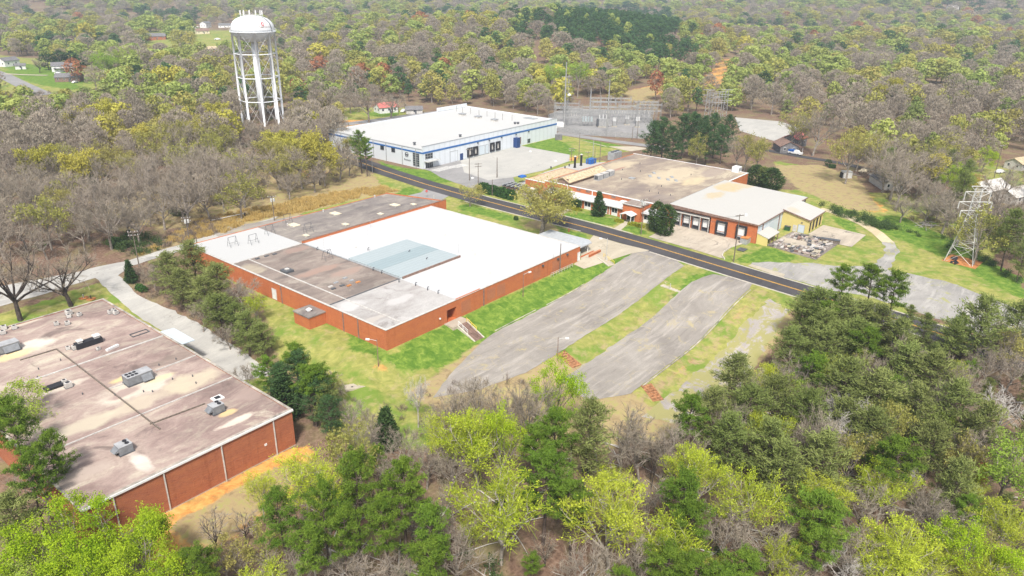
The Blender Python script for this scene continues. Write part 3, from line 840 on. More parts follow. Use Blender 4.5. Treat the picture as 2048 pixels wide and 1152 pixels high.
ZONES = {
    'lush': [[(90, 104.8), (157, 104.8), (176, 104), (176, 97), (100, 96.6), (92, 98)], wp((690, 640), (775, 712), (905, 655), (985, 615), (1070, 572), (1150, 532), (1205, 540), (1100, 612), (985, 678), (880, 735), (800, 742), (700, 700)),
             wp((1225, 520), (1262, 508), (1290, 505), (1270, 528), (1235, 548), (1212, 548)),
             wp((1330, 598), (1380, 552), (1440, 540), (1470, 553), (1405, 565), (1345, 612)),
             wp((1120, 425), (1180, 428), (1240, 440), (1228, 453), (1205, 450), (1120, 430)), wp((1240, 462), (1262, 452), (1300, 464), (1290, 471)),
             wp((758, 322), (800, 335), (850, 340), (950, 352), (945, 361), (880, 366), (820, 352), (760, 335)),
             wp((905, 415), (935, 407), (1030, 432), (1015, 445)), wp((1095, 448), (1172, 470), (1178, 480), (1165, 486), (1110, 462)),
             wp((1040, 292), (1110, 276), (1155, 300), (1130, 318), (1075, 302)), wp((1150, 276), (1240, 290), (1260, 300), (1200, 293)),
             wp((820, 372), (850, 385), (812, 400), (770, 398)), wp((1470, 520), (1530, 492), (1600, 515), (1570, 525), (1480, 527)),
             wp((0, 128), (80, 130), (200, 160), (150, 180), (60, 168), (20, 150)), wp((1650, 425), (1700, 445), (1745, 490), (1700, 470)),
             wp((1690, 440), (1780, 470), (1900, 520), (2048, 600), (2048, 560), (1900, 480), (1800, 430)),
             wp((740, 223), (800, 222), (790, 232), (735, 234)), wp((385, 62), (450, 60), (450, 72), (390, 75)), wp((1560, 335), (1650, 345), (1640, 360), (1580, 352))],
    'dull': [[(86, 97), (100, 56), (172, 55), (176, 30), (200, 20), (250, 20), (300, 45), (262, 100), (262, 160), (262, 205), (292, 215), (200, 209), (190, 225), (120, 186), (88, 186)], [(98, 74.5), (178, 74.5), (178, 82), (98, 82)], [(100, 55.5), (178, 55.5), (178, 62.5), (100, 62.5)], [(160, 62), (178, 62), (178, 100), (160, 100)], wp((520, 600), (690, 640), (800, 735), (900, 735), (860, 780), (740, 860), (640, 800), (560, 720)),
             wp((-40, 640), (120, 590), (215, 560), (205, 600), (60, 660), (-40, 690)),
             wp((1080, 710), (1200, 650), (1300, 595), (1400, 538), (1470, 545), (1340, 615), (1150, 745)),
             wp((1290, 770), (1400, 690), (1520, 590), (1600, 600), (1560, 650), (1400, 800), (1330, 830), (1200, 870), (1250, 800)),
             wp((640, 800), (760, 780), (860, 780), (900, 900), (800, 900), (680, 880)),
             wp((1440, 515), (1530, 490), (1640, 520), (1740, 480), (1640, 420), (1690, 420), (1860, 470), (2048, 590), (2048, 640), (1900, 560), (1780, 560), (1700, 530), (1500, 530)),
             wp((1020, 285), (1120, 270), (1280, 298), (1230, 308), (1140, 325)), wp((600, 395), (760, 370), (830, 380), (800, 405), (600, 430)),
             wp((1560, 560), (1660, 590), (1720, 640), (1640, 630), (1560, 600)), wp((1720, 600), (1910, 655), (1905, 665), (1740, 625)),
             wp((200, 700), (500, 740), (560, 780), (480, 790)), wp((210, 570), (250, 610), (520, 730), (560, 770), (500, 770), (200, 620)),
             wp((-20, 110), (240, 130), (240, 190), (-20, 190)), wp((270, 60), (480, 50), (490, 120), (280, 105)),
             wp((880, 395), (1040, 425), (1170, 470), (1160, 490), (900, 420)), wp((900, 350), (1330, 450), (1330, 470), (900, 380)),
             wp((1540, 320), (1700, 350), (1700, 430), (1600, 380)), wp((1900, 330), (2048, 330), (2048, 400), (1960, 380)), wp((680, 215), (830, 215), (830, 250), (680, 250))],
    'clay': [[(x, y) for x, y in ((88.3, 104.4), (157, 104.4), (157, 105.2), (88, 105.2))], wp((300, 1075), (330, 1015), (480, 945), (590, 885), (640, 905), (560, 985), (420, 1080), (300, 1180)),
             [(122, 58.4), (140, 59.2), (160, 58.8), (166, 59.2), (160, 60.0), (142, 60.1), (126, 59.6)],
             wp((1620, 352), (1680, 352), (1755, 415), (1720, 415), (1660, 385)), wp((1260, 180), (1330, 165), (1330, 185), (1290, 198)),
             wp((1390, 175), (1430, 120), (1480, 110), (1440, 175)), wp((1115, 322), (1160, 310), (1150, 322)),
             wp((735, 735), (760, 725), (775, 740), (755, 755)), wp((640, 240), (760, 240), (800, 238), (700, 256))],
    'dry': [[(84, 56), (112, 56), (114, 80), (108, 96), (82, 92)], wp((250, 520), (400, 440), (520, 415), (600, 395), (760, 372), (800, 385), (700, 400), (560, 440), (440, 465), (320, 500)),
            wp((300, 460), (520, 375), (740, 330), (760, 372), (560, 410), (420, 450)), wp((180, 420), (420, 330), (600, 330), (600, 370), (300, 455)), wp((600, 300), (700, 290), (740, 330), (620, 350)),
            wp((1060, 440), (1100, 440), (1120, 465), (1040, 452)),
            wp((1560, 620), (1600, 640), (1420, 800), (1350, 880), (1240, 880)), wp((1230, 185), (1330, 168), (1290, 215)),
            wp((1545, 330), (1640, 330), (1710, 352), (1765, 422), (1700, 420), (1600, 380)), wp((330, 1060), (440, 990), (560, 930), (640, 930), (420, 1100))],
}

HALF_CLAY = [wp((1545, 330), (1640, 330), (1710, 352), (1790, 430), (1700, 420), (1600, 380)), wp((300, 400), (420, 400), (560, 340), (700, 330), (600, 370), (420, 430)), wp((300, 1080), (480, 945), (640, 900), (600, 990), (440, 1100))]

def axis(a0, a1, step, lim, grow=1.12):
    c = list(np.arange(a0, a1 + 1e-6, step))
    s = step; x = a1
    while x < lim[1]: s *= grow; x += s; c.append(x)
    s = step; x = a0; lo = []
    while x > lim[0]: s *= grow; x -= s; lo.append(x)
    return np.array(lo[::-1] + c)

gx = axis(0, 300, 1.5, (-2600, 5600)); gy = axis(-40, 290, 1.5, (-2600, 4200))
X, Y = np.meshgrid(gx, gy)
Z = terr(X, Y)
nx, ny = len(gx), len(gy)
me = D.meshes.new("ground")
idx = np.arange(nx * ny).reshape(ny, nx)
quads = np.stack([idx[:-1, :-1], idx[:-1, 1:], idx[1:, 1:], idx[1:, :-1]], -1).reshape(-1, 4)
me.vertices.add(nx * ny); me.vertices.foreach_set("co", np.stack([X, Y, Z], -1).astype(np.float32).ravel())
me.loops.add(quads.size); me.loops.foreach_set("vertex_index", quads.astype(np.int32).ravel())
me.polygons.add(len(quads)); me.polygons.foreach_set("loop_start", np.arange(0, quads.size, 4, dtype=np.int32))
me.polygons.foreach_set("use_smooth", np.ones(len(quads), bool))
me.update(calc_edges=True)
cov = np.zeros((nx * ny, 4), np.float32)
for k, ch in (('lush', 0), ('dull', 1), ('clay', 2), ('dry', 3)):
    for pl in ZONES[k]:
        cov[inside(X.ravel(), Y.ravel(), pl), ch] = 1.0
for pl in HALF_CLAY: cov[inside(X.ravel(), Y.ravel(), pl), 2] = np.maximum(cov[inside(X.ravel(), Y.ravel(), pl), 2], .5)
for pl in ([(100, 74.8), (160, 75), (160, 77.6), (100, 77.4)], [(104, 56.5), (172, 56.5), (172, 61), (104, 61)], [(108, 80), (150, 80.4), (150, 81.6), (108, 81.4)], [(100, 61), (172, 61), (172, 62), (100, 62)]):
    k_ = inside(X.ravel(), Y.ravel(), pl); cov[k_, 3] = np.maximum(cov[k_, 3], .52)
# soften the borders of the cover patches
cv = cov.reshape(ny, nx, 4)
for _ in range(2):
    cv[1:-1, 1:-1] = (cv[1:-1, 1:-1] * 2 + cv[:-2, 1:-1] + cv[2:, 1:-1] + cv[1:-1, :-2] + cv[1:-1, 2:]) / 6
ca = me.color_attributes.new("cover", 'FLOAT_COLOR', 'POINT')
ca.data.foreach_set("color", cv.reshape(-1).astype(np.float32))
me.materials.append(M['ground'])
go = D.objects.new("ground", me); C.objects.link(go); kind(go, 'structure')

def ragged(poly, amp, seed=1):
    r_ = random.Random(seed); out = []
    for a, b in zip(poly, poly[1:] + poly[:1]):
        n = max(1, int(math.hypot(b[0] - a[0], b[1] - a[1]) / 1.6))
        for i in range(n):
            t = i / n; k = amp * (.6 if i else .2)
            out.append((a[0] + (b[0] - a[0]) * t + r_.gauss(0, k), a[1] + (b[1] - a[1]) * t + r_.gauss(0, k)))
    return out

def drape(name, poly, mat, off, step=2.0, k='structure', rag=0.0):
    """a paved sheet laid on the terrain"""
    if rag: poly = ragged(list(poly), rag, len(poly))
    bm = bmesh.new()
    f = bm.faces.new([bm.verts.new((x, y, 0)) for x, y in poly])
    xs = [p[0] for p in poly]; ys = [p[1] for p in poly]
    for ax, lo, hi in ((0, min(xs), max(xs)), (1, min(ys), max(ys))):
        v = math.floor(lo / step) * step + step
        while v < hi:
            co = (v, 0, 0) if ax == 0 else (0, v, 0)
            bmesh.ops.bisect_plane(bm, geom=bm.verts[:] + bm.edges[:] + bm.faces[:], plane_co=co, plane_no=(1, 0, 0) if ax == 0 else (0, 1, 0))
            v += step
    bmesh.ops.triangulate(bm, faces=[f for f in bm.faces if len(f.verts) > 4])
    for v in bm.verts:
        v.co.z = float(terr(v.co.x, v.co.y)) + off
    bmesh.ops.recalc_face_normals(bm, faces=bm.faces[:])
    if sum(f.normal.z for f in bm.faces) < 0: bmesh.ops.reverse_faces(bm, faces=bm.faces[:])
    m = D.meshes.new(name); bm.to_mesh(m); bm.free()
    m.materials.append(mat)
    o = D.objects.new(name, m); C.objects.link(o); kind(o, k)
    return o

def ribbon(pts, wl, wr):
    """left and right edges along a line of points"""
    P = np.array(pts, float); T = np.gradient(P, axis=0); T /= np.linalg.norm(T, axis=1)[:, None]
    Nn = np.stack([-T[:, 1], T[:, 0]], 1)
    return P + Nn * wl, P - Nn * wr

def strip(name, pts, wl, wr, mat, off, k='structure'):
    a, b = ribbon(pts, wl, wr)
    mb = MB()
    for i in range(len(pts) - 1):
        q = [a[i], b[i], b[i + 1], a[i + 1]]
        mb.add([(p[0], p[1], float(terr(p[0], p[1])) + off) for p in q], [(0, 1, 2, 3)])
    o = mb.build(name, mat); kind(o, k); return o

def dense(pts, step=3.0):
    out = []
    for a, b in zip(pts[:-1], pts[1:]):
        n = max(1, int(math.hypot(b[0] - a[0], b[1] - a[1]) / step))
        out += [(a[0] + (b[0] - a[0]) * i / n, a[1] + (b[1] - a[1]) * i / n) for i in range(n)]
    return out + [pts[-1]]

road_line = dense([(150, -110), (162, -40), (169.4, 9.5), (172.7, 27), (175.6, 52), (180.6, 97), (182.0, 118), (182.9, 150), (183.6, 170), (185.1, 193), (188.4, 219), (193, 245), (199, 275), (214, 305), (240, 330)])
strip("road", road_line, 4.6, 4.6, M['road'], 0.06)
ya, yb = ribbon(road_line, 0.22, 0.0)
strip("road_centre_line", road_line, 0.26, -0.08, M['yline'], 0.075)
strip("road_centre_line", road_line, -0.08, 0.26, M['yline'], 0.075)
back_line = dense(wp((600, 262), (680, 250), (760, 240), (830, 230), (900, 222)), 4)
strip("back_road", back_line, 4, 4, M['lot_new'], 0.08)
sub_line = dense([gnd(1112, 266)[:2], gnd(1160, 273)[:2], gnd(1230, 283)[:2], gnd(1290, 291)[:2], gnd(1330, 297)[:2]], 4)
strip("substation_road", sub_line, 3.0, 3.0, M['lot_new'], 0.08)
strip("farm_road", dense(wp((1530, 300), (1600, 313), (1650, 321), (1700, 330), (1745, 342)), 4), 2.4, 2.4, M["road"], 0.1)
strip("side_road", dense(wp((-40, 135), (5, 150), (45, 170), (90, 190)), 5), 5, 5, M['lot_new'], 0.15)
strip("farm_drive", dense(wp((10, 148), (50, 150), (95, 151)), 5), 1.8, 1.8, M['concrete'], 0.2)

drape("parking_lot", [(84, 87.5), (92, 91.0), (107, 95.8), (112, 96.7), (140, 96.9), (177.2, 97.0), (177.0, 88), (172, 81.5), (140, 81.2), (115, 80.6), (103, 80.4), (92, 83)], M['lot'], 0.05, rag=.14)
drape("parking_lot", [(107, 74.6), (120, 74.9), (150, 75.2), (164, 75.2), (171.6, 73), (174.0, 63.0), (168, 61.7), (130, 61.5), (112, 61.3), (104, 66)], M['lot'], 0.05, rag=.14)
drape("parking_lot", [(108, 56.4), (120, 56.4), (145, 56.3), (166, 56), (163, 49.5), (135, 47.5), (112, 48)], M['lot_old'], 0.05, rag=.7)
drape("loading_apron", wp((1147, 529), (1168, 538), (1212, 523.5), (1262, 507.5), (1290, 503), (1299, 501), (1240, 487), (1187, 471), (1179, 480), (1170, 485), (1162, 496), (1162, 519)), M['concrete'], 0.07)
drape("loading_apron", wp((1297, 474), (1353, 447), (1360, 446), (1487, 483), (1497, 486), (1462, 494), (1447, 505), (1444, 512), (1449, 518.5), (1400, 503)), M['concrete_old'], 0.07)
drape("warehouse_yard", [(222, 210.2), (262, 210.2), (262, 183), (252, 176), (232, 174), (215, 176), (205, 180), (208, 195)], M['yard'], 0.05)
drape("car_park", [(201, 210.2), (222, 210.2), (208, 195), (205, 180), (215, 176), (210, 171), (194, 171.5), (192.2, 178), (196, 196), (200.5, 206)], M['lot_new'], 0.05)
drape("gravel_lot", wp((1500, 529), (1540, 524), (1614, 526), (1697, 534), (1745, 528), (1768, 512), (1771, 495), (1764, 484), (1788, 484), (1798, 500), (1790, 520), (1775, 540), (1821, 548), (1904, 567), (1990, 600), (2048, 627), (2120, 660), (2100, 720), (1990, 680), (1904, 648), (1817, 618), (1740, 595), (1650, 578), (1560, 553)), M['gravel'], 0.04, rag=.5)
strip("dirt_track", dense(wp((1640, 418), (1662, 423), (1700, 436), (1730, 450), (1755, 466), (1776, 485)), 2), 1.8, 1.8, M['dirt'], 0.07)
drape("concrete_strip", wp((1496, 532), (1503, 529), (1570, 549), (1566, 556)), M['concrete'], 0.09)
drape("lane", wp((-60, 585), (0, 573), (150, 545), (208, 531), (253, 523), (318, 502), (400, 477), (445, 465), (513, 445), (560, 432), (520, 452), (410, 486), (330, 512), (262, 532), (236, 551), (274, 589), (342, 619), (410, 654), (462, 688), (513, 722), (545, 750), (480, 762), (440, 735), (342, 671), (258, 618), (205, 572), (190, 556), (100, 585), (0, 613), (-60, 630)), M['lane'], 0.06, rag=.25)
drape("parking_apron", [(112, 184.5), (164, 184.5), (160, 192), (140, 194), (118, 200), (106, 204), (104, 196)], M['lot'], 0.08)
drape("side_street", wp((800, 395), (842, 385), (858, 370), (880, 380), (905, 388), (880, 402), (850, 396), (820, 402)), M['lot_new'], 0.045)
drape("slab_floor", [(203, 71.5), (221, 70.5), (221, 66), (217.6, 56.0), (200.2, 56.4)], M['rubble'], 0.09)
drape("slab_floor", [(208.4, 58.5), (213.6, 59), (214, 70.6), (208.6, 71)], M['concrete_old'], 0.13)
drape("slab_floor", [(221.5, 66), (234, 65.5), (232.5, 52.4), (218, 52.3), (218, 57)], M['concrete_old'], 0.09)
drape("walkway", wp((1105, 430), (1117, 427), (1138, 416), (1146, 418), (1124, 430)), M['concrete'], 0.06)
drape("walkway", wp((1226, 458), (1240, 462), (1262, 443), (1254, 440)), M['concrete'], 0.06)
drape("drive_ramp", wp((1112, 268), (1122, 271), (1250, 301), (1262, 303), (1300, 297), (1270, 293), (1210, 293)), M['concrete'], 0.06)
drive = wp((1120, 272), (1130, 272), (1260, 305), (1230, 318), (1160, 330), (1140, 345), (1085, 360), (1100, 330), (1190, 306))
drape("service_yard", [(205, 152.5), (262, 152.8), (262, 163), (250, 172), (230, 172), (204, 168)], M['yard'], 0.04)
drape("storage_yard", [(198.5, 150), (204.5, 150), (205, 170), (198, 172)], M['concrete_old'], 0.06)
drape("substation_yard", [gnd(*q)[:2] for q in ((1108, 262), (1160, 270), (1290, 278), (1312, 262), (1300, 222), (1130, 216), (1095, 230))], M['lot_new'], 0.06)
drape("gravel_pad", wp((1470, 235), (1560, 243), (1600, 256), (1560, 285), (1520, 275), (1480, 262)), M['yard'], 0.1)
# painted hatching of the car park
for base, n, dx in (((201.6, 207.2), 11, 0.0), ((211.0, 206.0), 8, 0.0)):
    for i in range(n):
        mb = MB(); x = base[0] + i * 0.85; y = base[1]
        mb.add([(x, y, .062), (x + .32, y, .062), (x + 1.0, y - 4.2, .062), (x + .68, y - 4.2, .062)], [(0, 3, 2, 1)])
        kind(mb.build("parking_hatch", M['wline']), 'structure')

def kerb(pts, h=0.14, wd=0.35, mat='kerb'):
    a, b = ribbon(pts, wd / 2, wd / 2)
    mb = MB()
    for i in range(len(pts) - 1):
        z0 = float(terr(*pts[i])); z1 = float(terr(*pts[i + 1]))
        vs = [(*a[i], z0 - .1), (*b[i], z0 - .1), (*b[i + 1], z1 - .1), (*a[i + 1], z1 - .1), (*a[i], z0 + h), (*b[i], z0 + h), (*b[i + 1], z1 + h), (*a[i + 1], z1 + h)]
        mb.add(vs, [(4, 5, 6, 7), (0, 4, 7, 3), (1, 2, 6, 5), (0, 1, 5, 4), (3, 7, 6, 2)])
    kind(mb.build("kerb", M[mat]), 'structure')
def road_side(y0, y1, s):
    ys = np.arange(y0, y1, 3.0)
    seg = [(float(road_x(y)) + s * 4.75, float(y)) for y in ys]
    return seg
kerb(road_side(119, 168, -1)); kerb(road_side(10, 97, -1)); kerb(road_side(106, 172, 1)); kerb(road_side(-20, 74, 1))
kerb(dense([(116, 61.1), (168, 61.3)], 3), .08, .22, 'roof_edge'); kerb(dense([(113, 97.1), (128, 97.2)], 3), 0.08, 0.2, 'roof_edge'); kerb(dense([(132, 97.1), (148, 97.2)], 3), 0.08, 0.2, 'roof_edge')
kerb(dense(wp((1449, 519), (1444, 512), (1447, 505), (1462, 495), (1487, 486)), 1.0), 0.3, 0.3)
# ------------------------------------------------------------------ buildings
def on_x(px, py, X0):
    d = ray(px, py); t = X0 / d[0]; return d[1] * t, CAM_H + d[2] * t
def on_y(px, py, Y0):
    d = ray(px, py); t = Y0 / d[1]; return d[0] * t, CAM_H + d[2] * t

def pan(face, plane, a, b, z0, z1, out=0.06, inn=0.05, mb=None):
    """a flat piece standing proud of a wall; face -x or -y names the way it looks, a..b runs along the wall"""
    mb = mb or MB()
    if face == '-x': mb.box(plane - out, a, z0, plane + inn, b, z1)
    elif face == '+x': mb.box(plane - inn, a, z0, plane + out, b, z1)
    elif face == '-y': mb.box(a, plane - out, z0, b, plane + inn, z1)
    else: mb.box(a, plane - inn, z0, b, plane + out, z1)
    return mb

def frame(face, plane, a, b, z0, z1, wd=0.12, out=0.09):
    mb = MB()
    pan(face, plane, a, a + wd, z0, z1, out, 0.02, mb); pan(face, plane, b - wd, b, z0, z1, out, 0.02, mb)
    pan(face, plane, a + wd, b - wd, z1 - wd, z1, out, 0.02, mb); pan(face, plane, a + wd, b - wd, z0, z0 + wd, out, 0.02, mb)
    return mb

def window(root, face, plane, a, b, z0, z1, nx=2, nz=1, fm='white', gm='glass', wd=0.12, name='window'):
    f = frame(face, plane, a, b, z0, z1, wd)
    for i in range(1, nx): x = a + (b - a) * i / nx; pan(face, plane, x - wd / 3, x + wd / 3, z0 + wd, z1 - wd, .08, .02, f)
    for i in range(1, nz): z = z0 + (z1 - z0) * i / nz; pan(face, plane, a + wd, b - wd, z - wd / 3, z + wd / 3, .075, .02, f)
    o = f.build(name, M[fm], root)
    pan(face, plane, a + wd, b - wd, z0 + wd, z1 - wd, 0.03, 0.02).build('pane', M[gm], o)
    return o

def door(root, face, plane, a, b, z0, z1, m='white', fm='dirty_white', handle=True, name='door'):
    o = pan(face, plane, a + .1, b - .1, z0, z1 - .1, 0.05, 0.02).build(name, M[m], root)
    f = MB(); pan(face, plane, a, a + .1, z0, z1, .09, .02, f); pan(face, plane, b - .1, b, z0, z1, .09, .02, f); pan(face, plane, a + .1, b - .1, z1 - .1, z1, .09, .02, f)
    f.build('frame', M[fm], o)
    if handle: pan(face, plane, b - .28, b - .2, z0 + .95, z0 + 1.1, 0.11, 0).build('handle', M['grey'], o)
    return o

def downpipe(root, face, plane, a, z0, z1, m='white', r=0.11, foot=True):
    mb = MB(); pan(face, plane, a - r, a + r, z0, z1, 0.2, 0.0, mb)
    if foot: pan(face, plane, a - r, a + r, z0 - .1, z0 + .12, 0.75, 0.0, mb)
    return mb.build('downpipe', M[m], root)

def vent(root, x, y, z, m='grey', r=0.28, h=0.7, cap=True):
    mb = MB().lathe(x, y, [(r * .7, z - .05), (r * .7, z + h * .7), (r, z + h * .72), (r * .9, z + h * .95), (0.05, z + h)] if cap else [(r * .6, z - .05), (r * .6, z + h)], 12)
    return mb.build('roof_vent', M[m], root, smooth=False)

def hatch(root, x, y, z, sx, sy, m='cream'):
    o = MB().box(x - sx, y - sy, z - .05, x + sx, y + sy, z + .28).build('roof_hatch', M['dirty_white'], root)
    MB().box(x - sx - .1, y - sy - .1, z + .281, x + sx + .1, y + sy + .1, z + .38).build('lid', M[m], o)
    return o

def gooseneck(root, x, y, z, h=0.9):
    mb = MB().tube([(x, y, z - .1), (x, y, z + h), (x + .2, y, z + h + .2), (x + .45, y, z + h + .1)], .11, 7)
    return mb.build('vent_pipe', M['dgrey'], root)

def ring_wall(x0, y0, x1, y1, z0, z1, th=0.35):
    mb = MB()
    mb.box(x0, y0, z0, x1, y0 + th, z1); mb.box(x0, y1 - th, z0, x1, y1, z1)
    mb.box(x0, y0 + th, z0, x0 + th, y1 - th, z1); mb.box(x1 - th, y0 + th, z0, x1, y1 - th, z1)
    return mb

# ===== the long brick factory with the white roof
R1 = thing('brick_factory', 'long single storey red brick factory with white roof and entrance steps beside cracked parking lot', 'factory', (125, 140, 0))
zt = 4.05
mb = MB()
mb.box(88.3, 105, -2.2, 105.9, 105.35, zt); mb.box(105.9, 105, 2.45, 108.9, 105.35, zt); mb.box(108.9, 105, -2.2, 117.0, 105.35, zt + .15)
mb.box(105.6, 105.35, -1, 105.9, 107.6, 2.45); mb.box(108.9, 105.35, -1, 109.2, 107.6, 2.45); mb.box(105.6, 107.6, -1, 109.2, 107.9, 2.45)
mb.box(105.9, 105.36, 2.45, 108.9, 107.6, 2.7); mb.box(105.9, 105.0, -1.2, 108.9, 107.6, -0.45)
mb.box(117.0, 105.25, -2.0, 157.5, 105.6, 3.85)
mb.box(88.3, 105.35, -4, 88.65, 183.6, zt)
mb.box(157.15, 105.6, -1.5, 157.5, 162.4, 3.85)
mb.box(88.65, 183.25, -2, 158.0, 183.6, 3.9)
mb.box(109.5, 162.1, 3.5, 164.3, 162.5, 4.5)
mb.box(157.5, 162.1, -1, 164.3, 162.5, 3.5)
mb.prism([(164.3, 162.5), (164.0, 162.5), (157.7, 183.6), (158.0, 183.6)], -1, 4.1)
mb.build('wall', M['brick'], R1)
MB().box(88.65, 105.35, 3.4, 109.5, 124.2, 3.8).build('roof', M['roof_grey'], R1, label='grey patched roof section above the corner')
MB().box(88.65, 124.2, 3.4, 109.5, 162.3, 3.8).build('roof', M['roof_brown'], R1, label='brown weathered roof section')
MB().box(88.65, 162.3, 3.4, 109.5, 183.25, 3.82).build('roof', M['white_patch'], R1, label='scuffed white roof section')
MB().box(109.5, 105.6, 3.4, 157.15, 162.1, 3.86).build('roof', M['white_roof'], R1, label='clean white membrane roof')
MB().prism([(109.5, 162.5), (164.0, 162.5), (157.7, 183.25), (109.5, 183.25)], 3.4, 3.84).build('roof', M['roof_wing'], R1, label='dark gritty roof of the rear wing')
sk = MB().box(109.9, 123.6, 3.8, 129.8, 143.5, 4.2).build('rooflight', M['skylight'], R1, label='pale green ribbed translucent roof panels')
MB().box(109.95, 131.2, 4.203, 129.75, 136.6, 4.23).build('panel', M['skylight_mid'], sk)
MB().box(109.9, 123.3, 3.8, 129.8, 123.58, 4.42).build('edge', M['shingle_br'], sk)
mb = MB()
mb.box(88.2, 104.9, zt, 117.05, 105.45, zt + .09); mb.box(88.2, 105.45, zt, 88.72, 183.7, zt + .09); mb.box(117.05, 105.15, 3.852, 157.6, 105.65, 3.94)
mb.box(157.1, 105.65, 3.852, 157.6, 162.1, 3.94)
mb.build('coping', M['dirty_white'], R1)
mb = MB(); mb.box(109.5, 162.05, 4.5, 164.4, 162.56, 4.58); mb.build('coping', M['shingle_br'], R1)
# roof seams
mb = MB()
mb.box(93.2, 105.4, 3.805, 93.5, 162.2, 3.93); mb.build('roof_seam', M['dirty_white'], R1)
MB().box(88.8, 124.0, 3.805, 109.4, 124.3, 3.92).build('roof_seam', M['dgrey'], R1)
MB().box(109.35, 124.3, 3.865, 109.75, 162, 4.0).build('roof_seam', M['grey'], R1)
MB().box(88.8, 162.1, 3.83, 109.4, 162.5, 3.97).build('roof_seam', M['dirty_white'], R1)
# entrance
o = MB().box(106.6, 107.5, -0.44, 108.3, 107.59, 2.2).build('door', M['glass'], R1)
f = MB()
for x in (106.5, 107.42, 108.3): f.box(x, 107.42, -0.44, x + .09, 107.5, 2.3)
f.build('frame', M['steel'], o)
# side door, annex, wall lamp, pipes
y, z = on_x(549, 588, 88.3)
door(R1, '-x', 88.3, y - .9, y + .9, z - 1.35, z + 1.35)
ax = ring_wall(83.9, 124.8, 88.28, 130.2, -4.2, 2.2).build('annex', M['brick'], R1)
MB().box(83.75, 124.65, 2.2, 88.28, 130.35, 2.45).build('roof', M['roof_wing'], ax)
MB().lathe(86, 127.5, [(.45, 2.45), (.45, 2.8), (.7, 2.85), (.3, 3.15), (.05, 3.2)], 12).build('vent', M['white'], ax)
for q in ((561, 568), (688, 655), (718, 672)):
    y, z = on_x(q[0], q[1], 88.3)
    MB().box(88.16, y - .13, float(terr(87.5, y)) - .1, 88.3, y + .13, 4.0).build('downpipe', M['shingle_br'], R1)
x, z = on_y(967, 602, 105.25); pan('-y', 105.25, x - .12, x + .12, -0.7, 3.9, .2).build('downpipe', M['shingle_br'], R1)
x, z = on_y(879.5, 637, 105); MB().lathe(x, 104.9, [(.0, z - .2), (.2, z - .18), (.22, z + .1), (.05, z + .2)], 10).build('wall_lamp', M['white'], R1)
x, z = on_y(1157.5, 512, 105.25); door(R1, '-y', 105.25, x - .7, x + .6, -0.15, 2.3)
x, z = on_y(1058, 552, 105.25); 
for xx in (112, 121, 124.6, 138.5, 146.5):
    pan('-y', 105.25 if xx > 117 else 105, xx - 1.5, xx + 1.5, 0.2, 3.0, .035).build('bricked_window', M['brick_patch'], R1)
for q in ((1134, 508.5), (1115, 517.5), (1085, 531)):
    x, z = on_y(*q, 105.25); pan('-y', 105.25, x - .3, x + .3, z - .2, z + .2, .35).build('wall_light', M['dgrey'], R1)
# canopy at the street end
cz = 2.4
cn = MB().prism([(157.55, 106.5), (157.55, 122), (166.5, 122), (166.5, 108.5), (165, 106.5)], cz, cz + .3).build('canopy', M['canopy_grey'], R1)
for px, py in ((165.8, 109), (165.8, 121.4), (164.2, 107.2)):
    MB().box(px - .1, py - .1, -0.3, px + .1, py + .1, cz).build('post', M['white'], cn)
mb = MB(); mb.box(158.2, 106.0, -0.4, 165.8, 106.4, 0.1); mb.box(161, 104.3, -0.6, 166.5, 104.7, 0.55); mb.box(161, 104.2, 0.551, 166.5, 104.8, 0.66)
mb.build('ramp_wall', M['brick'], R1)
mb = MB()
for i in range(9): mb.box(143 + i * 1.2, 104.1, -0.7, 143.07 + i * 1.2, 104.17, 0.55)
mb.box(143, 104.1, 0.5, 152.7, 104.17, 0.57); mb.box(143, 104.1, 0.05, 152.7, 104.17, 0.1); mb.build('railing', M['dirty_white'], R1)
# hatches, vents and racks on the roofs
for q, s in (((670.7, 427), 1.5), ((588, 450), 1.5), ((790, 410), 1.4), ((761, 427.7), .8), ((612, 471), .8), ((691, 448.6), .9), ((827, 408.5), .8)):
    x, y = site(*q, 4.1); hatch(R1, x, y, 3.84, s * .7, s)
for q in ((646.6, 421), (749.5, 392), (575, 449)):
    x, y = site(*q, 4.2); vent(R1, x, y, 3.84, 'dirty_white')
for q in ((634, 499), (655, 506), (746, 540), (763, 546), (798, 563), (831, 570), (855, 579), (876, 586), (736, 500), (818, 505), (853, 520)):
    x, y = site(*q, 4.0); gooseneck(R1, x, y, 3.82, 0.6)
for q in ((574, 541),):
    x, y = site(*q, 4.1); o = MB().box(x - 1.1, y - 1.3, 3.75, x + 1.1, y + 1.3, 4.35).build('roof_hatch', M['dgrey'], R1); MB().box(x - .4, y - .4, 4.351, x + .5, y + .5, 4.6).build('lid', M['dirty_white'], o)
for q, m_ in (((672, 565), 'grey'), ((684, 571), 'dgrey'), ((703, 561), 'grey'), ((716, 564), 'clayred'), ((698, 571), 'clayred'), ((667, 577), 'dgrey'), ((690, 556), 'grey'), ((661, 573), 'dirty_white'), ((515, 517), 'dgrey'), ((549, 508), 'dgrey'), ((533, 512), 'dgrey')):
    x, y = site(*q, 3.9); MB().box(x - .55, y - .3, 3.78, x + .55, y + .3, 4.02).build('roof_curb', M[m_], R1)
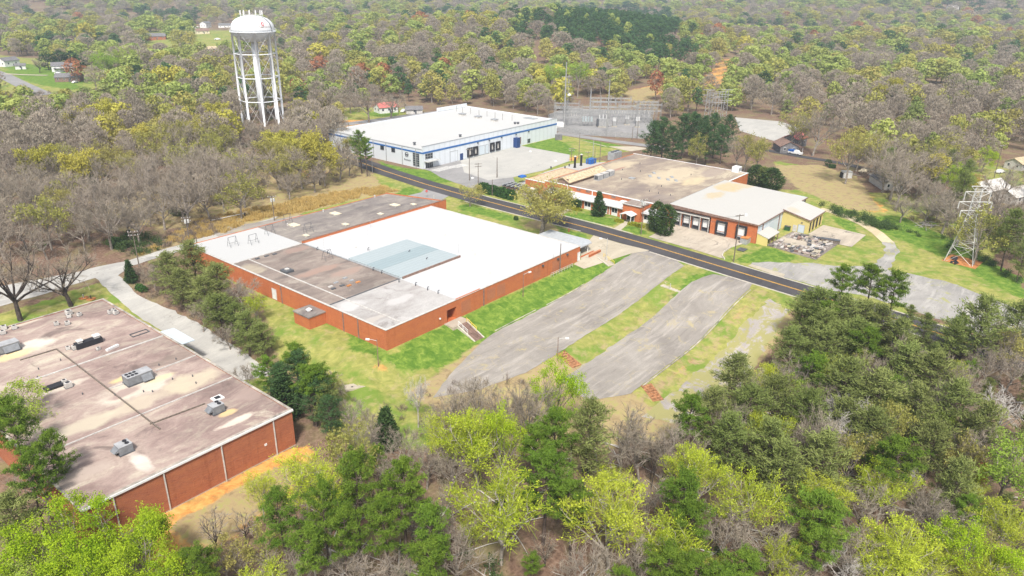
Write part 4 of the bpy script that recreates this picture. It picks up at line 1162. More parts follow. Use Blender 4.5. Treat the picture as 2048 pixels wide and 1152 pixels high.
def rack(x, y, z, h=2.6, s=1.1):
    mb = MB()
    for sx in (-s, s):
        mb.rod((x + sx, y - .9, z - .05), (x + sx, y, z + h), .05, 4); mb.rod((x + sx, y + .9, z - .05), (x + sx, y, z + h), .05, 4)
        mb.rod((x + sx, y - .5, z + h * .45), (x + sx, y + .5, z + h * .45), .04, 4)
    mb.rod((x - s, y, z + h), (x + s, y, z + h), .05, 4); mb.rod((x - s, y - .5, z + h * .45), (x + s, y - .5, z + h * .45), .04, 4)
    return mb.build('antenna_frame', M['dgrey'], R1)
for q in ((575.5, 445), (617, 464), (466, 492), (507, 487), (540, 468), (655, 519)):
    x, y = site(*q, 3.85); rack(x, y, 3.82)
for q, h in (((739, 502), 3.2), ((917, 506), 2.8), ((648, 497), 2.6), ((741, 455), 2.6), ((1107, 516), 1.2), ((735, 470), 2.2)):
    x, y = site(*q, 3.85); MB().rod((x, y, 3.8), (x, y, 3.8 + h), .04, 4).build('lightning_rod', M['grey'], R1)
for q in ((660, 472), (700, 479), (712, 494), (890, 470), (945, 501), (950, 509), (760, 462), (980, 546), (925, 462)):
    x, y = site(*q, 3.87); MB().obox((x, y), (0.8, 0.6), 0.75, .28, 3.85, 3.9).build('roof_patch', M['dirty_white'], R1)

# ===== entrance steps and the small flights between the lots
def steps(name, label, top, bot, z0, z1, wdt, n, mat, cat='steps', rails=()):
    """flight from top (x,y) at z0 down to bot at z1"""
    o = thing(name, label, cat, (top[0], top[1], z0))
    d = np.array(bot) - np.array(top); Lh = np.linalg.norm(d); u = d / Lh
    mb = MB()
    for i in range(n):
        c = np.array(top) + u * Lh * (i + .5) / n
        zt_ = z0 + (z1 - z0) * i / n
        mb.obox(c, u, Lh / n * .5, wdt / 2, min(z0, z1) - .6, zt_)
    mb.build('treads', M[mat], o)
    v = np.array([-u[1], u[0]])
    for s in (-1, 1):
        mb = MB(); a = np.array(top) + v * s * (wdt / 2 + .17); b = np.array(bot) + v * s * (wdt / 2 + .17)
        vs = []
        for p, zz in ((a, z0), (b, z1)):
            for q in (-.16, .16):
                for k in (-.8, .12): vs.append((p[0] + v[0] * q, p[1] + v[1] * q, zz + k))
        mb.add(vs, [(0, 1, 3, 2), (4, 6, 7, 5), (0, 4, 5, 1), (2, 3, 7, 6), (1, 5, 7, 3), (0, 2, 6, 4)])
        mb.build('kerb_wall', M['kerb' if mat != 'rust_step' else 'rust_step'], o)
    for s, m_, t0, t1 in rails:
        mb = MB(); pts = []
        for t in (t0, (t0 + t1) / 2, t1):
            p = np.array(top) + u * Lh * t + v * s * wdt / 2; zz = z0 + (z1 - z0) * t
            mb.rod((*p, zz - .2), (*p, zz + 1.0), .05, 6); pts.append((*p, zz + 1.0))
        mb.tube(pts, .055, 6); mb.tube([(p[0], p[1], p[2] - .45) for p in pts], .035, 5)
        mb.build('handrail', M[m_], o)
    return o
mbp = MB().box(104.9, 102.2, -1.8, 110.2, 104.98, -0.42)
lp = mbp.build('entrance_landing', M['concrete_old']); tag(lp, 'stained concrete landing outside the brick factory glass door', 'landing')
steps('entrance_steps', 'long flight of brown brick steps with white and yellow handrails below factory door', (107.8, 102.15), (107.6, 96.9), -0.45, -2.65, 2.5, 15, 'shingle_br', rails=((-1, 'white', 0.0, 0.55), (1, 'yellowrail', 0.0, 0.6)))
a = gnd(1226, 524); b = gnd(1247, 540)
steps('garden_steps', 'short concrete steps with yellow rail beside the street lamp and tan apron', (a[0], 102.0), (b[0] + .5, 97.2), float(terr(a[0], 102)) + .15, float(terr(b[0], 97.2)) + .1, 1.6, 6, 'concrete', rails=((1, 'yellowrail', 0.0, 1.0),))
a = gnd(1129, 705)
steps('bank_steps', 'rusty orange steps down the bank below the upper lot near a lamp post', (114.8, 80.4), (113.6, 75.2), float(terr(a[0], 80)) + .12, float(terr(a[0], 75.2)) + .08, 1.8, 7, 'rust_step')
a = gnd(1296, 772)
steps('bank_steps', 'rusty orange steps down the clay bank below the lower lot', (117.0, 60.8), (115, 56.8), float(terr(117, 60.8)) + .12, float(terr(115, 56.8)) + .08, 1.8, 7, 'rust_step')
a = gnd(1340, 578)
steps('bank_steps', 'pale concrete steps through the grass strip between two parking lots', (a[0] + 1, 80.5), (a[0] + 1, 75.2), float(terr(a[0], 80.5)) + .12, float(terr(a[0], 75.2)) + .08, 1.8, 6, 'concrete')

# ===== the near flat brick building
R2 = thing('brick_warehouse', 'flat roofed dark brick building with white downpipes and purple stained roof beside clay bank', 'building', (40, 130, -4))
BX0, BX1, BY0, BY1, BT = 25.6, 59.3, 95.8, 166.2, 3.0
ring_wall(BX0, BY0, BX1, BY1, -6.5, BT).build('wall', M['brick_dark'], R2)
MB().box(BX0 + .35, BY0 + .35, 2.4, BX1 - .35, BY1 - .35, BT - .12).build('roof', M['roof_purple'], R2)
mb = MB()
mb.box(BX0 - .1, BY0 - .12, BT, BX1 + .1, BY0 + .37, BT + .08); mb.box(BX0 - .1, BY0 + .37, BT, BX0 + .37, BY1 + .1, BT + .07)
mb.box(BX1 - .37, BY0 + .37, BT, BX1 + .1, BY1 + .1, BT + .07); mb.box(BX0 + .37, BY1 - .37, BT, BX1 - .37, BY1 + .1, BT + .07)
mb.build('coping', M['roof_edge'], R2)
MB().box(BX0, BY0 - .3, BT - .28, BX1 + .1, BY0 - .13, BT + .05).build('gutter', M['white'], R2)
for q in ((236, 1040), (334, 985), (447, 925), (549, 868)):
    x, z = on_y(*q, BY0); downpipe(R2, '-y', BY0, x, float(terr(x, BY0 - .5)) - .2, BT - .3, 'dirty_white', .075)
for q in ((347, 994), (395, 965), (414, 955), (458, 930), (477, 925), (520, 898), (537, 890), (578, 874)):
    x, z = on_y(*q, BY0)
    o = frame('-y', BY0, x - .7, x + .7, z - .7, z + .6, .1, .04).build('bricked_window', M['brick_patch'], R2)
    pan('-y', BY0, x - .6, x + .6, z - .6, z + .5, .02).build('infill', M['brick_dark'], o)
x, z = on_y(531, 889, BY0); pan('-y', BY0, x - .2, x + .2, z - .2, z + .2, .12).build('wall_light', M['white'], R2)
pan('-y', BY0, BX0, BX1, -6.2, -3.95, .06, -.01).build('plinth', M['concrete_old'], R2)
def seam(p, q, m_='dirty_white', wdt=.16, h=.14):
    a = np.array(site(*p, BT)); b = np.array(site(*q, BT)); d = b - a; L_ = np.linalg.norm(d)
    a[0] = np.clip(a[0], BX0 + .5, BX1 - .45); b[0] = np.clip(b[0], BX0 + .5, BX1 - .45)
    d = b - a; L_ = np.linalg.norm(d)
    MB().obox((a + b) / 2, d / L_, L_ / 2, wdt, BT - .115, BT - .1 + h).build('roof_seam', M[m_], R2)
seam((20, 775), (328, 670.7), 'dirty_white', .17); seam((102, 902), (471, 751), 'dirty_white', .1); seam((113, 698), (320, 858), 'wood', .1, .2)
seam((218, 777), (258, 764), 'dirty_white', .08, .2); seam((312, 741), (398, 708), 'dirty_white', .08, .2); seam((40, 720), (113, 698), 'wood', .08, .2); seam((300, 848), (410, 807), 'wood', .08, .2)
aw = MB(); y0, _ = on_x(372, 685, 59.4); y1, _ = on_x(405, 708, 59.4)
aw.prism([(59.45, 134.5), (59.45, 143.5), (63.4, 143.2), (63.4, 134.8)], lambda x, y: 1.6 - (x - 59.4) * .05, lambda x, y: 1.78 - (x - 59.4) * .05)
aw = aw.build('awning', M['metal_blue'], R2)
MB().box(59.31, 136, -4.5, 61.6, 138.4, 1.3).build('porch', M['cream'], aw)
for q in ((77, 738), (318, 730), (352, 718), (287, 783), (305, 783), (345, 758), (165, 788), (200, 680), (75, 755), (385, 752), (392, 766), (230, 790), (121, 720)):
    x, y = site(*q, BT)
    if BX0 + 1 < x < BX1 - 1 and BY0 + 1 < y < BY1 - 1: vent(R2, x, y, BT - .12, 'dgrey', .16, .4, False)

# ===== the white distribution warehouse
R3 = thing('white_warehouse', 'large white warehouse with blue stripe and loading docks beside the road', 'warehouse', (245, 240, 0))
WX0, WX1, WY0, WY1 = 200.8, 289.5, 210.4, 269.5
mb = MB()
mb.box(WX0, WY0, -1, WX1, WY0 + .4, 8.9); mb.box(WX0, WY0 + .4, -1, WX0 + .4, WY1, 7.6); mb.box(WX1 - .4, WY0 + .4, -1, WX1, WY1, 8.4); mb.box(WX0 + .4, WY1 - .4, -1, WX1 - .4, WY1, 7.9)
mb.box(268, WY1 - .6, 7.9, WX1, WY1 + .2, 9.6)
mb.build('wall', M['wh_wall'], R3)
MB().prism([(WX0 + .4, WY0 + .4), (WX1 - .4, WY0 + .4), (WX1 - .4, WY1 - .4), (WX0 + .4, WY1 - .4)], 6.5, lambda x, y: 7.45 + (x - WX0) * .004).build('roof', M['white_wh'], R3)
mb = MB(); pan('-y', WY0, WX0 - .1, WX1, 6.0, 6.7, .1, 0, mb); mb.build('stripe', M['blue'], R3)
pan('-x', WX0, WY0, WY1, 6.0, 6.6, .1, 0).build('stripe', M['blue'], R3)
mb = MB(); mb.box(WX0 - .12, WY0 - .12, 8.9, WX1 + .1, WY0 + .5, 9.0); mb.box(WX0 - .12, WY0 + .5, 7.6, WX0 + .5, WY1 + .1, 7.72); mb.build('coping', M['grey'], R3)
for px_ in (831.5, 804.6, 772.5, 747.5, 721): 
    y, z = on_x(px_, 300, WX0); pan('-x', WX0, y - .14, y + .14, 0, 7.4, .22).build('downpipe', M['grey'], R3)
for q in ((786.5, 299.5), (764.5, 294.7), (701, 279.5)):
    y, z = on_x(*q, WX0); window(R3, '-x', WX0, y - 1.2, y + 1.2, z - 1.1, z + 1.0, 1, 1, 'grey')
ya_, z_ = on_x(839, 320, WX0); yb_, z_ = on_x(826, 320, WX0)
window(R3, '-x', WX0, ya_, yb_, 0.5, 5.9, 3, 6, 'grey', wd=.16, name='corner_glazing')
xa, z_ = on_y(850, 312, WY0); xb, z_ = on_y(865.5, 308, WY0)
window(R3, '-y', WY0, xa, xb, 3.6, 5.9, 3, 2, 'grey', wd=.14)
e = window(R3, '-y', WY0, xa, xb, 0.0, 2.7, 4, 1, 'grey', wd=.14, name='entrance_doors')
cnp = MB().box(xa - .6, WY0 - 2.2, 2.85, xb + 2.2, WY0 - .1, 3.05).build('canopy', M['steel'], R3)
for sx in (xa + .3, xb + 1): MB().rod((sx, WY0 - .1, 4.1), (sx, WY0 - 2.0, 3.05), .05, 5).build('stay', M['grey'], cnp)
def on_front(px, py): return on_y(px, py, WY0)
x0, _ = on_front(900, 320); x1, _ = on_front(915.5, 315)
o = frame('-y', WY0, x0, x1, 0, 4.6, .15, .1).build('roller_door', M['grey'], R3); pan('-y', WY0, x0 + .15, x1 - .15, 0, 4.45, .04).build('shutter', M['wh_wall'], o)
x0, _ = on_front(920, 315); x1, _ = on_front(926, 315); door(R3, '-y', WY0, x0, x1, 0, 2.8, 'navy', 'navy')
for a_, b_ in ((934, 944), (946, 955.2), (991, 999.5), (979.5, 988)):
    x0, _ = on_front(a_, 310); x1, _ = on_front(b_, 306)
    o = frame('-y', WY0, x0, x1, .6, 4.4, .75, .5).build('dock_door', M['black'], R3)
    pan('-y', WY0, x0 + .75, x1 - .75, 1.2, 3.65, .1).build('door_panel', M['dirty_white'], o)
for a_, b_ in ((957.5, 969.5), (970.5, 977)):
    x0, _ = on_front(a_, 303); x1, _ = on_front(b_, 301)
    o = frame('-y', WY0, x0, x1, .2, 4.2, .12, .12).build('dock_door', M['grey'], R3); pan('-y', WY0, x0 + .12, x1 - .12, .3, 4.05, .05).build('door_panel', M['metal_blue'], o)
x0, _ = on_front(1026.5, 290); x1, _ = on_front(1031, 289); MB().box(x0, WY0 - 2.2, -.5, x1 + .6, WY0 - .02, 4.4).build('stair_tower', M['navy'], R3)
x0, _ = on_front(1034, 287); x1, _ = on_front(1041, 285); o = frame('-y', WY0, x0, x1, 1.0, 4.0, .4, .3).build('dock_door', M['shingle_br'], R3); pan('-y', WY0, x0 + .4, x1 - .4, 1.4, 3.6, .06).build('door_panel', M['dgrey'], o)
x, z = on_front(1057.5, 281.5); window(R3, '-y', WY0, x - 1.1, x + 1.1, z - 1, z + 1, 2, 1, 'grey')
for px_ in (955, 978, 1002.5, 1031.5, 1056.5):
    x, z = on_front(px_, 280); pan('-y', WY0, x - .3, x + .3, 5.5, 5.9, .5).build('flood_light', M['dgrey'], R3)
for q in ((924.6, 231.5), (956.3, 236.7), (989, 242.8)):
    x, y = site(*q, 7.6); o = MB().box(x - 1.3, y - 1.3, 7.4, x + 1.3, y + 1.3, 8.6).build('roof_curb', M['dirty_white'], R3); MB().box(x - 1.5, y - 1.5, 8.6, x + 1.5, y + 1.5, 8.75).build('lid', M['grey'], o)
for q in ((829, 289.5), (920.5, 273.8), (1036, 248.5), (1030, 248.5)):
    x, y = site(*q, 7.6); vent(R3, x, y, 7.5, 'dgrey', .7, 1.2)
for q in ((1055, 236), (1067, 237.5)):
    x, y = site(*q, 7.8); MB().box(x - 2, y - 1.4, 7.7, x + 2, y + 1.4, 8.0).build('roof_hatch', M['grey'], R3)
for q in ((913, 223.5), (925, 227), (941, 228), (958, 231), (974, 233.5), (990, 237), (1005, 240), (1024, 242)):
    x, y = site(*q, 7.6); MB().rod((x, y, 7.5), (x, y, 10.6), .09, 5).build('roof_pole', M['wood'], R3)
def text_curve(name, s, size, m, parent, loc, rot):
    """raised lettering as a mesh part"""
    cu = D.curves.new(name, 'FONT'); cu.body = s; cu.size = size; cu.extrude = 0.02; cu.align_x = 'CENTER'
    tmp = D.objects.new(name, cu); C.objects.link(tmp)
    me_ = D.meshes.new_from_object(tmp.evaluated_get(bpy.context.evaluated_depsgraph_get()))
    D.objects.remove(tmp); me_.name = name; me_.materials.clear(); me_.materials.append(m)
    o = D.objects.new(name, me_); C.objects.link(o); o.parent = parent
    l = ROOT_LOC[parent.name]
    o.location = (loc[0] - l[0], loc[1] - l[1], loc[2] - l[2]); o.rotation_euler = rot
    return o
y, z = on_x(813.8, 309.5, WX0)
mb = MB()
ang = np.linspace(rad(-60), rad(220), 20)
mb.tube([(WX0 - .12, y + .95 * math.cos(a), z + .1 + .95 * math.sin(a)) for a in ang], .07, 5)
mb.tube([(WX0 - .12, y + .75, z + .55), (WX0 - .12, y + .3, z - .35), (WX0 - .12, y - .05, z + .35), (WX0 - .12, y - .4, z - .35), (WX0 - .12, y - .75, z + .5)], .15, 5)
mb.tube([(WX0 - .12, y + .4, z - .75), (WX0 - .12, y - .1, z - .65), (WX0 - .12, y - .5, z - .8)], .06, 5)
mb.build('sign_emblem', M['black'], R3)
text_curve('sign_lettering', 'Ronnoch', 1.05, M['dgrey'], R3, (WX0 - .1, y - .3, z - 2.3), (math.pi / 2, 0, -math.pi / 2))

# ===== brick plant across the road
R4 = thing('brick_plant', 'low brick plant with tan stained roof, white awnings and small gabled entrance across the road', 'factory', (230, 128, 0))
PZ = 5.2
PX0, PX1, PY0, PY1 = 202.6, 262.3, 103.0, 151.5
mb = ring_wall(PX0, PY0, PX1, PY1, -1, PZ)
mb.build('wall', M['brick'], R4)
MB().box(PX0 + .35, PY0 + .35, 4.6, PX1 - .35, PY1 - .35, PZ - .08).build('roof', M['roof_tan'], R4)
mb = MB(); mb.box(PX0 - .15, PY0 - .1, PZ, PX0 + .4, PY1 + .1, PZ + .22); mb.box(PX0 + .4, PY0 - .1, PZ, PX1 + .1, PY0 + .4, PZ + .12); mb.box(PX1 - .4, PY0 + .4, PZ, PX1 + .1, PY1 + .1, PZ + .12); mb.build('coping', M['white'], R4)
for px_ in (1135.5, 1185.5):
    y, z = on_x(px_, 375, PX0); pan('-x', PX0, y - .15, y + .15, 3.2, PZ, .15).build('downpipe', M['white'], R4)
for q in ((1157, 379), (1176, 382.5), (1227, 393.5)):
    y, z = on_x(*q, PX0); pan('-x', PX0, y - .8, y + .8, z - .45, z + .45, .05).build('louvre', M['shingle_br'], R4)
# front office range with white sloping roofs
mb = MB(); mb.box(198.4, 117.0, -1, 198.75, 149, 2.9); mb.box(198.75, 148.7, -1, PX0 - .01, 149, 2.9); mb.build('office_wall', M['brick'], R4)
for y0, y1 in ((127.6, 148.0), (116.6, 126.8)):
    MB().prism([(197.6, y0), (PX0 - .02, y0), (PX0 - .02, y1), (197.6, y1)], lambda x, y: 2.9 + (x - 197.6) * .12, lambda x, y: 3.15 + (x - 197.6) * .12).build('awning_roof', M['white_roof'], R4)
for y0, y1 in ((119.0, 121.2), (122.8, 125.4), (129.2, 131.8)):
    window(R4, '-x', 198.4, y0, y1, 0.9, 2.7, 2, 1, 'white', 'glass', .12)
    pan('-x', 198.4, y0, y1, -.3, .88, .07).build('spandrel_panel', M['white'], R4)
for y in (122.0, 126.6, 133): pan('-x', 198.4, y - .12, y + .12, -.5, 2.9, .15).build('downpipe', M['white'], R4)
o = frame('-x', 198.4, 133.6, 136.6, -.3, 2.6, .25, .3).build('entry', M['dirty_white'], R4); pan('-x', 198.4, 133.85, 136.35, -.3, 2.35, .05).build('door', M['dgrey'], o)
bx = MB().box(200.3, 117.2, 3.55, 201.9, 119.6, 4.6).build('roof_curb', M['white'], R4)
# taller entrance block with gabled porch
eb = MB(); eb.box(197.3, 110.2, -1, 205.5, 116.5, 4.85); eb = eb.build('entrance_block', M['brick'], R4)
MB().box(197.0, 109.9, 4.85, 205.9, 116.6, 5.1).build('roof', M['roof_brown'], eb)
MB().box(196.9, 109.8, 5.1, 197.1, 116.7, 5.2).build('edge', M['white'], eb)
pr = MB(); pr.add([(193.8, 111.2, 2.6), (193.8, 113.35, 3.25), (193.8, 115.5, 2.6), (197.28, 111.2, 2.6), (197.28, 113.35, 3.25), (197.28, 115.5, 2.6),
                   (193.8, 111.2, 2.4), (193.8, 113.35, 3.05), (193.8, 115.5, 2.4), (197.28, 111.2, 2.4), (197.28, 113.35, 3.05), (197.28, 115.5, 2.4)],
                  [(0, 3, 4, 1), (1, 4, 5, 2), (6, 7, 10, 9), (7, 8, 11, 10), (0, 1, 7, 6), (1, 2, 8, 7), (3, 9, 10, 4), (4, 10, 11, 5), (0, 6, 9, 3), (2, 5, 11, 8)])
pr = pr.build('porch_roof', M['white'], R4)
for y in (111.5, 115.2):
    for x in (194.1,): MB().box(x - .1, y - .1, -.3, x + .1, y + .1, 2.45).build('post', M['white'], pr)
o = frame('-x', 197.3, 112.0, 114.8, 0, 2.5, .15, .1).build('glass_door', M['white'], R4); pan('-x', 197.3, 112.15, 114.65, 0.02, 2.35, .04).build('pane', M['glass'], o)
MB().box(197.25, 113.3, 0.02, 197.36, 113.5, 2.35)
ln = MB(); ln.box(198.4, 103.3, -1, 198.75, 110.15, 2.9); ln = ln.build('office_wall', M['brick'], R4)
MB().prism([(197.6, 103.3), (PX0 - .02, 103.3), (PX0 - .02, 109.85), (197.6, 109.85)], lambda x, y: 3.0 + (x - 197.6) * .12, lambda x, y: 3.2 + (x - 197.6) * .12).build('awning_roof', M['white_roof'], R4)
for y0, y1 in ((107.0, 109.4), (104.2, 106.4)):
    window(R4, '-x', 198.4, y0, y1, 1.0, 2.6, 2, 1, 'white', 'glass', .12); pan('-x', 198.4, y0, y1, -.3, .98, .07).build('spandrel_panel', M['white'], R4)
# gabled monitor roof and low flat wing with stacks
gm = MB(); gx0, gx1, ge0, ge1, gr = 202.7, 226.5, 141.2, 147.2, 144.2
gm.add([(gx0, ge0, 6.3), (gx1, ge0, 6.3), (gx1, gr, 7.7), (gx0, gr, 7.7), (gx0, ge1, 6.3), (gx1, ge1, 6.3),
        (gx0, ge0, 6.05), (gx1, ge0, 6.05), (gx1, gr, 7.45), (gx0, gr, 7.45), (gx0, ge1, 6.05), (gx1, ge1, 6.05)],
       [(0, 1, 2, 3), (3, 2, 5, 4), (6, 9, 8, 7), (9, 10, 11, 8), (0, 6, 7, 1), (4, 5, 11, 10), (0, 3, 9, 6), (3, 4, 10, 9), (1, 7, 8, 2), (2, 8, 11, 5)])
gm = gm.build('monitor_roof', M['tanboard'], R4)
mb = MB(); mb.box(203.2, 141.8, PZ - .1, 226, 142.0, 6.2); mb.box(203.2, 146.4, PZ - .1, 226, 146.6, 6.2); mb.prism([(203.2, 142.0), (203.4, 142.0), (203.4, 146.4), (203.2, 146.4)], PZ - .1, 7.3); mb.build('clerestory', M['shingle_br'], gm)
lw = ring_wall(203.0, 151.55, 226, 160.5, -1, 4.3).build('boiler_wing', M['brick'], R4)
MB().box(203.3, 151.85, 3.9, 225.7, 160.2, 4.25).build('roof', M['tanboard'], lw)
MB().box(202.9, 151.55, 4.3, 203.45, 160.6, 4.42).build('edge', M['white'], lw)
for q in ((1149.5, 335), (1162, 331)):
    x, y = site(*q, 4.25); o = MB().lathe(x, y, [(.55, 4.2), (.55, 4.5), (.42, 4.6), (.42, 8.3)], 12).build('stack', M['black'], R4); MB().lathe(x, y, [(.5, 8.3), (.6, 8.5), (.1, 8.8)], 10).build('cap', M['dirty_white'], o)
for q in ((1130, 336.5), (1138.5, 332), (1102, 337)):
    x, y = site(*q, 4.3); vent(R4, x, y, 4.22, 'dgrey', .35, .9)
for q in ((1285, 309), (1280, 328), (1245, 340), (1243, 359), (1299, 383), (1317, 387), (1341, 391), (1323, 373), (1281, 343), (1382, 350)):
    x, y = site(*q, PZ); vent(R4, x, y, PZ - .1, 'dgrey', .2, .6, False)
for q in ((1300, 352), (1318, 356), (1336, 359), (1352, 361), (1344, 354), (1308, 346)):
    x, y = site(*q, PZ); MB().obox((x, y), (.8, .6), 1.3, .5, PZ - .1, PZ + .12).build('roof_patch', M['grey'], R4)
x, y = site(1264, 357, PZ); hatch(R4, x, y, PZ - .1, .9, .9, 'grey')

# ===== metal roofed loading building
R5 = thing('loading_building', 'brick fronted loading building with pale ribbed metal roof and six dock bays', 'warehouse', (222, 88, 0))
QX0, QX1, QY0, QY1 = 202.3, 241.5, 74.5, 102.6
e0, e1 = 5.9, 6.6
mb = MB(); mb.box(QX0, QY0, -1.2, QX0 + .35, 89.2, 5.55); mb.box(QX0 + .8, 89.2, -1.2, QX0 + 1.15, QY1, 5.55)
mb.box(QX0, 88.9, -1.2, QX0 + .8, 89.2, 5.0); mb.box(QX0, QY1 - .3, -1.2, QX0 + .79, QY1, 4.6)
mb.build('wall', M['brick'], R5)
mb = MB(); mb.box(QX0 + .36, QY0, -1, QX1, QY0 + .3, 5.6); mb.box(QX1 - .3, QY0 + .3, -1, QX1, QY1, 5.9); mb.build('metal_wall', M['metal_blue'], R5)
MB().prism([(QX0 - .35, QY0 - .4), (QX1 + .3, QY0 - .4), (QX1 + .3, QY1 + .2), (QX0 - .35, QY1 + .2)], lambda x, y: 5.6 + (y - QY0) * .025, lambda x, y: 5.8 + (y - QY0) * .025).build('roof', M['metal_roof'], R5)
mb = MB(); mb.prism([(QX0 - .35, QY0 - .55), (QX1 + .3, QY0 - .55), (QX1 + .3, QY0 - .4), (QX0 - .35, QY0 - .4)], 5.5, 5.83); mb.prism([(QX0 - .5, QY0 - .4), (QX0 - .35, QY0 - .4), (QX0 - .35, QY1 + .2), (QX0 - .5, QY1 + .2)], 5.5, lambda x, y: 5.85 + (y - QY0) * .025); mb.build('gutter', M['shingle_br'], R5)
pan('-y', QY1 + .2, QX0, QX1, 5.9, 6.55, 0, .12).build('flashing', M['grey'], R5)
MB().prism([(QX0 - .35, 89.3), (QX0 + .79, 89.3), (QX0 + .79, 102.3), (QX0 - .35, 102.3)], lambda x, y: 4.45 + (x - QX0) * .3, lambda x, y: 4.62 + (x - QX0) * .3).build('dock_canopy', M['metal_roof'], R5)
for y0, y1 in ((99.0, 101.6), (95.8, 98.3), (92.6, 95.1), (89.7, 91.9)):
    P_ = QX0 + .8
    o = frame('-x', P_, y0, y1, 0.2, 3.9, .28, .35).build('dock_door', M['dgrey'], R5)
    pan('-x', P_, y0 + .28, y1 - .28, 1.3, 3.6, .08).build('door_panel', M['white'], o)
    pan('-x', P_, y0 + .28, y1 - .28, .2, 1.2, .3).build('dock_leveller', M['black'], o)
    MB().box(QX0 - .3, y0 - .45, -.5, QX0 + 0.0, y0 - .25, 4.35).build('dock_post', M['dirty_white'], R5)
for y0, y1 in ((83.5, 87.0), (77.4, 80.6)):
    o = frame('-x', QX0, y0, y1, 0.5, 4.6, .5, .55).build('dock_door', M['black'], R5)
    pan('-x', QX0, y0 + .5, y1 - .5, 1.5, 4.1, .08).build('door_panel', M['white'], o)
    pan('-x', QX0, y0 + .5, y1 - .5, .3, 1.3, .4).build('dock_leveller', M['grey'], o)
for y in (QY0 + .15,):
    for x in (206.2, 219.0, 240.8): MB().box(x - .13, QY0 - .25, 0, x + .13, QY0 - .02, 5.5).build('downpipe', M['shingle_br'], R5)
# lean-to on the metal side
lt = MB(); lt.prism([(202.4, 70.9), (210.8, 70.9), (210.8, 74.45), (202.4, 74.45)], lambda x, y: 2.15 + (y - 70.9) * .28, lambda x, y: 2.33 + (y - 70.9) * .28)
lt = lt.build('lean_to', M['metal_roof'], R5)
MB().prism([(202.5, 71.2), (202.8, 71.2), (202.8, 74.4), (202.5, 74.4)], -.6, lambda x, y: 2.1 + (y - 70.9) * .28).build('end_wall', M['yellow'], lt)
MB().box(202.9, 73.9, -.3, 210.6, 74.3, 2.0).build('back_wall', M['brick_dark'], lt)
for x in (205, 207.6, 210.5): MB().box(x - .1, 71.1, -.3, x + .1, 71.3, 2.2).build('post', M['shingle_br'], lt)
# yellow annex
YX0, YX1, YY0, YY1 = 221.6, 234.4, 66.2, 74.45
ya = MB(); ya.prism([(YX0, YY0), (YX0 + .3, YY0), (YX0 + .3, YY1), (YX0, YY1)], -.6, lambda x, y: 4.3 + (y - YY0) * .22)
ya.box(YX0 + .3, YY0, 3.4, YX1, YY0 + .3, 4.3); ya.box(YX1 - .3, YY0 + .3, -.6, YX1, YY1, 4.3)
for x in (YX0 + .3, 224.6, 227.6, 230.8, YX1 - .8): ya.box(x, YY0, -.6, x + .5, YY0 + .3, 3.4)
ya = ya.build('yellow_annex', M['yellow'], R5)
MB().prism([(YX0 - .3, YY0 - .3), (YX1 + .3, YY0 - .3), (YX1 + .3, YY1), (YX0 - .3, YY1)], lambda x, y: 4.31 + (y - YY0) * .22, lambda x, y: 4.5 + (y - YY0) * .22).build('roof', M['metal_roof'], ya)
MB().box(YX0 - .32, YY0 - .42, 4.1, YX1 + .3, YY0 - .3, 4.45).build('gutter', M['shingle_br'], ya)
MB().prism([(YX0 - .42, YY0 - .3), (YX0 - .3, YY0 - .3), (YX0 - .3, YY1), (YX0 - .42, YY1)], lambda x, y: 4.15 + (y - YY0) * .22, lambda x, y: 4.5 + (y - YY0) * .22).build('trim', M['shingle_br'], ya)
for x0, x1 in ((222.5, 224.5), (225.2, 227.5), (228.2, 230.7), (231.4, 233.5)): MB().box(x0, YY0 + .25, 0.2, x1, YY0 + .4, 3.4).build('bay_panel', M['black'], ya)  # plain black panel filling each bay between the posts
o = frame('-x', YX0, 67.3, 69.3, -.1, 2.5, .1, .08).build('roller_door', M['grey'], ya); pan('-x', YX0, 67.4, 69.2, -.1, 2.4, .04).build('shutter', M['metal_blue'], o)
pan('-x', YX0, 69.6, 70.8, -.1, 2.0, .05).build('patched_door', M['dirty_white'], ya)
pan('-x', YX0, 68.1, 68.5, 3.0, 3.3, .2).build('wall_light', M['dgrey'], ya)
# ------------------------------------------------------------------ water tower
tx, ty, tz = gnd(527, 246)
TH = tall(527, 246, 500.5, 27)
T1 = thing('water_tower', 'tall white water tower with domed tank, legs, central riser and rooftop antennas', 'water tower', (tx, ty, tz))
z0 = tz
zr = z0 + 44.7            # catwalk level
RT = 10.3
prof = [(1.6, zr - RT * .50), (RT * .45, zr - RT * .47), (RT * .75, zr - RT * .34), (RT * .95, zr - RT * .13), (RT, zr)]
MB().lathe(tx, ty, prof, 40).build('tank_bowl', M['tank'], T1, smooth=True)
prof = [(RT, zr), (RT, zr + RT * .14), (RT * .97, zr + RT * .28), (RT * .88, zr + RT * .43), (RT * .72, zr + RT * .56), (RT * .5, zr + RT * .65), (RT * .25, zr + RT * .70), (0.05, zr + RT * .715)]
tk = MB().lathe(tx, ty, prof, 40).build('tank_dome', M['tank'], T1, smooth=True)
MB().lathe(tx, ty, [(RT + .02, zr - .25), (RT + .7, zr - .22), (RT + .7, zr + .05), (RT + .02, zr + .06)], 40).build('catwalk', M['tank'], T1)
mb = MB()
for k in range(40):
    a = 2 * math.pi * k / 40
    p = (tx + (RT + .65) * math.cos(a), ty + (RT + .65) * math.sin(a)); mb.rod((*p, zr), (*p, zr + 1.1), .035, 4)
mb.tube([(tx + (RT + .65) * math.cos(a), ty + (RT + .65) * math.sin(a), zr + 1.1) for a in np.linspace(0, 2 * math.pi, 41)], .05, 4)
mb.build('guard_rail', M['tank'], T1)
MB().lathe(tx, ty, [(1.6, z0 - .5), (1.6, zr - RT * .48)], 20).build('riser', M['tank'], T1, smooth=True)
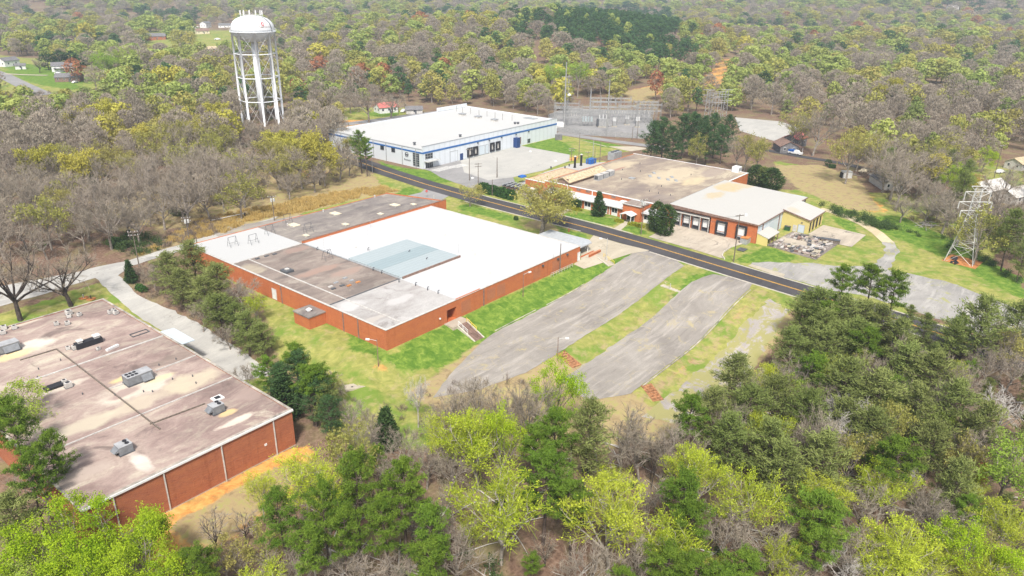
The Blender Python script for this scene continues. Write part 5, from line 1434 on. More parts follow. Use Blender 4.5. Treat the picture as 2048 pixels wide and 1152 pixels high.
nl = 8
zb = z0 - .5; r_top = RT * 0.97; r_bot = RT * 0.98
def legp(k, z):
    t = (z - zb) / (zr - zb); r = r_bot + (r_top - r_bot) * t; a = 2 * math.pi * (k + .35) / nl
    return (tx + r * math.cos(a), ty + r * math.sin(a), z)
for k in range(nl): MB().tube([legp(k, zb), legp(k, zr)], .5, 10).build('leg', M['tank'], T1, smooth=True)
levels = [zb + (zr - zb) * f for f in (0.0, .27, .52, .77, 1.0)]
for z in levels[1:4]:
    mb = MB()
    mb.tube([legp(k % nl, z) for k in range(nl + 1)], .26, 6)
    mb.build('ring_brace', M['tank'], T1)
for i in range(4):
    for k in range(nl):
        mb = MB(); mb.rod(legp(k, levels[i]), legp((k + 1) % nl, levels[i + 1]), .06, 4); mb.rod(legp((k + 1) % nl, levels[i]), legp(k, levels[i + 1]), .06, 4)
        mb.build('cross_brace', M['tank'], T1)
zt_ = zr + RT * .70
for k in range(11):
    a = 2 * math.pi * k / 11; r = RT * .5; x, y = tx + r * math.cos(a), ty + r * math.sin(a)
    mb = MB().rod((x, y, zt_ - 1.2), (x, y, zt_ + 2.0), .12, 5); mb.box(x - .22, y - .22, zt_ + .4, x + .22, y + .22, zt_ + 2.3)
    mb.build('antenna', M['white'], T1)
MB().tube([(tx + RT * .5 * math.cos(a), ty + RT * .5 * math.sin(a), zt_ + .2) for a in np.linspace(0, 6.2832, 25)], .1, 5).build('antenna_ring', M['steel'], T1)
# ladder cage, emblem and faded town lettering on the dome
def dome_p(az, h, out=0.06):
    zs = [p[1] for p in prof]; rs = [p[0] for p in prof]
    z = zr + h * RT; r = float(np.interp(z, zs, rs)) + out
    return np.array([tx + r * math.cos(az), ty + r * math.sin(az), z])
camaz = math.atan2(-ty, -tx)
mb = MB(); mb.tube([dome_p(camaz + .98, h, .15) for h in np.linspace(0.0, .62, 9)], .22, 5); mb.build('ladder', M['dgrey'], T1)
mb = MB(); c = (camaz + .52, .36)
for i, s in enumerate((.085, .05)):
    mb.tube([dome_p(c[0] + s * .8 * math.cos(a), c[1] + s * math.sin(a)) for a in np.linspace(0.2 + i, 5.6 + i, 14)], .12, 5)
mb.build('emblem', M['red'], T1)
for i, ch in enumerate("Cherryville"):
    az = camaz + .36 + i * .055; p = dome_p(az, .20, .12)
    text_curve('tank_letter', ch, 2.0 if i == 0 else 1.4, M['pink'], T1, tuple(p), (math.pi / 2 - .1, 0, az + math.pi / 2))

# ------------------------------------------------------------------ lattice pylon
px_, py_, pz_ = gnd(1921, 521)
PH = tall(1921, 521, 1957, 377)
PY_ = thing('lattice_pylon', 'pale steel lattice transmission pylon standing on the green lawn', 'pylon', (px_, py_, pz_))
def tower_part(name, z0, z1, h0, h1, n, r=.06):
    mb = MB()
    cs = [(-1, -1), (1, -1), (1, 1), (-1, 1)]
    for sx, sy in cs: mb.rod((px_ + sx * h0, py_ + sy * h0, pz_ + z0), (px_ + sx * h1, py_ + sy * h1, pz_ + z1), r * 1.5, 4)
    for i in range(n):
        a, b = i / n, (i + 1) / n
        ha, hb = h0 + (h1 - h0) * a, h0 + (h1 - h0) * b; za, zb_ = z0 + (z1 - z0) * a, z0 + (z1 - z0) * b
        for q in range(4):
            c0, c1 = cs[q], cs[(q + 1) % 4]
            P0 = lambda c, h, z: (px_ + c[0] * h, py_ + c[1] * h, pz_ + z)
            mb.rod(P0(c0, ha, za), P0(c1, hb, zb_), r * .75, 4); mb.rod(P0(c1, ha, za), P0(c0, hb, zb_), r * .75, 4)
            mb.rod(P0(c0, hb, zb_), P0(c1, hb, zb_), r * .75, 4)
    return mb.build(name, M['steel'], PY_)
tower_part('base_frame', -.3, PH * .22, 3.5, 2.55, 1, .068)
tower_part('body_frame', PH * .22, PH * .66, 2.55, 1.0, 5)
tower_part('head_frame', PH * .66, PH * 1.0, 1.0, .75, 4, .05)
u = np.array([0.637, -0.771])
for f, hw, drop in ((.70, 3.4, 1.6), (.82, 4.4, 1.8), (.955, 3.4, 2.4), (1.03, 2.2, 0)):
    mb = MB(); z = pz_ + PH * f
    a = (px_ - u[0] * hw, py_ - u[1] * hw, z); b = (px_ + u[0] * hw, py_ + u[1] * hw, z)
    mb.rod(a, b, .13, 4)
    for s in (-1, 1):
        e = (px_ + s * u[0] * hw, py_ + s * u[1] * hw, z); mb.rod(e, (px_ + s * u[0] * .5, py_ + s * u[1] * .5, z - 1.6), .08, 4)
    o = mb.build('cross_arm', M['steel'], PY_)
    if drop:
        for s in (-1, 1):
            e = (px_ + s * u[0] * hw, py_ + s * u[1] * hw, z); MB().tube([e, (e[0], e[1], z - drop)], .14, 6).build('insulator', M['steel'], o)
pd = MB().prism([(px_ - 5, py_ - 4.4), (px_ + 2.5, py_ - 5), (px_ + 4, py_ + 3), (px_ - 3.5, py_ + 4)], pz_ + .02, pz_ + .09).build('clay_pad', M['clayred']); kind(pd, 'structure')
for i, (q, l) in enumerate((((1908, 518), 'dark tarp heap under the pylon legs, farther from the road'), ((1909, 526), 'dark tarp heap with a white edge at the foot of the pylon'))):
    x, y, z = gnd(*q)
    mb = MB(); rr = random.Random(i)
    pts = [(x + math.cos(a) * 1.5 * rr.uniform(.7, 1.2), y + math.sin(a) * 1.0 * rr.uniform(.7, 1.2)) for a in np.linspace(0, 5.6, 9)]
    mb.prism(pts, z - .1, lambda X_, Y_: z + .35 + .35 * math.sin(X_ * 2 + Y_ * 3)); o = mb.build('tarp_heap', M['black']); tag(o, l, 'tarp')

# ------------------------------------------------------------------ poles and lamps
def pole_proto(h, arm=1, r=.16, m='wood', lamp=False, tr=False, arms=1):
    """built at the origin; parts: shaft, cross_arm > insulators, transformer, lamp"""
    o = thing('utility_pole', 'x', 'utility pole')
    MB().tube([(0, 0, -.4), (0, 0, h)], [r, r * .62], 9).build('shaft', M[m], o)
    for k in range(arms if arm else 0):
        z = h - .35 - k * .9
        a = MB().box(-1.25, -.09, z - .08, 1.25, .09, z + .08).build('cross_arm', M['wood'] if m == 'wood' else M['steel'], o)
        for x in (-1.1, -.45, .45, 1.1): MB().lathe(x, 0, [(.09, z + .081), (.11, z + .2), (.05, z + .32)], 7).build('insulator', M['steel'], a)
    if tr:
        for a in (0, 2.1, 4.2): MB().lathe(.5 * math.cos(a), .5 * math.sin(a), [(.05, h - 1.8), (.3, h - 1.75), (.3, h - .8), (.05, h - .7)], 10).build('transformer_can', M['steel'], o)
    if lamp:
        b = MB().tube([(0, 0, h * .93), (.9, 0, h * .97), (1.6, 0, h * .98)], .05, 6).build('lamp_arm', M['steel'], o)
        MB().box(1.45, -.16, h * .955, 2.2, .16, h * 1.0).build('lamp_head', M['white'], b)
    return o
def place_pole(base, top, label, cat='utility pole', name='utility_pole', rz=0.6, **kw):
    x, y, z = gnd(*base); h = tall(*base, *top)
    o = pole_proto(h, **kw); o.name = name; o.location = (x, y, z); o.rotation_euler = (0, 0, rz)
    o['label'] = label; o['category'] = cat
    return o
UP = 'utility poles along the roads'
V_ = -0.88
for b, t, l, kw in (
    ((939, 361), (937.5, 297), 'wooden pole with single wide crossarm in grass strip before the warehouse docks', dict()),
    ((956.5, 372), (954.5, 326), 'wooden pole with double white crossarms at the road edge by warehouse yard', dict(arms=2)),
    ((994, 355.5), (993, 315), 'plain thick wooden pole standing at the edge of the pale warehouse yard', dict(arm=0, r=.2)),
    ((984.5, 391.5), (984.5, 359), 'short dark pole standing in front of the clipped hedge', dict(arm=0)),
    ((1142.5, 323), (1145, 296), 'pole with a cluster of pale flood lamps behind the boiler wing', dict(arms=2, m='wood')),
    ((1157.5, 318.5), (1159.7, 264.7), 'tall thin pole on the grassy mound behind the brick plant', dict(arm=0, r=.14)),
    ((1175.3, 328.5), (1175.3, 303), 'pole with crossarm directly beside the blue skip', dict()),
    ((1188.7, 327.3), (1189.6, 294.8), 'bare pole between the blue skip and the ramp', dict(arm=0)),
    ((1199.5, 324.6), (1201.5, 283), 'tallest bare pole beside the brown roof corner near blue skip', dict(arm=0)),
    ((1185.5, 318), (1187, 279), 'grey pole on the pale drive beyond the blue skip', dict(arm=0, m='grey')),
    ((1264, 279.5), (1264.7, 254), 'wooden pole on the dry verge before the substation fence', dict(arm=0)),
    ((1274, 277.8), (1276, 242), 'wooden pole with crossarm beside the pine grove and substation fence', dict()),
    ((1282, 469), (1285.5, 398), 'dark pole carrying a bank of transformers before the office entrance', dict(tr=True, arms=1)),
    ((1467, 523.6), (1478.3, 428.4), 'tall wooden pole with wide T crossarm beside the loading apron', dict(lamp=True)),
    ((378.5, 479), (369, 434), 'weathered pole topped with white fittings near the scuffed white roof', dict(arms=2, tr=True)),
    ((278.7, 534), (263, 462), 'leaning grey pole with crossarm beside the pale lane', dict(arms=2)),
    ((549, 441.5), (540.4, 392), 'thin grey pole in the golden weeds behind the dark wing', dict(tr=True)),
    ((372, 475), (368, 461), 'broken pole stump beside the weathered pole near the lane', dict(arm=0)),
    ((1119.5, 544.5), (1119, 487), 'plain dark pole close to the long brick wall', dict(arm=0)),
    ((1988, 356), (2005, 290), 'thin pole at the woodland edge by the tan shed', dict()),
    ((797, 229), (794, 203), 'dark pole in front of the red roofed house', dict(arm=0)),
    ((395, 493), (398, 474), 'short dark post at the edge of the scuffed white roof', dict(arm=0)),
    ((745, 345), (742.5, 318), 'thin pole by the road at the warehouse corner', dict(arm=0, m='grey')),
):
    place_pole(b, t, l, rz=V_ + 0.3, **kw)['group'] = UP
for b, t, l, rz in (((1046, 593.5), (1048, 546), 'street lamp on the grass bank halfway along the brick wall', -.3), ((757, 733), (754, 678), 'street lamp standing in clay patch by the building corner', 2.2),
                    ((1114.7, 721), (1115.7, 675), 'street lamp at the edge of the cracked lot beside lime tree', -.9), ((1212, 522.5), (1213.8, 476), 'street lamp at the edge of the tan apron above the garden steps', 2.2)):
    o = place_pole(b, t, l, 'street lamp', 'street_lamp', rz=rz, arm=0, m='shingle_br' if b[0] < 1200 else 'steel', lamp=True, r=.1); o['group'] = 'street lamps round the lots'
# tall masts of the substation
for b, t, l in (((1128, 256), (1132, 124), 'tallest grey steel mast at the warehouse side of the substation'), ((1213, 270), (1217, 160), 'tall grey steel mast before the big transformer'), ((1180, 226), (1178, 178), 'slim steel mast at the back of the substation')):
    x, y, z = gnd(*b); h = tall(*b, *t)
    o = thing('steel_mast', l, 'mast', (x, y, z))
    MB().tube([(x, y, z - .3), (x, y, z + h)], [.55, .22], 10).build('shaft', M['steel_dull'], o)
    for f in ((.70, .78) if h > 28 else ()): MB().obox((x, y), (.637, -.771), 2.2, .1, z + h * f, z + h * f + .2).build('cross_arm', M['steel_dull'], o)
x, y, z = gnd(1134, 250); h = tall(1134, 250, 1137, 150)
o = thing('radio_mast', 'slim lattice mast with round white dish next to the tallest steel mast', 'mast', (x, y, z))
mb = MB()
for a in (0, 2.1, 4.2): mb.rod((x + .5 * math.cos(a), y + .5 * math.sin(a), z), (x + .3 * math.cos(a), y + .3 * math.sin(a), z + h), .06, 4)
for i in range(24):
    a = i * 2.1; mb.rod((x + .45 * math.cos(a), y + .45 * math.sin(a), z + h * i / 24), (x + .45 * math.cos(a + 2.1), y + .45 * math.sin(a + 2.1), z + h * (i + 1) / 24), .04, 4)
mb.build('lattice', M['steel_dull'], o)
for f in (.55, .66, .78, .9): MB().obox((x, y), (.637, -.771), 2.4, .06, z + h * f, z + h * f + .12).build('cross_arm', M['steel_dull'], o)
MB().lathe(x, y - .6, [(.1, z + h * .58), (.9, z + h * .6), (.9, z + h * .62), (.1, z + h * .64)], 14).build('dish', M['white'], o)

# ------------------------------------------------------------------ substation
ua = np.array([.637, -.771]); va = np.array([.771, .637])
sx0, sy0, _ = gnd(1111, 254)
def sp(a, b): return np.array([sx0, sy0]) + ua * a + va * b
def gantry(a0, a1, b, ncol, h, beams, label, post=1.6, lean=0.0):
    o = thing('steel_gantry', label, 'gantry', (*sp(a0, b), 0), 'steel gantries of the substation')
    for i in range(ncol):
        p = sp(a0 + (a1 - a0) * i / (ncol - 1), b); q = p + va * lean
        mb = MB()
        for s in (-1, 1): mb.rod((*(p + ua * s * .28), -.2), (*(q + ua * s * .28), h + post), .12, 4)
        for k in range(6): mb.rod((*(p + (q - p) * k / 6 + ua * .28 * (-1) ** k), h * k / 6), (*(p + (q - p) * (k + 1) / 6 - ua * .28 * (-1) ** k), h * (k + 1) / 6), .05, 4)
        mb.build('column', M['steel_dull'], o)
    for z in beams:
        mb = MB(); P0 = sp(a0, b) + va * lean * z / h; P1 = sp(a1, b) + va * lean * z / h
        for dz in (0, .45): mb.rod((*P0, z + dz), (*P1, z + dz), .14, 4)
        n = int(abs(a1 - a0) / 1.2)
        for k in range(n): mb.rod((*(P0 + (P1 - P0) * k / n), z), (*(P0 + (P1 - P0) * (k + 1) / n), z + .45), .04, 4)
        bo = mb.build('beam', M['steel_dull'], o)
        for k in range(3, n, 4):
            p = P0 + (P1 - P0) * k / n; MB().lathe(p[0], p[1], [(.05, z - 1.3), (.16, z - 1.2), (.1, z - .9), (.16, z - .6), (.05, z)], 6).build('insulator', M['steel_dull'], bo)
    return o
gantry(0, 13, 2, 3, 9.5, (4.5, 7, 9), 'front steel gantry next to the tallest mast')
gantry(0, 13, 14, 3, 10, (5, 8, 9.6), 'steel gantry one bay behind the tallest mast')
gantry(13.5, 22, 2, 3, 10, (8, 9.8), 'narrow steel gantry above the capacitor rack')
gantry(20, 32, 12, 4, 11, (5, 8.5, 10.8), 'steel gantry behind the big transformer')
gantry(20, 42, 26, 5, 11, (6, 9, 10.8), 'long steel gantry at the back of the substation')
gantry(33, 43, 8, 3, 10, (6, 9.6), 'steel gantry beyond the big transformer')
gantry(43, 56, 14, 6, 10, (6.5, 9.8), 'slanted steel gantry at the pine grove end', 1.2, -2.5)
gantry(43, 56, 24, 6, 10, (6.5, 9.8), 'slanted steel gantry at the clay slope end', 1.2, -2.5)
def unit(a, b, sx, sy, h, label, fins=True, m='steel_dull', nb=3, name='transformer'):
    p = sp(a, b); o = thing(name, label, 'transformer', (*p, 0))
    MB().obox(p, ua, sx, sy, .3, h).build('tank', M[m], o)
    MB().obox(p, ua, sx + .4, sy + .4, -.2, .3).build('plinth', M['concrete'], o)
    if fins:
        for s in (-1, 1):
            mb = MB()
            for k in range(6): mb.obox(p + ua * s * (sx + .5) + va * (k - 2.5) * sy * .33, ua, .45, .07, .6, h - .3)
            mb.build('radiator', M['dgrey'] if s < 0 else M['steel_dull'], o)
    for k in range(nb):
        c = p + ua * (k - (nb - 1) / 2) * sx * .8
        MB().lathe(c[0], c[1], [(.16, h), (.26, h + .3), (.14, h + .6), (.24, h + .9), (.12, h + 1.3), (.2, h + 1.5), (.04, h + 2.2)], 8).build('bushing', M['white'], o)
    return o
unit(24.5, 2.5, 2.2, 1.6, 4.2, 'big pale transformer with dark radiator behind the tall mast')
unit(30.5, 3.0, .8, .8, 2.8, 'small switchgear cabinet beside the big transformer', False)
unit(42.5, 3.0, .9, .9, 3.2, 'lone switchgear cabinet near the pine grove', False)
unit(38, 9.0, .9, .9, 3.0, 'cabinet under the gantry beyond the big transformer', False)
p = sp(16.5, 4)
o = thing('capacitor_rack', 'rack of pale green capacitor cans on a steel frame in the substation', 'capacitor rack', (*p, 0))
for k in range(4):
    MB().obox(p + ua * (k - 1.5) * 1.5, ua, .5, .6, 2.4, 4.8).build('capacitor', M['skylight'], o)
    MB().obox(p + ua * (k - 1.5) * 1.5, ua, .1, .1, -.1, 2.4).build('leg', M['steel_dull'], o)
MB().obox(p, ua, 3.4, .9, 2.2, 2.4).build('shelf', M['steel_dull'], o)
# switch stands of the rear rows
for i, (a, b) in enumerate(((6, 8), (10, 9), (28, 18), (33, 18), (38, 19), (47, 19), (52, 19))):
    p = sp(a, b); o = thing('switch_stand', ('disconnect switch stand on two posts, ' + ('first', 'second', 'third', 'fourth', 'fifth', 'sixth', 'seventh')[i] + ' counting from the warehouse side'), 'switch stand', (*p, 0), 'switch stands of the substation')
    for s in (-1, 1): MB().obox(p + ua * s * 1.2, ua, .1, .1, -.1, 4).build('leg', M['steel_dull'], o)
    MB().obox(p, ua, 1.8, .12, 4, 4.25).build('beam', M['steel_dull'], o)
    for s in (-1, 0, 1): c = p + ua * s * 1.3; MB().lathe(c[0], c[1], [(.12, 4.25), (.2, 4.6), (.12, 4.9), (.2, 5.2), (.05, 5.6)], 7).build('insulator', M['dirty_white'], o)
def fence(pts, h, label, name='fence', m='steel_dull', post=3.0, slat=True):
    x, y = pts[0]; o = thing(name, label, 'fence', (x, y, float(terr(x, y))))
    P = dense(pts, post)
    for i, (x, y) in enumerate(P): 
        z = float(terr(x, y)); MB().lathe(x, y, [(.06, z - .2), (.06, z + h + .1)], 6).build('post', M['grey'], o)
    mb = MB()
    for (ax_, ay_), (bx_, by_) in zip(P[:-1], P[1:]):
        za, zb_ = float(terr(ax_, ay_)), float(terr(bx_, by_))
        d = np.array([bx_ - ax_, by_ - ay_]); n = max(4, int(np.linalg.norm(d) / .22))
        for k in range(n):
            q = np.array([ax_, ay_]) + d * (k + .5) / n; z = za + (zb_ - za) * (k + .5) / n
            mb.obox(q, d / np.linalg.norm(d), .07, .012, z + .05, z + h)
        mb.rod((ax_, ay_, za + h), (bx_, by_, zb_ + h), .04, 4); mb.rod((ax_, ay_, za + .1), (bx_, by_, zb_ + .1), .03, 4)
    mb.build('mesh_panel', M[m], o)
    return o
fence([gnd(1112, 262)[:2], gnd(1160, 268)[:2], gnd(1230, 274)[:2], gnd(1296, 276)[:2]], 2.4, 'pale slatted fence along the road side of the substation')
fence([gnd(1100, 236)[:2], gnd(1160, 229)[:2], gnd(1230, 228)[:2], gnd(1306, 229)[:2]], 2.4, 'pale slatted fence behind the substation gantries under the wood')
cb = MB().obox(sp(1.5, -1.5), ua, 2.6, 1.4, -.1, 2.8); cb = cb.build('control_hut', M['white']); tag(cb, 'small white control hut by the warehouse corner at the substation', 'hut')
x, y, z = gnd(1117, 279); mb = MB().obox((x, y), ua, 1.6, 1.3, z - .1, z + 2.3); o = mb.build('transformer_cabinet', M['shingle']); tag(o, 'dark grey ground cabinet on the grass mound by the warehouse end wall', 'cabinet')
# second mast cluster beyond the pine grove
for i, (b, t) in enumerate((((1412, 238), (1412, 178)), ((1424, 236), (1425, 185)), ((1436, 240), (1437, 182)), ((1448, 236), (1450, 178)))):
    x, y, z = gnd(*b); h = tall(*b, *t)
    o = thing('steel_gantry', 'pale lattice mast with side arms beyond pine grove, ' + ('first', 'second', 'third', 'fourth')[i] + ' from the substation', 'gantry', (x, y, z), 'lattice masts beyond the pine grove')
    mb = MB()
    for s in (-1, 1): mb.rod((x + s * .9, y - s * .9, z - .3), (x + s * .5, y - s * .5, z + h), .16, 4)
    for k in range(10): mb.rod((x + .8 * (-1) ** k, y - .8 * (-1) ** k, z + h * k / 10), (x - .8 * (-1) ** k, y + .8 * (-1) ** k, z + h * (k + 1) / 10), .08, 4)
    mb.build('lattice', M['steel_dull'], o)
    for f in (.6, .8, .97): MB().obox((x, y), (.637, -.771), 3.2, .12, z + h * f, z + h * f + .25).build('cross_arm', M['steel_dull'], o)

# ------------------------------------------------------------------ rooftop units
RZ = BT - .12
def big_unit(label, p, rz=0.0, L_=6.6, fans=6):
    o = thing('rooftop_unit', label, 'rooftop unit', (0, 0, 0))
    MB().box(-L_ / 2, -1.5, .35, L_ / 2, 1.5, 2.1).build('cabinet', M['unit_grey'], o)
    MB().box(-L_ / 2 - .1, -1.6, 0, L_ / 2 + .1, 1.6, .35).build('curb', M['dgrey'], o)
    MB().box(-L_ / 2, -1.52, 2.1, L_ / 2, 1.52, 2.17).build('top_panel', M['unit_top'], o)
    for i in range(fans):
        x = -L_ / 2 + .75 + (i % (fans // 2)) * .95; y = -.62 if i < fans // 2 else .62
        MB().lathe(x, y, [(.4, 2.17), (.42, 2.26), (.34, 2.27), (.05, 2.22)], 14).build('fan', M['black'], o)
    h = MB(); h.add([(.2, -1.5, 1.8), (L_ / 2 - .4, -1.5, 1.8), (L_ / 2 - .4, -2.5, .5), (.2, -2.5, .5), (.2, -1.5, .4), (L_ / 2 - .4, -1.5, .4)], [(0, 3, 2, 1), (0, 4, 3), (1, 2, 5), (3, 4, 5, 2)])
    h.build('intake_hood', M['unit_grey'], o)
    o.location = (*p, RZ); o.rotation_euler = (0, 0, rz); o.scale = (.72, .74, .8)
    return o
big_unit('long grey rooftop unit with six fans at the lane side edge of purple roof', (35.4, 154.6), 0.0, 8.5)
big_unit('grey rooftop unit with sloping hood and six fans amid yellow stain mid roof', (47.3, 124.5), 0.0, 6.2)
def small_unit(label, q):
    o = thing('rooftop_unit', label, 'rooftop unit', (0, 0, 0))
    MB().box(-1.25, -1.0, .2, 1.25, 1.0, 1.7).build('cabinet', M['unit_grey'], o); MB().box(-1.4, -1.15, 0, 1.4, 1.15, .2).build('curb', M['dgrey'], o)
    MB().box(-1.28, -1.03, 1.7, 1.28, 1.03, 1.76).build('top_panel', M['unit_top'], o)
    for x, y in ((.55, -.35), (.55, .55)): MB().lathe(x, y, [(.38, 1.76), (.4, 1.86), (.3, 1.87), (.05, 1.82)], 14).build('fan', M['black'], o)
    h = MB(); h.add([(-1.25, -.8, 1.5), (-1.25, .8, 1.5), (-2.2, .8, .8), (-2.2, -.8, .8), (-1.25, -.8, .8), (-1.25, .8, .8)], [(0, 3, 2, 1), (0, 4, 3), (1, 2, 5), (3, 4, 5, 2)]); h.build('intake_hood', M['unit_grey'], o)
    o.location = (*q, RZ); o.scale = (.8, .9, .85); return o
small_unit('small grey two fan rooftop unit beside the orange stain near the roof corner', (50.9, 104.7))
small_unit('small grey two fan rooftop unit near the gutter with pale runoff stain', (35.8, 104.9))
x, y = 47.6, 145.5
o = thing('roof_plenum', 'long black roof plenum carrying two white vents near mid purple roof', 'roof plenum', (x, y, RZ))
MB().box(x - 2.4, y - .75, RZ, x + 2.4, y + .75, RZ + 1.1).build('housing', M['black'], o)
for dx, s in ((-1.5, .4), (1.6, .5)): MB().box(x + dx - s, y - s, RZ + 1.1, x + dx + s, y + s, RZ + 1.5).build('vent_box', M['dirty_white'], o); MB().box(x + dx - s - .12, y - s - .12, RZ + 1.5, x + dx + s + .12, y + s + .12, RZ + 1.62).build('vent_cap', M['white'], o)
x, y = 37.0, 133.3
o = MB().box(x - 1.9, y - .8, RZ, x + 1.9, y + .8, RZ + .4).build('skylight_panel', M['black']); tag(o, 'long low black panel on the purple roof beside a white condenser', 'roof panel')
x, y = site(435, 796, BT)
o = thing('roof_curb_frame', 'white painted open curb with black gap beside small rooftop unit', 'roof curb', (x, y, RZ)); MB().box(x - .9, y - .8, RZ, x + .9, y + .8, RZ + .2).build('base', M['white'], o); MB().box(x - .45, y - .4, RZ + .2, x + .45, y + .4, RZ + .3).build('opening', M['black'], o)
x, y = site(279, 666, BT)
o = MB().box(x - 1.7, y - .8, RZ, x + 1.7, y - .7, RZ + .2).box(x - 1.7, y + .7, RZ, x + 1.7, y + .8, RZ + .2).box(x - 1.7, y - .7, RZ, x - 1.6, y + .7, RZ + .2).box(x + 1.6, y - .7, RZ, x + 1.7, y + .7, RZ + .2).build('roof_curb_frame', M['dgrey']); tag(o, 'empty rectangular roof curb near the lane side corner of purple roof', 'roof curb')
cond = thing('condenser_unit', 'x', 'condenser', (0, 0, 0))
MB().box(-.65, -.55, .1, .65, .55, 1.15).build('case', M['dirty_white'], cond); MB().box(-.75, -.65, 0, .75, .65, .1).build('base', M['dgrey'], cond)
MB().lathe(0, 0, [(.4, 1.15), (.42, 1.2), (.3, 1.2), (.05, 1.17)], 12).build('fan_grille', M['black'], cond)
MB().box(.65, -.4, .25, .67, .4, 1.0).build('coil_panel', M['dgrey'], cond)
_cl = [((138, 628), 'white condenser, taller of the pair by the grass edge of roof', 1.25), ((138, 634), 'white condenser touching the tall one at the grass edge', .9), ((159, 630.5), 'white condenser standing alone beyond the pair at the grass edge', .9), ((113, 649), 'white condenser third row, farther from the black plenum', .9),
       ((135, 648), 'white condenser third row, nearer the lane', .95), ((221, 626), 'white condenser in the cluster by the driveway edge, inner one', 1.0), ((232, 627), 'white condenser in the cluster by the driveway edge, outer one', 1.0), ((228, 621), 'white condenser at the back of the driveway edge cluster', .8),
       ((8, 657.5), 'white condenser at the frame edge above the long unit', 1.1), ((29, 656.5), 'white condenser second from the frame edge above the long unit', .95), ((6, 667), 'white condenser between frame edge and long rooftop unit', 1.0), ((150, 697), 'white condenser against the black plenum end', 1.05),
       ((137, 773), 'white condenser at the end of the low black panel', 1.25), ((129, 765), 'white condenser behind the one on the low black panel', .9), ((136, 697.5), 'low white box a step away from the black plenum', .8), ((197, 698.5), 'small white box beyond the black plenum', .7)]
for i, (q, l, s) in enumerate(_cl):
    x, y = site(*q, BT); rz = random.Random(i).uniform(-.3, .3)
    o = cond if i == 0 else copy_tree(cond, (0, 0, 0))
    o.location = (x, y, RZ); o.rotation_euler = (0, 0, rz); o.scale = (s * .68,) * 3; o['label'] = l; o['group'] = 'white condensers on the purple roof'
x, y = site(225, 696, BT); o = MB().obox((x, y), (.97, .25), 1.3, .25, RZ, RZ + .4).build('duct_length', M['white']); tag(o, 'loose white duct length lying on the purple roof near seam', 'duct')
for i, (q, l) in enumerate((((1197, 359), 'grey rooftop cooler nearer the road in the row of three'), ((1208.5, 355), 'grey rooftop cooler in the middle of the row of three'), ((1220, 350.5), 'grey rooftop cooler at the far end of the row of three'))):
    x, y = site(*q, PZ); o = thing('rooftop_cooler', l, 'rooftop unit', (x, y, PZ - .1), 'coolers on the tan roof')
    MB().box(x - 1.5, y - .95, PZ - .1, x + 1.5, y + .95, PZ + 1.7).build('cabinet', M['grey'], o); MB().box(x - 1.55, y - 1, PZ + 1.7, x + 1.55, y + 1, PZ + 1.8).build('top_panel', M['dirty_white'], o)
    pan('-x', x - 1.5, y - .7, y + .7, PZ + .3, PZ + 1.5, .05).build('louvre', M['dgrey'], o)
x, y = site(1473, 343, PZ); o = thing('rooftop_cooler', 'white cooler box at the far corner of the tan roof', 'rooftop unit', (x, y, PZ)); MB().box(x - 1.5, y - 1.3, PZ - .1, x + 1.5, y + 1.3, PZ + 1.9).build('cabinet', M['white'], o); MB().box(x - 1.2, y - 1.36, PZ + .4, x + 1.2, y - 1.31, PZ + 1.5).build('louvre', M['grey'], o)
x, y, z = gnd(1229, 318); o = thing('chiller', 'large grey chiller standing behind the brick plant beside the drive', 'chiller', (x, y, z)); MB().box(x - 3, y - 1.6, z - .1, x + 3, y + 1.6, z + 3.2).build('cabinet', M['grey'], o)
for k in range(3): MB().lathe(x - 2 + 2 * k, y, [(.8, z + 3.2), (.85, z + 3.5), (.6, z + 3.5), (.1, z + 3.35)], 14).build('fan', M['dgrey'], o)

# ------------------------------------------------------------------ slab yard, stores, skips
rs = random.Random(5)
ys_ = []
for i in range(400):
    if len(ys_) >= 88: break
    a = rs.uniform(0, 1); b = rs.uniform(0, 1)
    x = 202.6 + a * 16.5; y = 57.2 + b * 12.2
    if x > 208 and x < 214 and y > 63: continue
    if rs.random() < .1: continue
    if any(math.hypot(x - p, (y - q)) < .82 for p, q in ys_): continue
    ys_.append((x, y))
od = ('first', 'second', 'third', 'fourth', 'fifth', 'sixth', 'seventh', 'eighth', 'ninth', 'tenth', 'eleventh', 'twelfth')
ys_.sort(key=lambda p: math.hypot(p[0] - 221, p[1] - 67))
for i, (x, y) in enumerate(ys_):
    s = rs.uniform(.4, 1.0); h = rs.choice((.35, .5, .7, .9)); n = rs.choice((1, 1, 2, 3)); a = rs.uniform(-.25, .25) + (1.57 if rs.random() < .3 else 0)
    o = thing('slab_stack', 'x', 'slab stack', (x, y, .09), 'stacks of broken slabs by the yellow annex')
    for k in range(n):
        mb = MB(); jx, jy = x + rs.uniform(-.15, .15), y + rs.uniform(-.15, .15); aa = a + rs.uniform(-.15, .15)
        mb.obox((jx, jy), (math.cos(aa), math.sin(aa)), s * rs.uniform(.8, 1.1), s * .6 * rs.uniform(.8, 1.1), .09 + k * .34, .09 + k * .34 + .24)
        mb.build('slab', M[rs.choice(('deb', 'pink', 'dirty_white', 'concrete', 'shingle_br', 'dgrey', 'deb'))], o)
    o['label'] = f"weathered slab stack of {('one', 'two', 'three')[n - 1]} in the yard, row {od[min(11, i // 8)]}, {od[i % 8]} from the yellow annex"
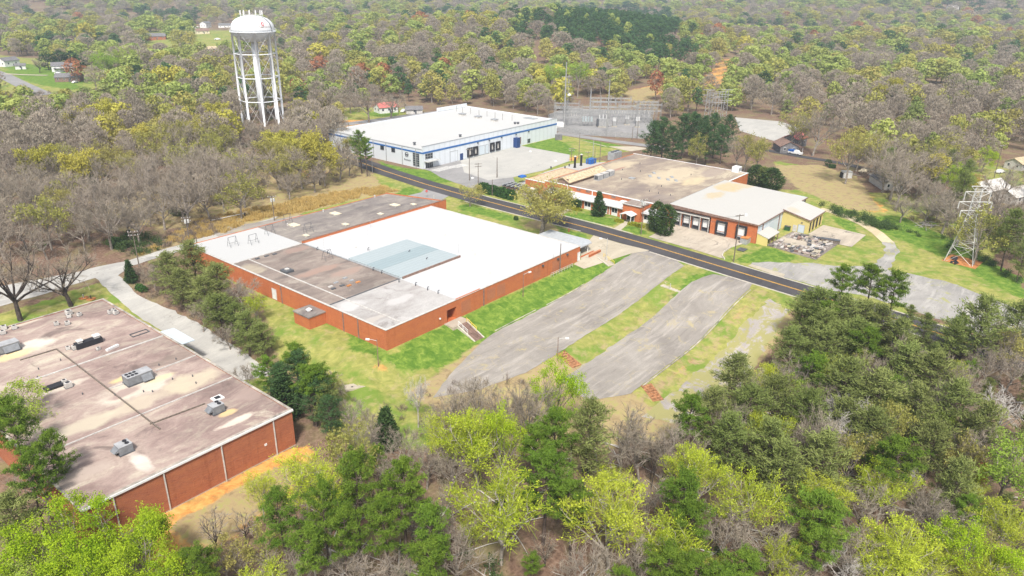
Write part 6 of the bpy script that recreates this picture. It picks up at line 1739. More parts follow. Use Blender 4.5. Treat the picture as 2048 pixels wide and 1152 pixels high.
for i, (q, m_, l) in enumerate((((1660, 485), 'wood', 'long rusty trough on the concrete floor beside the slab yard'), ((1575, 460), 'green', 'dark green bin beside the yellow annex wall'), ((1490, 486), 'grey', 'rust topped grey bin at the brick corner by the lean to'), ((1484, 500), 'black', 'flat dark manhole slab on the lawn near the loading apron'))):
    x, y, z = gnd(*q); hh = (1.0, 1.3, 1.7, .15)[i]; w2 = ((2.6, .7), (.8, .8), (1.5, 1.0), (1.3, 1.0))[i]
    o = thing(('trough', 'bin', 'waste_bin', 'manhole_slab')[i], l, ('trough', 'bin', 'bin', 'slab')[i], (x, y, z)); MB().obox((x, y), (0.2, -.98) if i == 0 else (1, 0), *w2, z - .05, z + hh).build('body', M[m_], o); MB().obox((x, y), (0.2, -.98) if i == 0 else (1, 0), w2[0] + .1, w2[1] + .1, z + hh, z + hh + .08).build('rim', M['clayred' if i == 2 else 'dgrey'], o)
# racking yard behind the hedge
for i in range(18):
    a, b = divmod(i, 6); x = 200.3 + a * 1.9; y = 158.5 + b * 1.9
    o = thing('pipe_rack', f"dark racking stack behind hedge, {od[a]} row from road, {od[b]} from brick plant", 'racking', (x, y, 0), 'dark racking stacks behind the hedge')
    for k in range(4):
        mb = MB(); r_ = random.Random(i * 9 + k); aa = r_.uniform(-.3, .3)
        mb.obox((x + r_.uniform(-.2, .2), y + r_.uniform(-.2, .2)), (math.cos(aa), math.sin(aa)), 1.0, .18, .1 + k * .45, .38 + k * .45); mb.obox((x, y + .3 * (-1) ** k), (math.sin(aa), math.cos(aa)), .8, .09, .38 + k * .45, .5 + k * .45)
        mb.build('beam', M[('dgrey', 'shingle_br', 'dgrey', 'grey')[k]], o)
for i, (x, y, m_, l) in enumerate(((200.5, 155.2, 'white', 'white storage container behind the hedge beside dark racking'), (204.8, 156.5, 'white', 'second white container behind the hedge with blue tarp above'))):
    o = thing('storage_container', l, 'container', (x, y, 0)); MB().box(x - 1.3, y - 1.3, .05, x + 1.3, y + 1.3, 2.2).build('body', M[m_], o); pan('-x', x - 1.3, y - 1.1, y + 1.1, .2, 2.0, .04).build('doors', M['dirty_white'], o)
x, y = site(1044, 353, 2.4); o = MB().prism([(x - 1.4, y - 1), (x + 1.2, y - 1.2), (x + 1.5, y + .9), (x - 1, y + 1.1)], 2.22, lambda X_, Y_: 2.5 + .3 * math.sin(X_ * 3)).build('tarp_cover', M['tarp']); tag(o, 'blue tarp draped over the container by the hedge', 'tarp')
x, y, z = gnd(1182, 327); o = thing('blue_skip', 'blue skip standing between poles behind the boiler wing', 'skip', (x, y, z)); mb = MB(); mb.prism([(x - 2, y - 1.2), (x + 2, y - 1.2), (x + 2, y + 1.2), (x - 2, y + 1.2)], z, z + 1.9); mb.build('body', M['tarp'], o); MB().box(x - 2.1, y - 1.3, z + 1.9, x + 2.1, y + 1.3, z + 2.05).build('lid', M['blue'], o)
# barrier, hydrant, signs, stubs
a_, b_ = gnd(422, 446), gnd(490, 432); o = thing('pipe_barrier', 'pale pipe barrier across the end of the lane by weeds', 'barrier', a_)
MB().tube([(*a_[:2], a_[2] + .8), (*b_[:2], b_[2] + .9)], .14, 7).build('rail', M['dirty_white'], o)
for p in (a_, b_): MB().box(p[0] - .2, p[1] - .2, p[2] - .2, p[0] + .2, p[1] + .2, p[2] + 1.1).build('post', M['bark_dark'], o)
x, y, z = gnd(1137.5, 463); o = thing('fire_hydrant', 'red fire hydrant on the verge beside the big roadside tree', 'hydrant', (x, y, z)); MB().lathe(x, y, [(.2, z), (.2, z + .15), (.13, z + .2), (.14, z + .65), (.2, z + .68), (.12, z + .85), (.03, z + .95)], 10).build('barrel', M['red'], o); MB().box(x - .25, y - .07, z + .42, x + .25, y + .07, z + .56).build('nozzle', M['dirty_white'], o)
x, y, z = gnd(853.5, 395); o = thing('stop_sign', 'red stop sign at the side street corner behind the dark wing', 'stop sign', (x, y, z)); MB().rod((x, y, z), (x, y, z + 2.2), .05, 6).build('post', M['grey'], o)
pl = MB(); d_ = np.array([-.9, .43]); n_ = np.array([-.43, -.9])
c8 = [(x + n_[0] * .06 + d_[0] * .45 * math.cos(a), y + n_[1] * .06 + d_[1] * .45 * math.cos(a), z + 2.3 + .45 * math.sin(a)) for a in np.arange(8) * math.pi / 4 + .39]
c9 = [(p[0] + n_[0] * .04, p[1] + n_[1] * .04, p[2]) for p in c8]; pl.add(c8 + c9, [tuple(range(8)), tuple(range(15, 7, -1))] + [(i, (i + 1) % 8, 8 + (i + 1) % 8, 8 + i) for i in range(8)])
pl.build('plate', M['red'], o); text_curve('lettering', 'STOP', .3, M['white'], o, (x + n_[0] * .13, y + n_[1] * .13, z + 2.2), (math.pi / 2, 0, math.atan2(-d_[1], -d_[0])))
for i, (q, l) in enumerate((((167, 595.5), 'short pale bollard in a clay ring on the lawn by lane'), ((182, 597.5), 'short dark bollard in a clay ring beside the pale one'))):
    x, y, z = gnd(*q); o = thing('bollard', l, 'bollard', (x, y, z)); MB().lathe(x, y, [(.14, z - .1), (.14, z + .8), (.02, z + .9)], 8).build('post', M[('dirty_white', 'bark_dark')[i]], o); MB().lathe(x, y, [(1.1, z + .01), (1.0, z + .08), (.02, z + .1)], 14).build('clay_ring', M['clayred'], o)
x, y, z = gnd(707, 774); o = thing('well_cap', 'square tan concrete well cap with dark hole in the grass', 'well cap', (x, y, z)); MB().obox((x, y), (.85, -.5), 1.7, 1.0, z - .2, z + .18).build('slab', M['concrete'], o); MB().lathe(x - .3, y, [(.22, z + .181), (.22, z + .2)], 10).build('hole', M['black'], o); MB().obox((x + 1.3, y - .8), (.85, -.5), .6, .9, z - .2, z + .25).build('block', M['concrete'], o)
for i, q in enumerate(((945, 357.5), (1061, 304), (1111, 323))):
    x, y, z = gnd(*q); o = MB().obox((x, y), (1, 0), .5, .4, z - .05, z + .5).build('utility_box', M['white']); tag(o, ('small white utility box in the grass strip by the car park', 'small white box at the mound foot by the dock stair', 'small white box at the far corner of pale yard')[i], 'utility box')

# ------------------------------------------------------------------ houses
def house(q, w_, d_, h, roof, wall, label, rz=0.0, ridge='x', name='house', pitch=.5, win=3, chim=False, loc=None, porch=False):
    x, y, z = loc or gnd(*q)
    o = thing(name, label, 'house', (0, 0, 0))
    MB().box(-w_ / 2, -d_ / 2, -.6, w_ / 2, d_ / 2, h).build('wall', M[wall], o)
    mb = MB(); e = .45; rh = d_ / 2 * pitch
    a, b = w_ / 2 + e, d_ / 2 + e
    v = []
    for dz in (0, -.18):
        v += [(-a, -b, h + .1 + dz - e * pitch + .0), (a, -b, h + .1 + dz - e * pitch), (a, 0, h + rh + .1 + dz), (-a, 0, h + rh + .1 + dz), (-a, b, h + .1 + dz - e * pitch), (a, b, h + .1 + dz - e * pitch)]
    mb.add(v, [(0, 1, 2, 3), (3, 2, 5, 4), (6, 9, 8, 7), (9, 10, 11, 8), (0, 6, 7, 1), (4, 5, 11, 10), (0, 3, 9, 6), (3, 4, 10, 9), (1, 7, 8, 2), (2, 8, 11, 5)])
    r_ = mb.build('roof', M[roof], o)
    if chim: MB().box(w_ * .2, -.4, h, w_ * .2 + .8, .4, h + rh + .9).build('chimney', M['brick_dark'], r_)
    g = MB()
    for s in (-1, 1): g.add([(s * w_ / 2, -d_ / 2, h), (s * w_ / 2, d_ / 2, h), (s * w_ / 2, 0, h + rh - .1), (s * (w_ / 2 - .2), -d_ / 2, h), (s * (w_ / 2 - .2), d_ / 2, h), (s * (w_ / 2 - .2), 0, h + rh - .1)], [(0, 1, 2), (3, 5, 4), (0, 2, 5, 3), (1, 4, 5, 2)])
    g.build('gable', M[wall], o)
    for k in range(win):
        xx = -w_ / 2 + w_ * (k + .5) / win
        f = pan('-y', -d_ / 2, xx - .55, xx + .55, h * .4, h * .4 + 1.3, .05).build('window', M['white' if wall != 'white' else 'grey'], o); pan('-y', -d_ / 2, xx - .45, xx + .45, h * .4 + .1, h * .4 + 1.2, .08).build('pane', M['glass'], f)
    for k in range(2):
        yy = -d_ / 4 + d_ / 2 * k
        f = pan('-x', -w_ / 2, yy - .5, yy + .5, h * .4, h * .4 + 1.3, .05).build('window', M['white' if wall != 'white' else 'grey'], o); pan('-x', -w_ / 2, yy - .4, yy + .4, h * .4 + .1, h * .4 + 1.2, .08).build('pane', M['glass'], f)
    pan('-y', -d_ / 2, -.5 + w_ * .08, .5 + w_ * .08, -.1, 2.1, .07).build('door', M['dgrey'], o)
    if porch:
        p_ = MB().box(-w_ * .4, -d_ / 2 - 2.6, 2.4, w_ * .4, -d_ / 2 - .1, 2.6).build('porch_roof', M[roof], o)
        for k in range(4): MB().box(-w_ * .38 + k * w_ * .25, -d_ / 2 - 2.5, -.3, -w_ * .38 + .15 + k * w_ * .25, -d_ / 2 - 2.35, 2.4).build('post', M['white'], p_)
    o.location = (x, y, z); o.rotation_euler = (0, 0, rz)
    return o
VW = -0.67
house((18, 132), 13, 9, 4.6, 'shingle', 'white', 'white house with dark blue grey roof at the edge of the far lawn', VW + 1.0, win=2)
house((42, 138), 7, 5, 3.0, 'shingle', 'white', 'small white outbuilding beside the white house on far lawn', VW + .3, win=1)
house((127, 142), 14, 9, 4.4, 'shingle', 'white', 'white two gable house in front of the dark evergreen row', VW + .2, win=3, porch=True)
house((140, 162), 16, 9, 3.2, 'shingle', 'shingle_br', 'low brick ranch house with grey roof beside the red tree', VW, win=4)
house((412, 56), 16, 11, 7.5, 'shingle', 'white', 'tall pale two gable house on the far hillside', VW + 1.2, win=2)
house((450, 56), 18, 11, 4.5, 'shingle', 'white', 'pale house behind the water tower tank', VW, win=3)
house((386, 62), 14, 9, 3.5, 'dirty_white', 'white', 'small pale house beside the far green lawn', VW, win=3)
house((405, 67), 15, 9, 3.5, 'shingle_br', 'cream', 'tan far house with brown roof below the two gable house', VW + .4, win=3)
house((312, 79), 22, 12, 4, 'shingle', 'brick_dark', 'far brick house with grey roof and clay yard', VW + .1, win=4)
house((420, 108), 20, 12, 4, 'tanboard', 'clayred', 'far house with orange tan roof under the trees', VW + .5, win=3)
house((772, 224), 11, 8, 3.4, 'redroof', 'white', 'white house with red metal roof behind the white warehouse', VW + .4, win=3)
house((828, 226), 9, 6, 2.4, 'shingle', 'dirty_white', 'grey roofed outbuilding just behind the white warehouse roof', VW, win=1)
house((1570, 302), 10, 8, 3.2, 'shingle_br', 'shingle', 'dark craftsman house with brown gables and pale trim near the grove', VW + 1.35, win=2, porch=True)
house((1588, 292), 9, 7, 4.2, 'redroof', 'shingle', 'rear wing of dark house with dull red roof', VW + .5, win=2)
house((1772, 372), 13, 8, 2.8, 'shingle', 'dirty_white', 'grey roofed bungalow half hidden by leafless trees', VW + 1.3, win=3, porch=True)
house((1970, 392), 14, 9, 3.6, 'dirty_white', 'cream', 'tan sided building behind the lattice pylon', VW + .3, win=3)
house((2030, 400), 16, 8, 3.0, 'dirty_white', 'dirty_white', 'pale low building behind leafless trees at the frame edge', VW + .3, win=3)
house((2040, 336), 12, 7, 3.0, 'tanboard', 'dirty_white', 'tan roofed open shed at the far edge of the dry field', VW + .3, win=4)
house((1392, 60), 14, 9, 4, 'dirty_white', 'white', 'pale house showing among the far trees above the pine hill', VW, win=2, loc=None)
house((1905, 15), 20, 12, 5, 'dirty_white', 'white', 'tiny white house on the most distant ridge', VW, win=3)
x, y, z = gnd(1692, 355); o = thing('garden_shed', 'small white shed with open dark door on the clay field', 'shed', (x, y, z)); MB().obox((x, y), ua, 1.7, 1.3, z - .2, z + 2.3).build('body', M['white'], o); MB().obox((x, y), ua, 1.85, 1.45, z + 2.3, z + 2.5).build('roof', M['steel'], o); MB().obox((x - ua[0] * 1.9 , y - ua[1] * 1.9), ua, .35, .9, z, z + 2.0).build('door', M['black'], o)

# ------------------------------------------------------------------ vehicles
def car(q, label, body='white', rz=0.0, truck=False, s=1.0, name='parked_car', cab=None):
    x, y, z = gnd(*q); o = thing(name, label, 'car' if not truck else 'pickup truck', (0, 0, 0))
    Lh, W_ = 2.25, .9
    pf = [(-Lh, .35), (-Lh, .85), (-Lh + .9, .95), (-Lh + 1.5, 1.45), (.6, 1.48), (1.3, 1.0), (Lh, .88), (Lh, .35)] if not truck else [(-2.7, .45), (-2.7, 1.05), (-.3, 1.05), (-.1, 1.8), (1.1, 1.82), (1.6, 1.2), (2.7, 1.1), (2.7, .45)]
    mb = MB(); n = len(pf)
    vs = [(p[0], -W_ if p[1] < 1.2 else -W_ * .82, p[1]) for p in pf] + [(p[0], W_ if p[1] < 1.2 else W_ * .82, p[1]) for p in pf]
    mb.add(vs, [tuple(range(n)), tuple(range(2 * n - 1, n - 1, -1))] + [(i, n + i, n + (i + 1) % n, (i + 1) % n) for i in range(n)]); mb.build('body', M[body], o)
    g = MB(); g.box(-.62 if not truck else -.05, -W_ * .86, 1.08, .75 if not truck else 1.1, W_ * .86, 1.4); g.build('window', M['glass'], o)
    for wx in (-1.4, 1.4) if not truck else (-1.7, 1.75):
        for wy in (-W_, W_):
            mb = MB(); mb.tube([(wx, wy - .1, .33), (wx, wy + .1, .33)], .34, 12); t = mb.build('wheel', M['black'], o)
    for wy in (-.6, .6): MB().box(pf[-1][0], wy - .18, .62, pf[-1][0] + .05, wy + .18, .8).build('headlight', M['steel'], o)
    if cab: MB().box(-2.6, -W_ * .95, 1.06, -.35, W_ * .95, 1.75).build('canopy', M[cab], o)
    o.location = (x, y, z); o.rotation_euler = (0, 0, rz); o.scale = (s,) * 3
    return o
car((1590, 309), 'white pickup truck with blue rear cover parked beside the dark house', 'white', VW - 1.1, True, 1.15, 'pickup_truck', 'tarp')
car((1999, 346), 'white car parked on the dry field behind the pylon', 'white', VW + .3)
car((808, 224), 'white car parked beside the red roofed house', 'white', VW + 1.0, s=1.1)
car((1727, 345), 'olive covered car among the leafless trees by the clay field', 'cream', VW + .3)
car((116, 148), 'white car parked before the white two gable house', 'white', VW)
car((150, 166), 'white car beside the brick ranch house driveway', 'white', VW + 1.2)
car((435, 80), 'white caravan by the far houses', 'white', VW, s=1.5)
car((325, 77), 'white car before the far brick house', 'white', VW, s=1.2)
# road verge markers and little posts
for i, q in enumerate(((1340, 579), (868, 400))):
    x, y, z = gnd(*q); o = MB().box(x - .08, y - .08, z - .2, x + .08, y + .08, z + 1.6).build('marker_post', M['dirty_white']); tag(o, ('pale marker post at the head of the strip steps', 'pale marker post beside the dark wing corner')[i], 'post')
# overhead wires slung across the apron
o = thing('overhead_wire', 'pair of thin wires slung from the transformer pole over the apron', 'wire', (200, 100, 8))
px0 = gnd(1282, 469); h0 = tall(1282, 469, 1285.5, 398)
px1 = gnd(1467, 523.6); h1 = tall(1467, 523.6, 1478.3, 428.4)
for dz in (.6, 1.9):
    A_ = np.array([px0[0], px0[1], px0[2] + h0 - dz - 2]); B_ = np.array([px1[0], px1[1], px1[2] + h1 - dz])
    MB().tube([A_ + (B_ - A_) * t + np.array([0, 0, -1.2 * 4 * t * (1 - t)]) for t in np.linspace(0, 1, 12)], .035, 4).build('wire', M['dgrey'], o)
# ------------------------------------------------------------------ trees: placed ones, then the woods
rng = np.random.default_rng(77)
TREES = []      # dict(kind,x,y,z,H,R,hand)
def tree_top(k, px, py, H, R, hand=True):
    """a tree whose top shows at (px, py)"""
    z = 0.0
    for _ in range(30):
        x, y = site(px, py, z + H); z = .5 * z + .5 * float(terr(x, y))
    TREES.append(dict(k=k, x=x, y=y, z=z, H=H, R=R, hand=hand))
def tree_foot(k, px, py, qy, R, hand=True, H=None):
    x, y, z = gnd(px, py)
    h = H or tall(px, py, px, qy)
    TREES.append(dict(k=k, x=x, y=y, z=z, H=h, R=R, hand=hand))

_T = """pine 14 800 17 4;pine 86 862 15 3.6;pine 45 905 15 3.6;fresh 15 742 16 5;bare 62 905 12 4;virginia 5 990 12 4
lime 112 985 15 5.5;lime 205 978 15 5.2;lime 62 1050 12 5;lime 268 1040 13 5;lime 150 1090 12 5;fresh 30 1120 10 4;lime 330 1118 9 4
sapling 415 1000 9 2.4;oak 440 1075 8 3;poplar 512 925 10 2.6;poplar 600 882 13 4.2;poplar 646 930 12 4;oak 692 842 13 4.5;bare 470 1080 7 2.4;pine 385 1100 9 3.5;sapling 360 1085 7 2;oak 520 1040 9 3;sapling 480 1010 7 2
pine 555 985 16 3.4;pine 640 968 16 3.4;pine 703 905 18 3.8;pine 802 928 18 4;pine 770 1000 15 3.6;pine 856 1010 15 3.4;pine 680 1010 15 3.4;pine 850 1090 12 4;pine 610 1060 14 3.4;bare 585 1075 11 4
poplar 1004 902 19 5.6;poplar 955 782 18 5;lime 1010 806 16 4.6;poplar 1236 924 19 5.6;poplar 1346 1015 14 4.2;poplar 905 800 14 4
pine 1093 905 16 4.6;pine 1118 826 16 4.4;virginia 1178 798 17 4.6;pine 1075 860 14 3.6;pine 1150 960 14 4;lime 1112 715 15 4.8;bare 1054 738 16 5;bare 1000 760 14 4
bare 957 735 14 4.5;bare 907 762 12 3.6;dead 832 745 11 2.2;bare 880 790 11 3.4;bare 1252 795 15 5;bare 1290 830 13 4;sapling 1318 830 14 1.4;cedar 770 815 8 2.6;bare 735 805 9 3.2;bare 690 790 8 3;bare 720 850 9 3.2;oak 650 742 8 2.8;bare 800 850 9 3;bare 850 870 10 3.4;bare 780 900 9 3;bare 905 880 10 3.4;bare 870 960 12 4
pine 1380 790 14 4;bare 1365 828 15 4;poplar 1390 868 14 3.4;pine 1370 955 15 4.2;pine 1386 1000 13 3.8;pine 1334 1090 12 4;pine 1404 1108 11 4;pine 1502 1112 10 4.2;pine 1450 1140 9 4
virginia 1484 712 14 5;poplar 1543 702 13 3.4;pine 1628 706 14 4.6;virginia 1560 755 14 5;virginia 1622 778 14 4.6;virginia 1698 722 15 6;virginia 1772 742 15 6;virginia 1868 705 15 6;virginia 1928 762 15 5;virginia 1975 804 14 4.4;virginia 1473 830 14 5;virginia 1552 845 14 5;virginia 1578 888 13 4.6;virginia 1653 868 14 5;virginia 1510 770 14 4.6;virginia 1440 780 13 4.6;virginia 1820 690 14 5.4;pine 1740 660 13 4.6;virginia 1590 655 13 4.6;virginia 1655 660 13 5;virginia 1700 800 13 5;virginia 1760 820 13 4.6;virginia 1845 775 14 5
bare 1600 698 15 3.8;poplar 1682 688 15 3;bare 1752 688 15 3.8;bare 1832 662 15 3.6;bare 1882 738 15 3.8;poplar 1562 800 15 3;bare 1650 798 16 3.8;oak 1792 788 15 3.6;bare 1932 700 14 3.6;bare 1475 790 14 3.4;grove 585 700 12 4.2;grove 622 745 11 4.2;grove 546 728 11 3.4;grove 652 790 9 3.2;fresh 1585 735 12 3.2;bare 1640 745 13 4;oak 1735 700 12 3.6;fresh 1800 735 13 3.4;bare 1830 745 13 4;poplar 1530 800 13 3;bare 1600 830 13 4;oak 1720 850 13 4;bare 1760 700 13 4;fresh 1890 790 12 3;bare 1505 735 12 3.6;oak 1945 860 12 3.6;dead 1698 776 14 5.4;dead 1668 812 12 3.6;dead 2026 772 12 4.4;bare 1925 745 12 4;bare 1998 842 13 4.4;maple 1590 742 8 2.6;blossom 1420 800 6 2
poplar 1418 868 16 4;poplar 1512 912 17 4.2;poplar 1665 932 13 4.2;poplar 1790 896 14 3.6;pine 1814 876 15 5;fresh 2040 855 16 6;virginia 1920 918 13 4;maple 1948 908 9 2.2;gold 1962 912 8 2;virginia 1880 850 12 4
pine 1661 994 15 5.4;pine 1650 1060 12 4;poplar 1583 1052 12 2.6;poplar 1826 1022 14 4.4;lime 1960 1034 13 4.8;poplar 2030 985 13 4;bare 1720 1060 10 4;bare 1560 1010 12 4;bare 1470 1000 12 4;bare 1750 960 11 4;bare 1890 980 12 4;bare 1610 1090 9 3.6;poplar 1990 1090 10 5;poplar 1780 1085 10 5;bare 1860 960 10 3.6;dead 1700 1100 8 3;bare 1280 1060 12 4;bare 1180 1080 11 4;bare 920 1040 12 4;bare 720 1080 11 4
pine 1697 534 14 4.4;pine 1752 534 15 4.6;pine 1800 546 14 4.8;virginia 1616 586 12 4.4;virginia 1978 596 15 5.6;pine 1668 604 12 3.4;virginia 2046 606 13 4.6;bare 1705 580 10 3;virginia 1640 578 13 5;virginia 1692 592 13 5;virginia 1732 602 12 4.6;virginia 1772 612 12 4.6;virginia 1662 622 13 5;virginia 1716 640 13 5;virginia 1800 640 12 4.6;virginia 1920 640 10 3.6;bare 2010 640 11 3.6;bare 2040 690 10 3.6;oak 2030 655 10 3.4;bare 1985 690 9 3.4
virginia 383 482 12 5.4;virginia 332 505 11 4.6;virginia 430 526 12 4.6;bare 474 546 10 4.2;poplar 506 575 9 2.6;virginia 432 588 11 4.8;virginia 487 625 10 4;virginia 522 648 8 3.4;cedar 254 520 6 1.8;virginia 355 540 10 4.4;bare 395 590 9 3;bare 300 520 8 2.6;virginia 405 555 11 4.4;virginia 470 605 9 3.4;bare 452 640 7 2.6
pine 534 713 11 3.4;pine 590 693 12 3.8;pine 617 733 12 4.2;cedar 560 740 10 3.4;bare 652 730 9 3;virginia 645 770 9 3;bare 487 715 8 2.4"""
for ln in _T.splitlines():
    for it in ln.split(';'):
        k, a, b, H, R = it.split(); tree_top(k, float(a), float(b), float(H), float(R))
_F = """openoak 41 640 455 8.6;openoak 142 612 480 8;streettree 1083 466 333 8.6;oak 940 413 364 4.2;cedar 1196 432 383 2.7;holly 1330 470 410 3.3;holly 1312 462 404 3.0;holly 1153 417 399 2;holly 1131 412 392 1.8
pine 724 347 262 4.6;pine 735 352 280 3.6;bare 738 246 160 9;bare 782 236 176 8;openoak 690 330 262 5
grove 1300 325 240 6.4;grove 1322 330 236 6.4;grove 1362 318 226 6.6;grove 1392 320 228 6.4;grove 1425 315 226 6.6;grove 1452 305 228 6;grove 1315 302 246 6;grove 1345 336 252 6;grove 1410 330 245 6.2;grove 1440 328 250 6;grove 1378 300 224 6.4;grove 1400 305 232 6;oak 1392 335 264 4.6;oak 1488 345 258 5.4;oak 1512 352 266 5;bare 1472 340 262 4.4;holly 1510 372 330 4;holly 1540 378 336 5;virginia 1525 376 334 4;cedar 1655 333 318 1.6
oak 1580 300 213 7;bare 1625 312 200 9;bare 1600 300 235 6;oak 1690 368 243 8;bare 1745 365 248 8;bare 1780 400 270 8;bare 1830 395 280 7;gold 1772 225 152 9;gold 1852 395 302 6.4;gold 1806 390 328 4.4;lime 1898 400 322 5.4;lime 1962 345 290 5;gold 1930 395 352 4;oak 1880 345 262 8.4;cedar 1764 246 215 2.6;maple 1946 385 340 4;oak 1920 410 370 5;bare 1972 480 350 6;bare 2020 500 380 6;bare 1990 470 402 5;bare 1930 450 380 5;bare 1800 445 380 4.6;bare 1850 450 385 5;bare 1895 455 390 5;virginia 1965 500 430 3.6;bare 1872 440 370 5;bare 2040 520 400 5
gold 205 275 190 10;gold 175 290 205 9;gold 275 300 243 8;gold 440 262 196 6;bare 482 292 232 6;bare 510 296 237 6;bare 540 298 238 6;bare 568 294 236 6;oak 405 300 228 8;gold 395 310 232 6;gold 640 370 258 7;gold 566 330 252 7;oak 480 380 295 7;oak 255 380 300 6;gold 310 330 290 4;bare 490 415 285 7;bare 375 420 300 7;bare 300 430 310 7;bare 440 410 280 7;bare 560 380 290 7;bare 530 345 300 6;bare 680 360 300 6;bare 630 385 325 5;oak 650 372 300 6;bare 260 440 340 6;bare 200 460 330 6;bare 150 440 320 7;bare 80 430 320 7;bare 30 450 330 7;bare 120 480 380 5;bare 170 500 400 5;bare 55 500 390 6;bare 10 520 400 6;bare 95 520 430 4;bare 225 480 420 4;cedar 182 372 325 2.2;bare 330 460 350 6;bare 420 440 350 6;oak 600 360 280 6
maple 155 165 115 8;maple 600 205 155 7;maple 1310 200 140 6;cedar 98 140 106 7;cedar 122 138 100 7;cedar 145 136 102 7;cedar 168 138 108 6;fresh 215 170 92 9;fresh 260 160 85 9;openoak 80 146 112 5;gold 178 100 45 12;oak 55 110 58 13;oak 40 112 66 10;oak 110 100 50 11;holly 280 175 130 5;holly 300 180 138 5;virginia 175 215 170 8;virginia 215 212 168 8;virginia 245 210 176 6
fresh 1105 190 118 8;fresh 1155 195 112 8;oak 1230 205 165 7;fresh 1400 180 150 6;bare 1350 190 150 6;bare 1380 200 155 6;cedar 1490 150 122 5;cedar 1525 190 142 6;cedar 1388 140 112 8;oak 1080 200 150 6;bare 1200 190 140 7"""
for ln in _F.splitlines():
    for it in ln.split(';'):
        k, a, b, q, R = it.split(); tree_foot(k, float(a), float(b), float(q), float(R))

# --- the woods between and beyond
occ = {}
def busy(x, y, r):
    ci, cj = int(x // 8), int(y // 8)
    for i in range(ci - 2, ci + 3):
        for j in range(cj - 2, cj + 3):
            for (a, b, q) in occ.get((i, j), ()):
                if (a - x) ** 2 + (b - y) ** 2 < (r + q) ** 2: return True
    return False
def take(x, y, r): occ.setdefault((int(x // 8), int(y // 8)), []).append((x, y, r))
for t in TREES: take(t['x'], t['y'], t['R'] * .42)

CLEAR = [wp((1095, 262), (1100, 226), (1160, 214), (1310, 214), (1325, 232), (1318, 272), (1200, 290)), wp((-60, 100), (60, 118), (130, 128), (200, 150), (215, 168), (150, 186), (60, 182), (-60, 178)), wp((290, 72), (340, 66), (345, 84), (290, 86)), wp((375, 52), (480, 48), (480, 84), (385, 84)),
         wp((660, 262), (720, 215), (830, 208), (930, 215), (1000, 215), (1110, 240), (1100, 255), (1320, 265), (1310, 222), (1130, 214), (1160, 195), (1250, 205), (1270, 172), (1330, 160), (1330, 200), (1330, 240), (1470, 222), (1600, 245), (1560, 290), (1590, 318), (1680, 338), (1720, 360), (1765, 420), (1660, 430), (1500, 330), (1290, 335), (760, 330)),
         wp((1390, 200), (1400, 165), (1450, 118), (1490, 105), (1470, 140), (1450, 175), (1440, 210)),
         wp((1925, 405), (1950, 335), (2010, 322), (2090, 312), (2090, 400), (2000, 412)),
         wp((385, 100), (455, 95), (450, 120), (390, 118)), wp((750, 205), (850, 205), (850, 240), (740, 240)), [(tx + 13 * math.cos(a), ty + 13 * math.sin(a)) for a in np.linspace(0, 6, 12)],
         wp((1205, 208), (1295, 185), (1340, 168), (1340, 205), (1300, 225), (1205, 225)), wp((-60, 140), (0, 146), (60, 170), (110, 192), (60, 195), (-60, 170)),
         wp((1630, 225), (1650, 225), (1650, 300), (1630, 300))]
WOODL = wp((-80, 560), (-80, 300), (-80, 190), (120, 185), (300, 170), (520, 215), (650, 240), (690, 300), (745, 335), (745, 352), (640, 372), (560, 385), (470, 415), (380, 432), (300, 455), (215, 500), (120, 530), (0, 560))
WOODR = wp((1700, 340), (1790, 350), (1900, 330), (1935, 400), (2060, 400), (2120, 420), (2120, 575), (2048, 560), (1960, 510), (1880, 468), (1780, 425), (1760, 380))
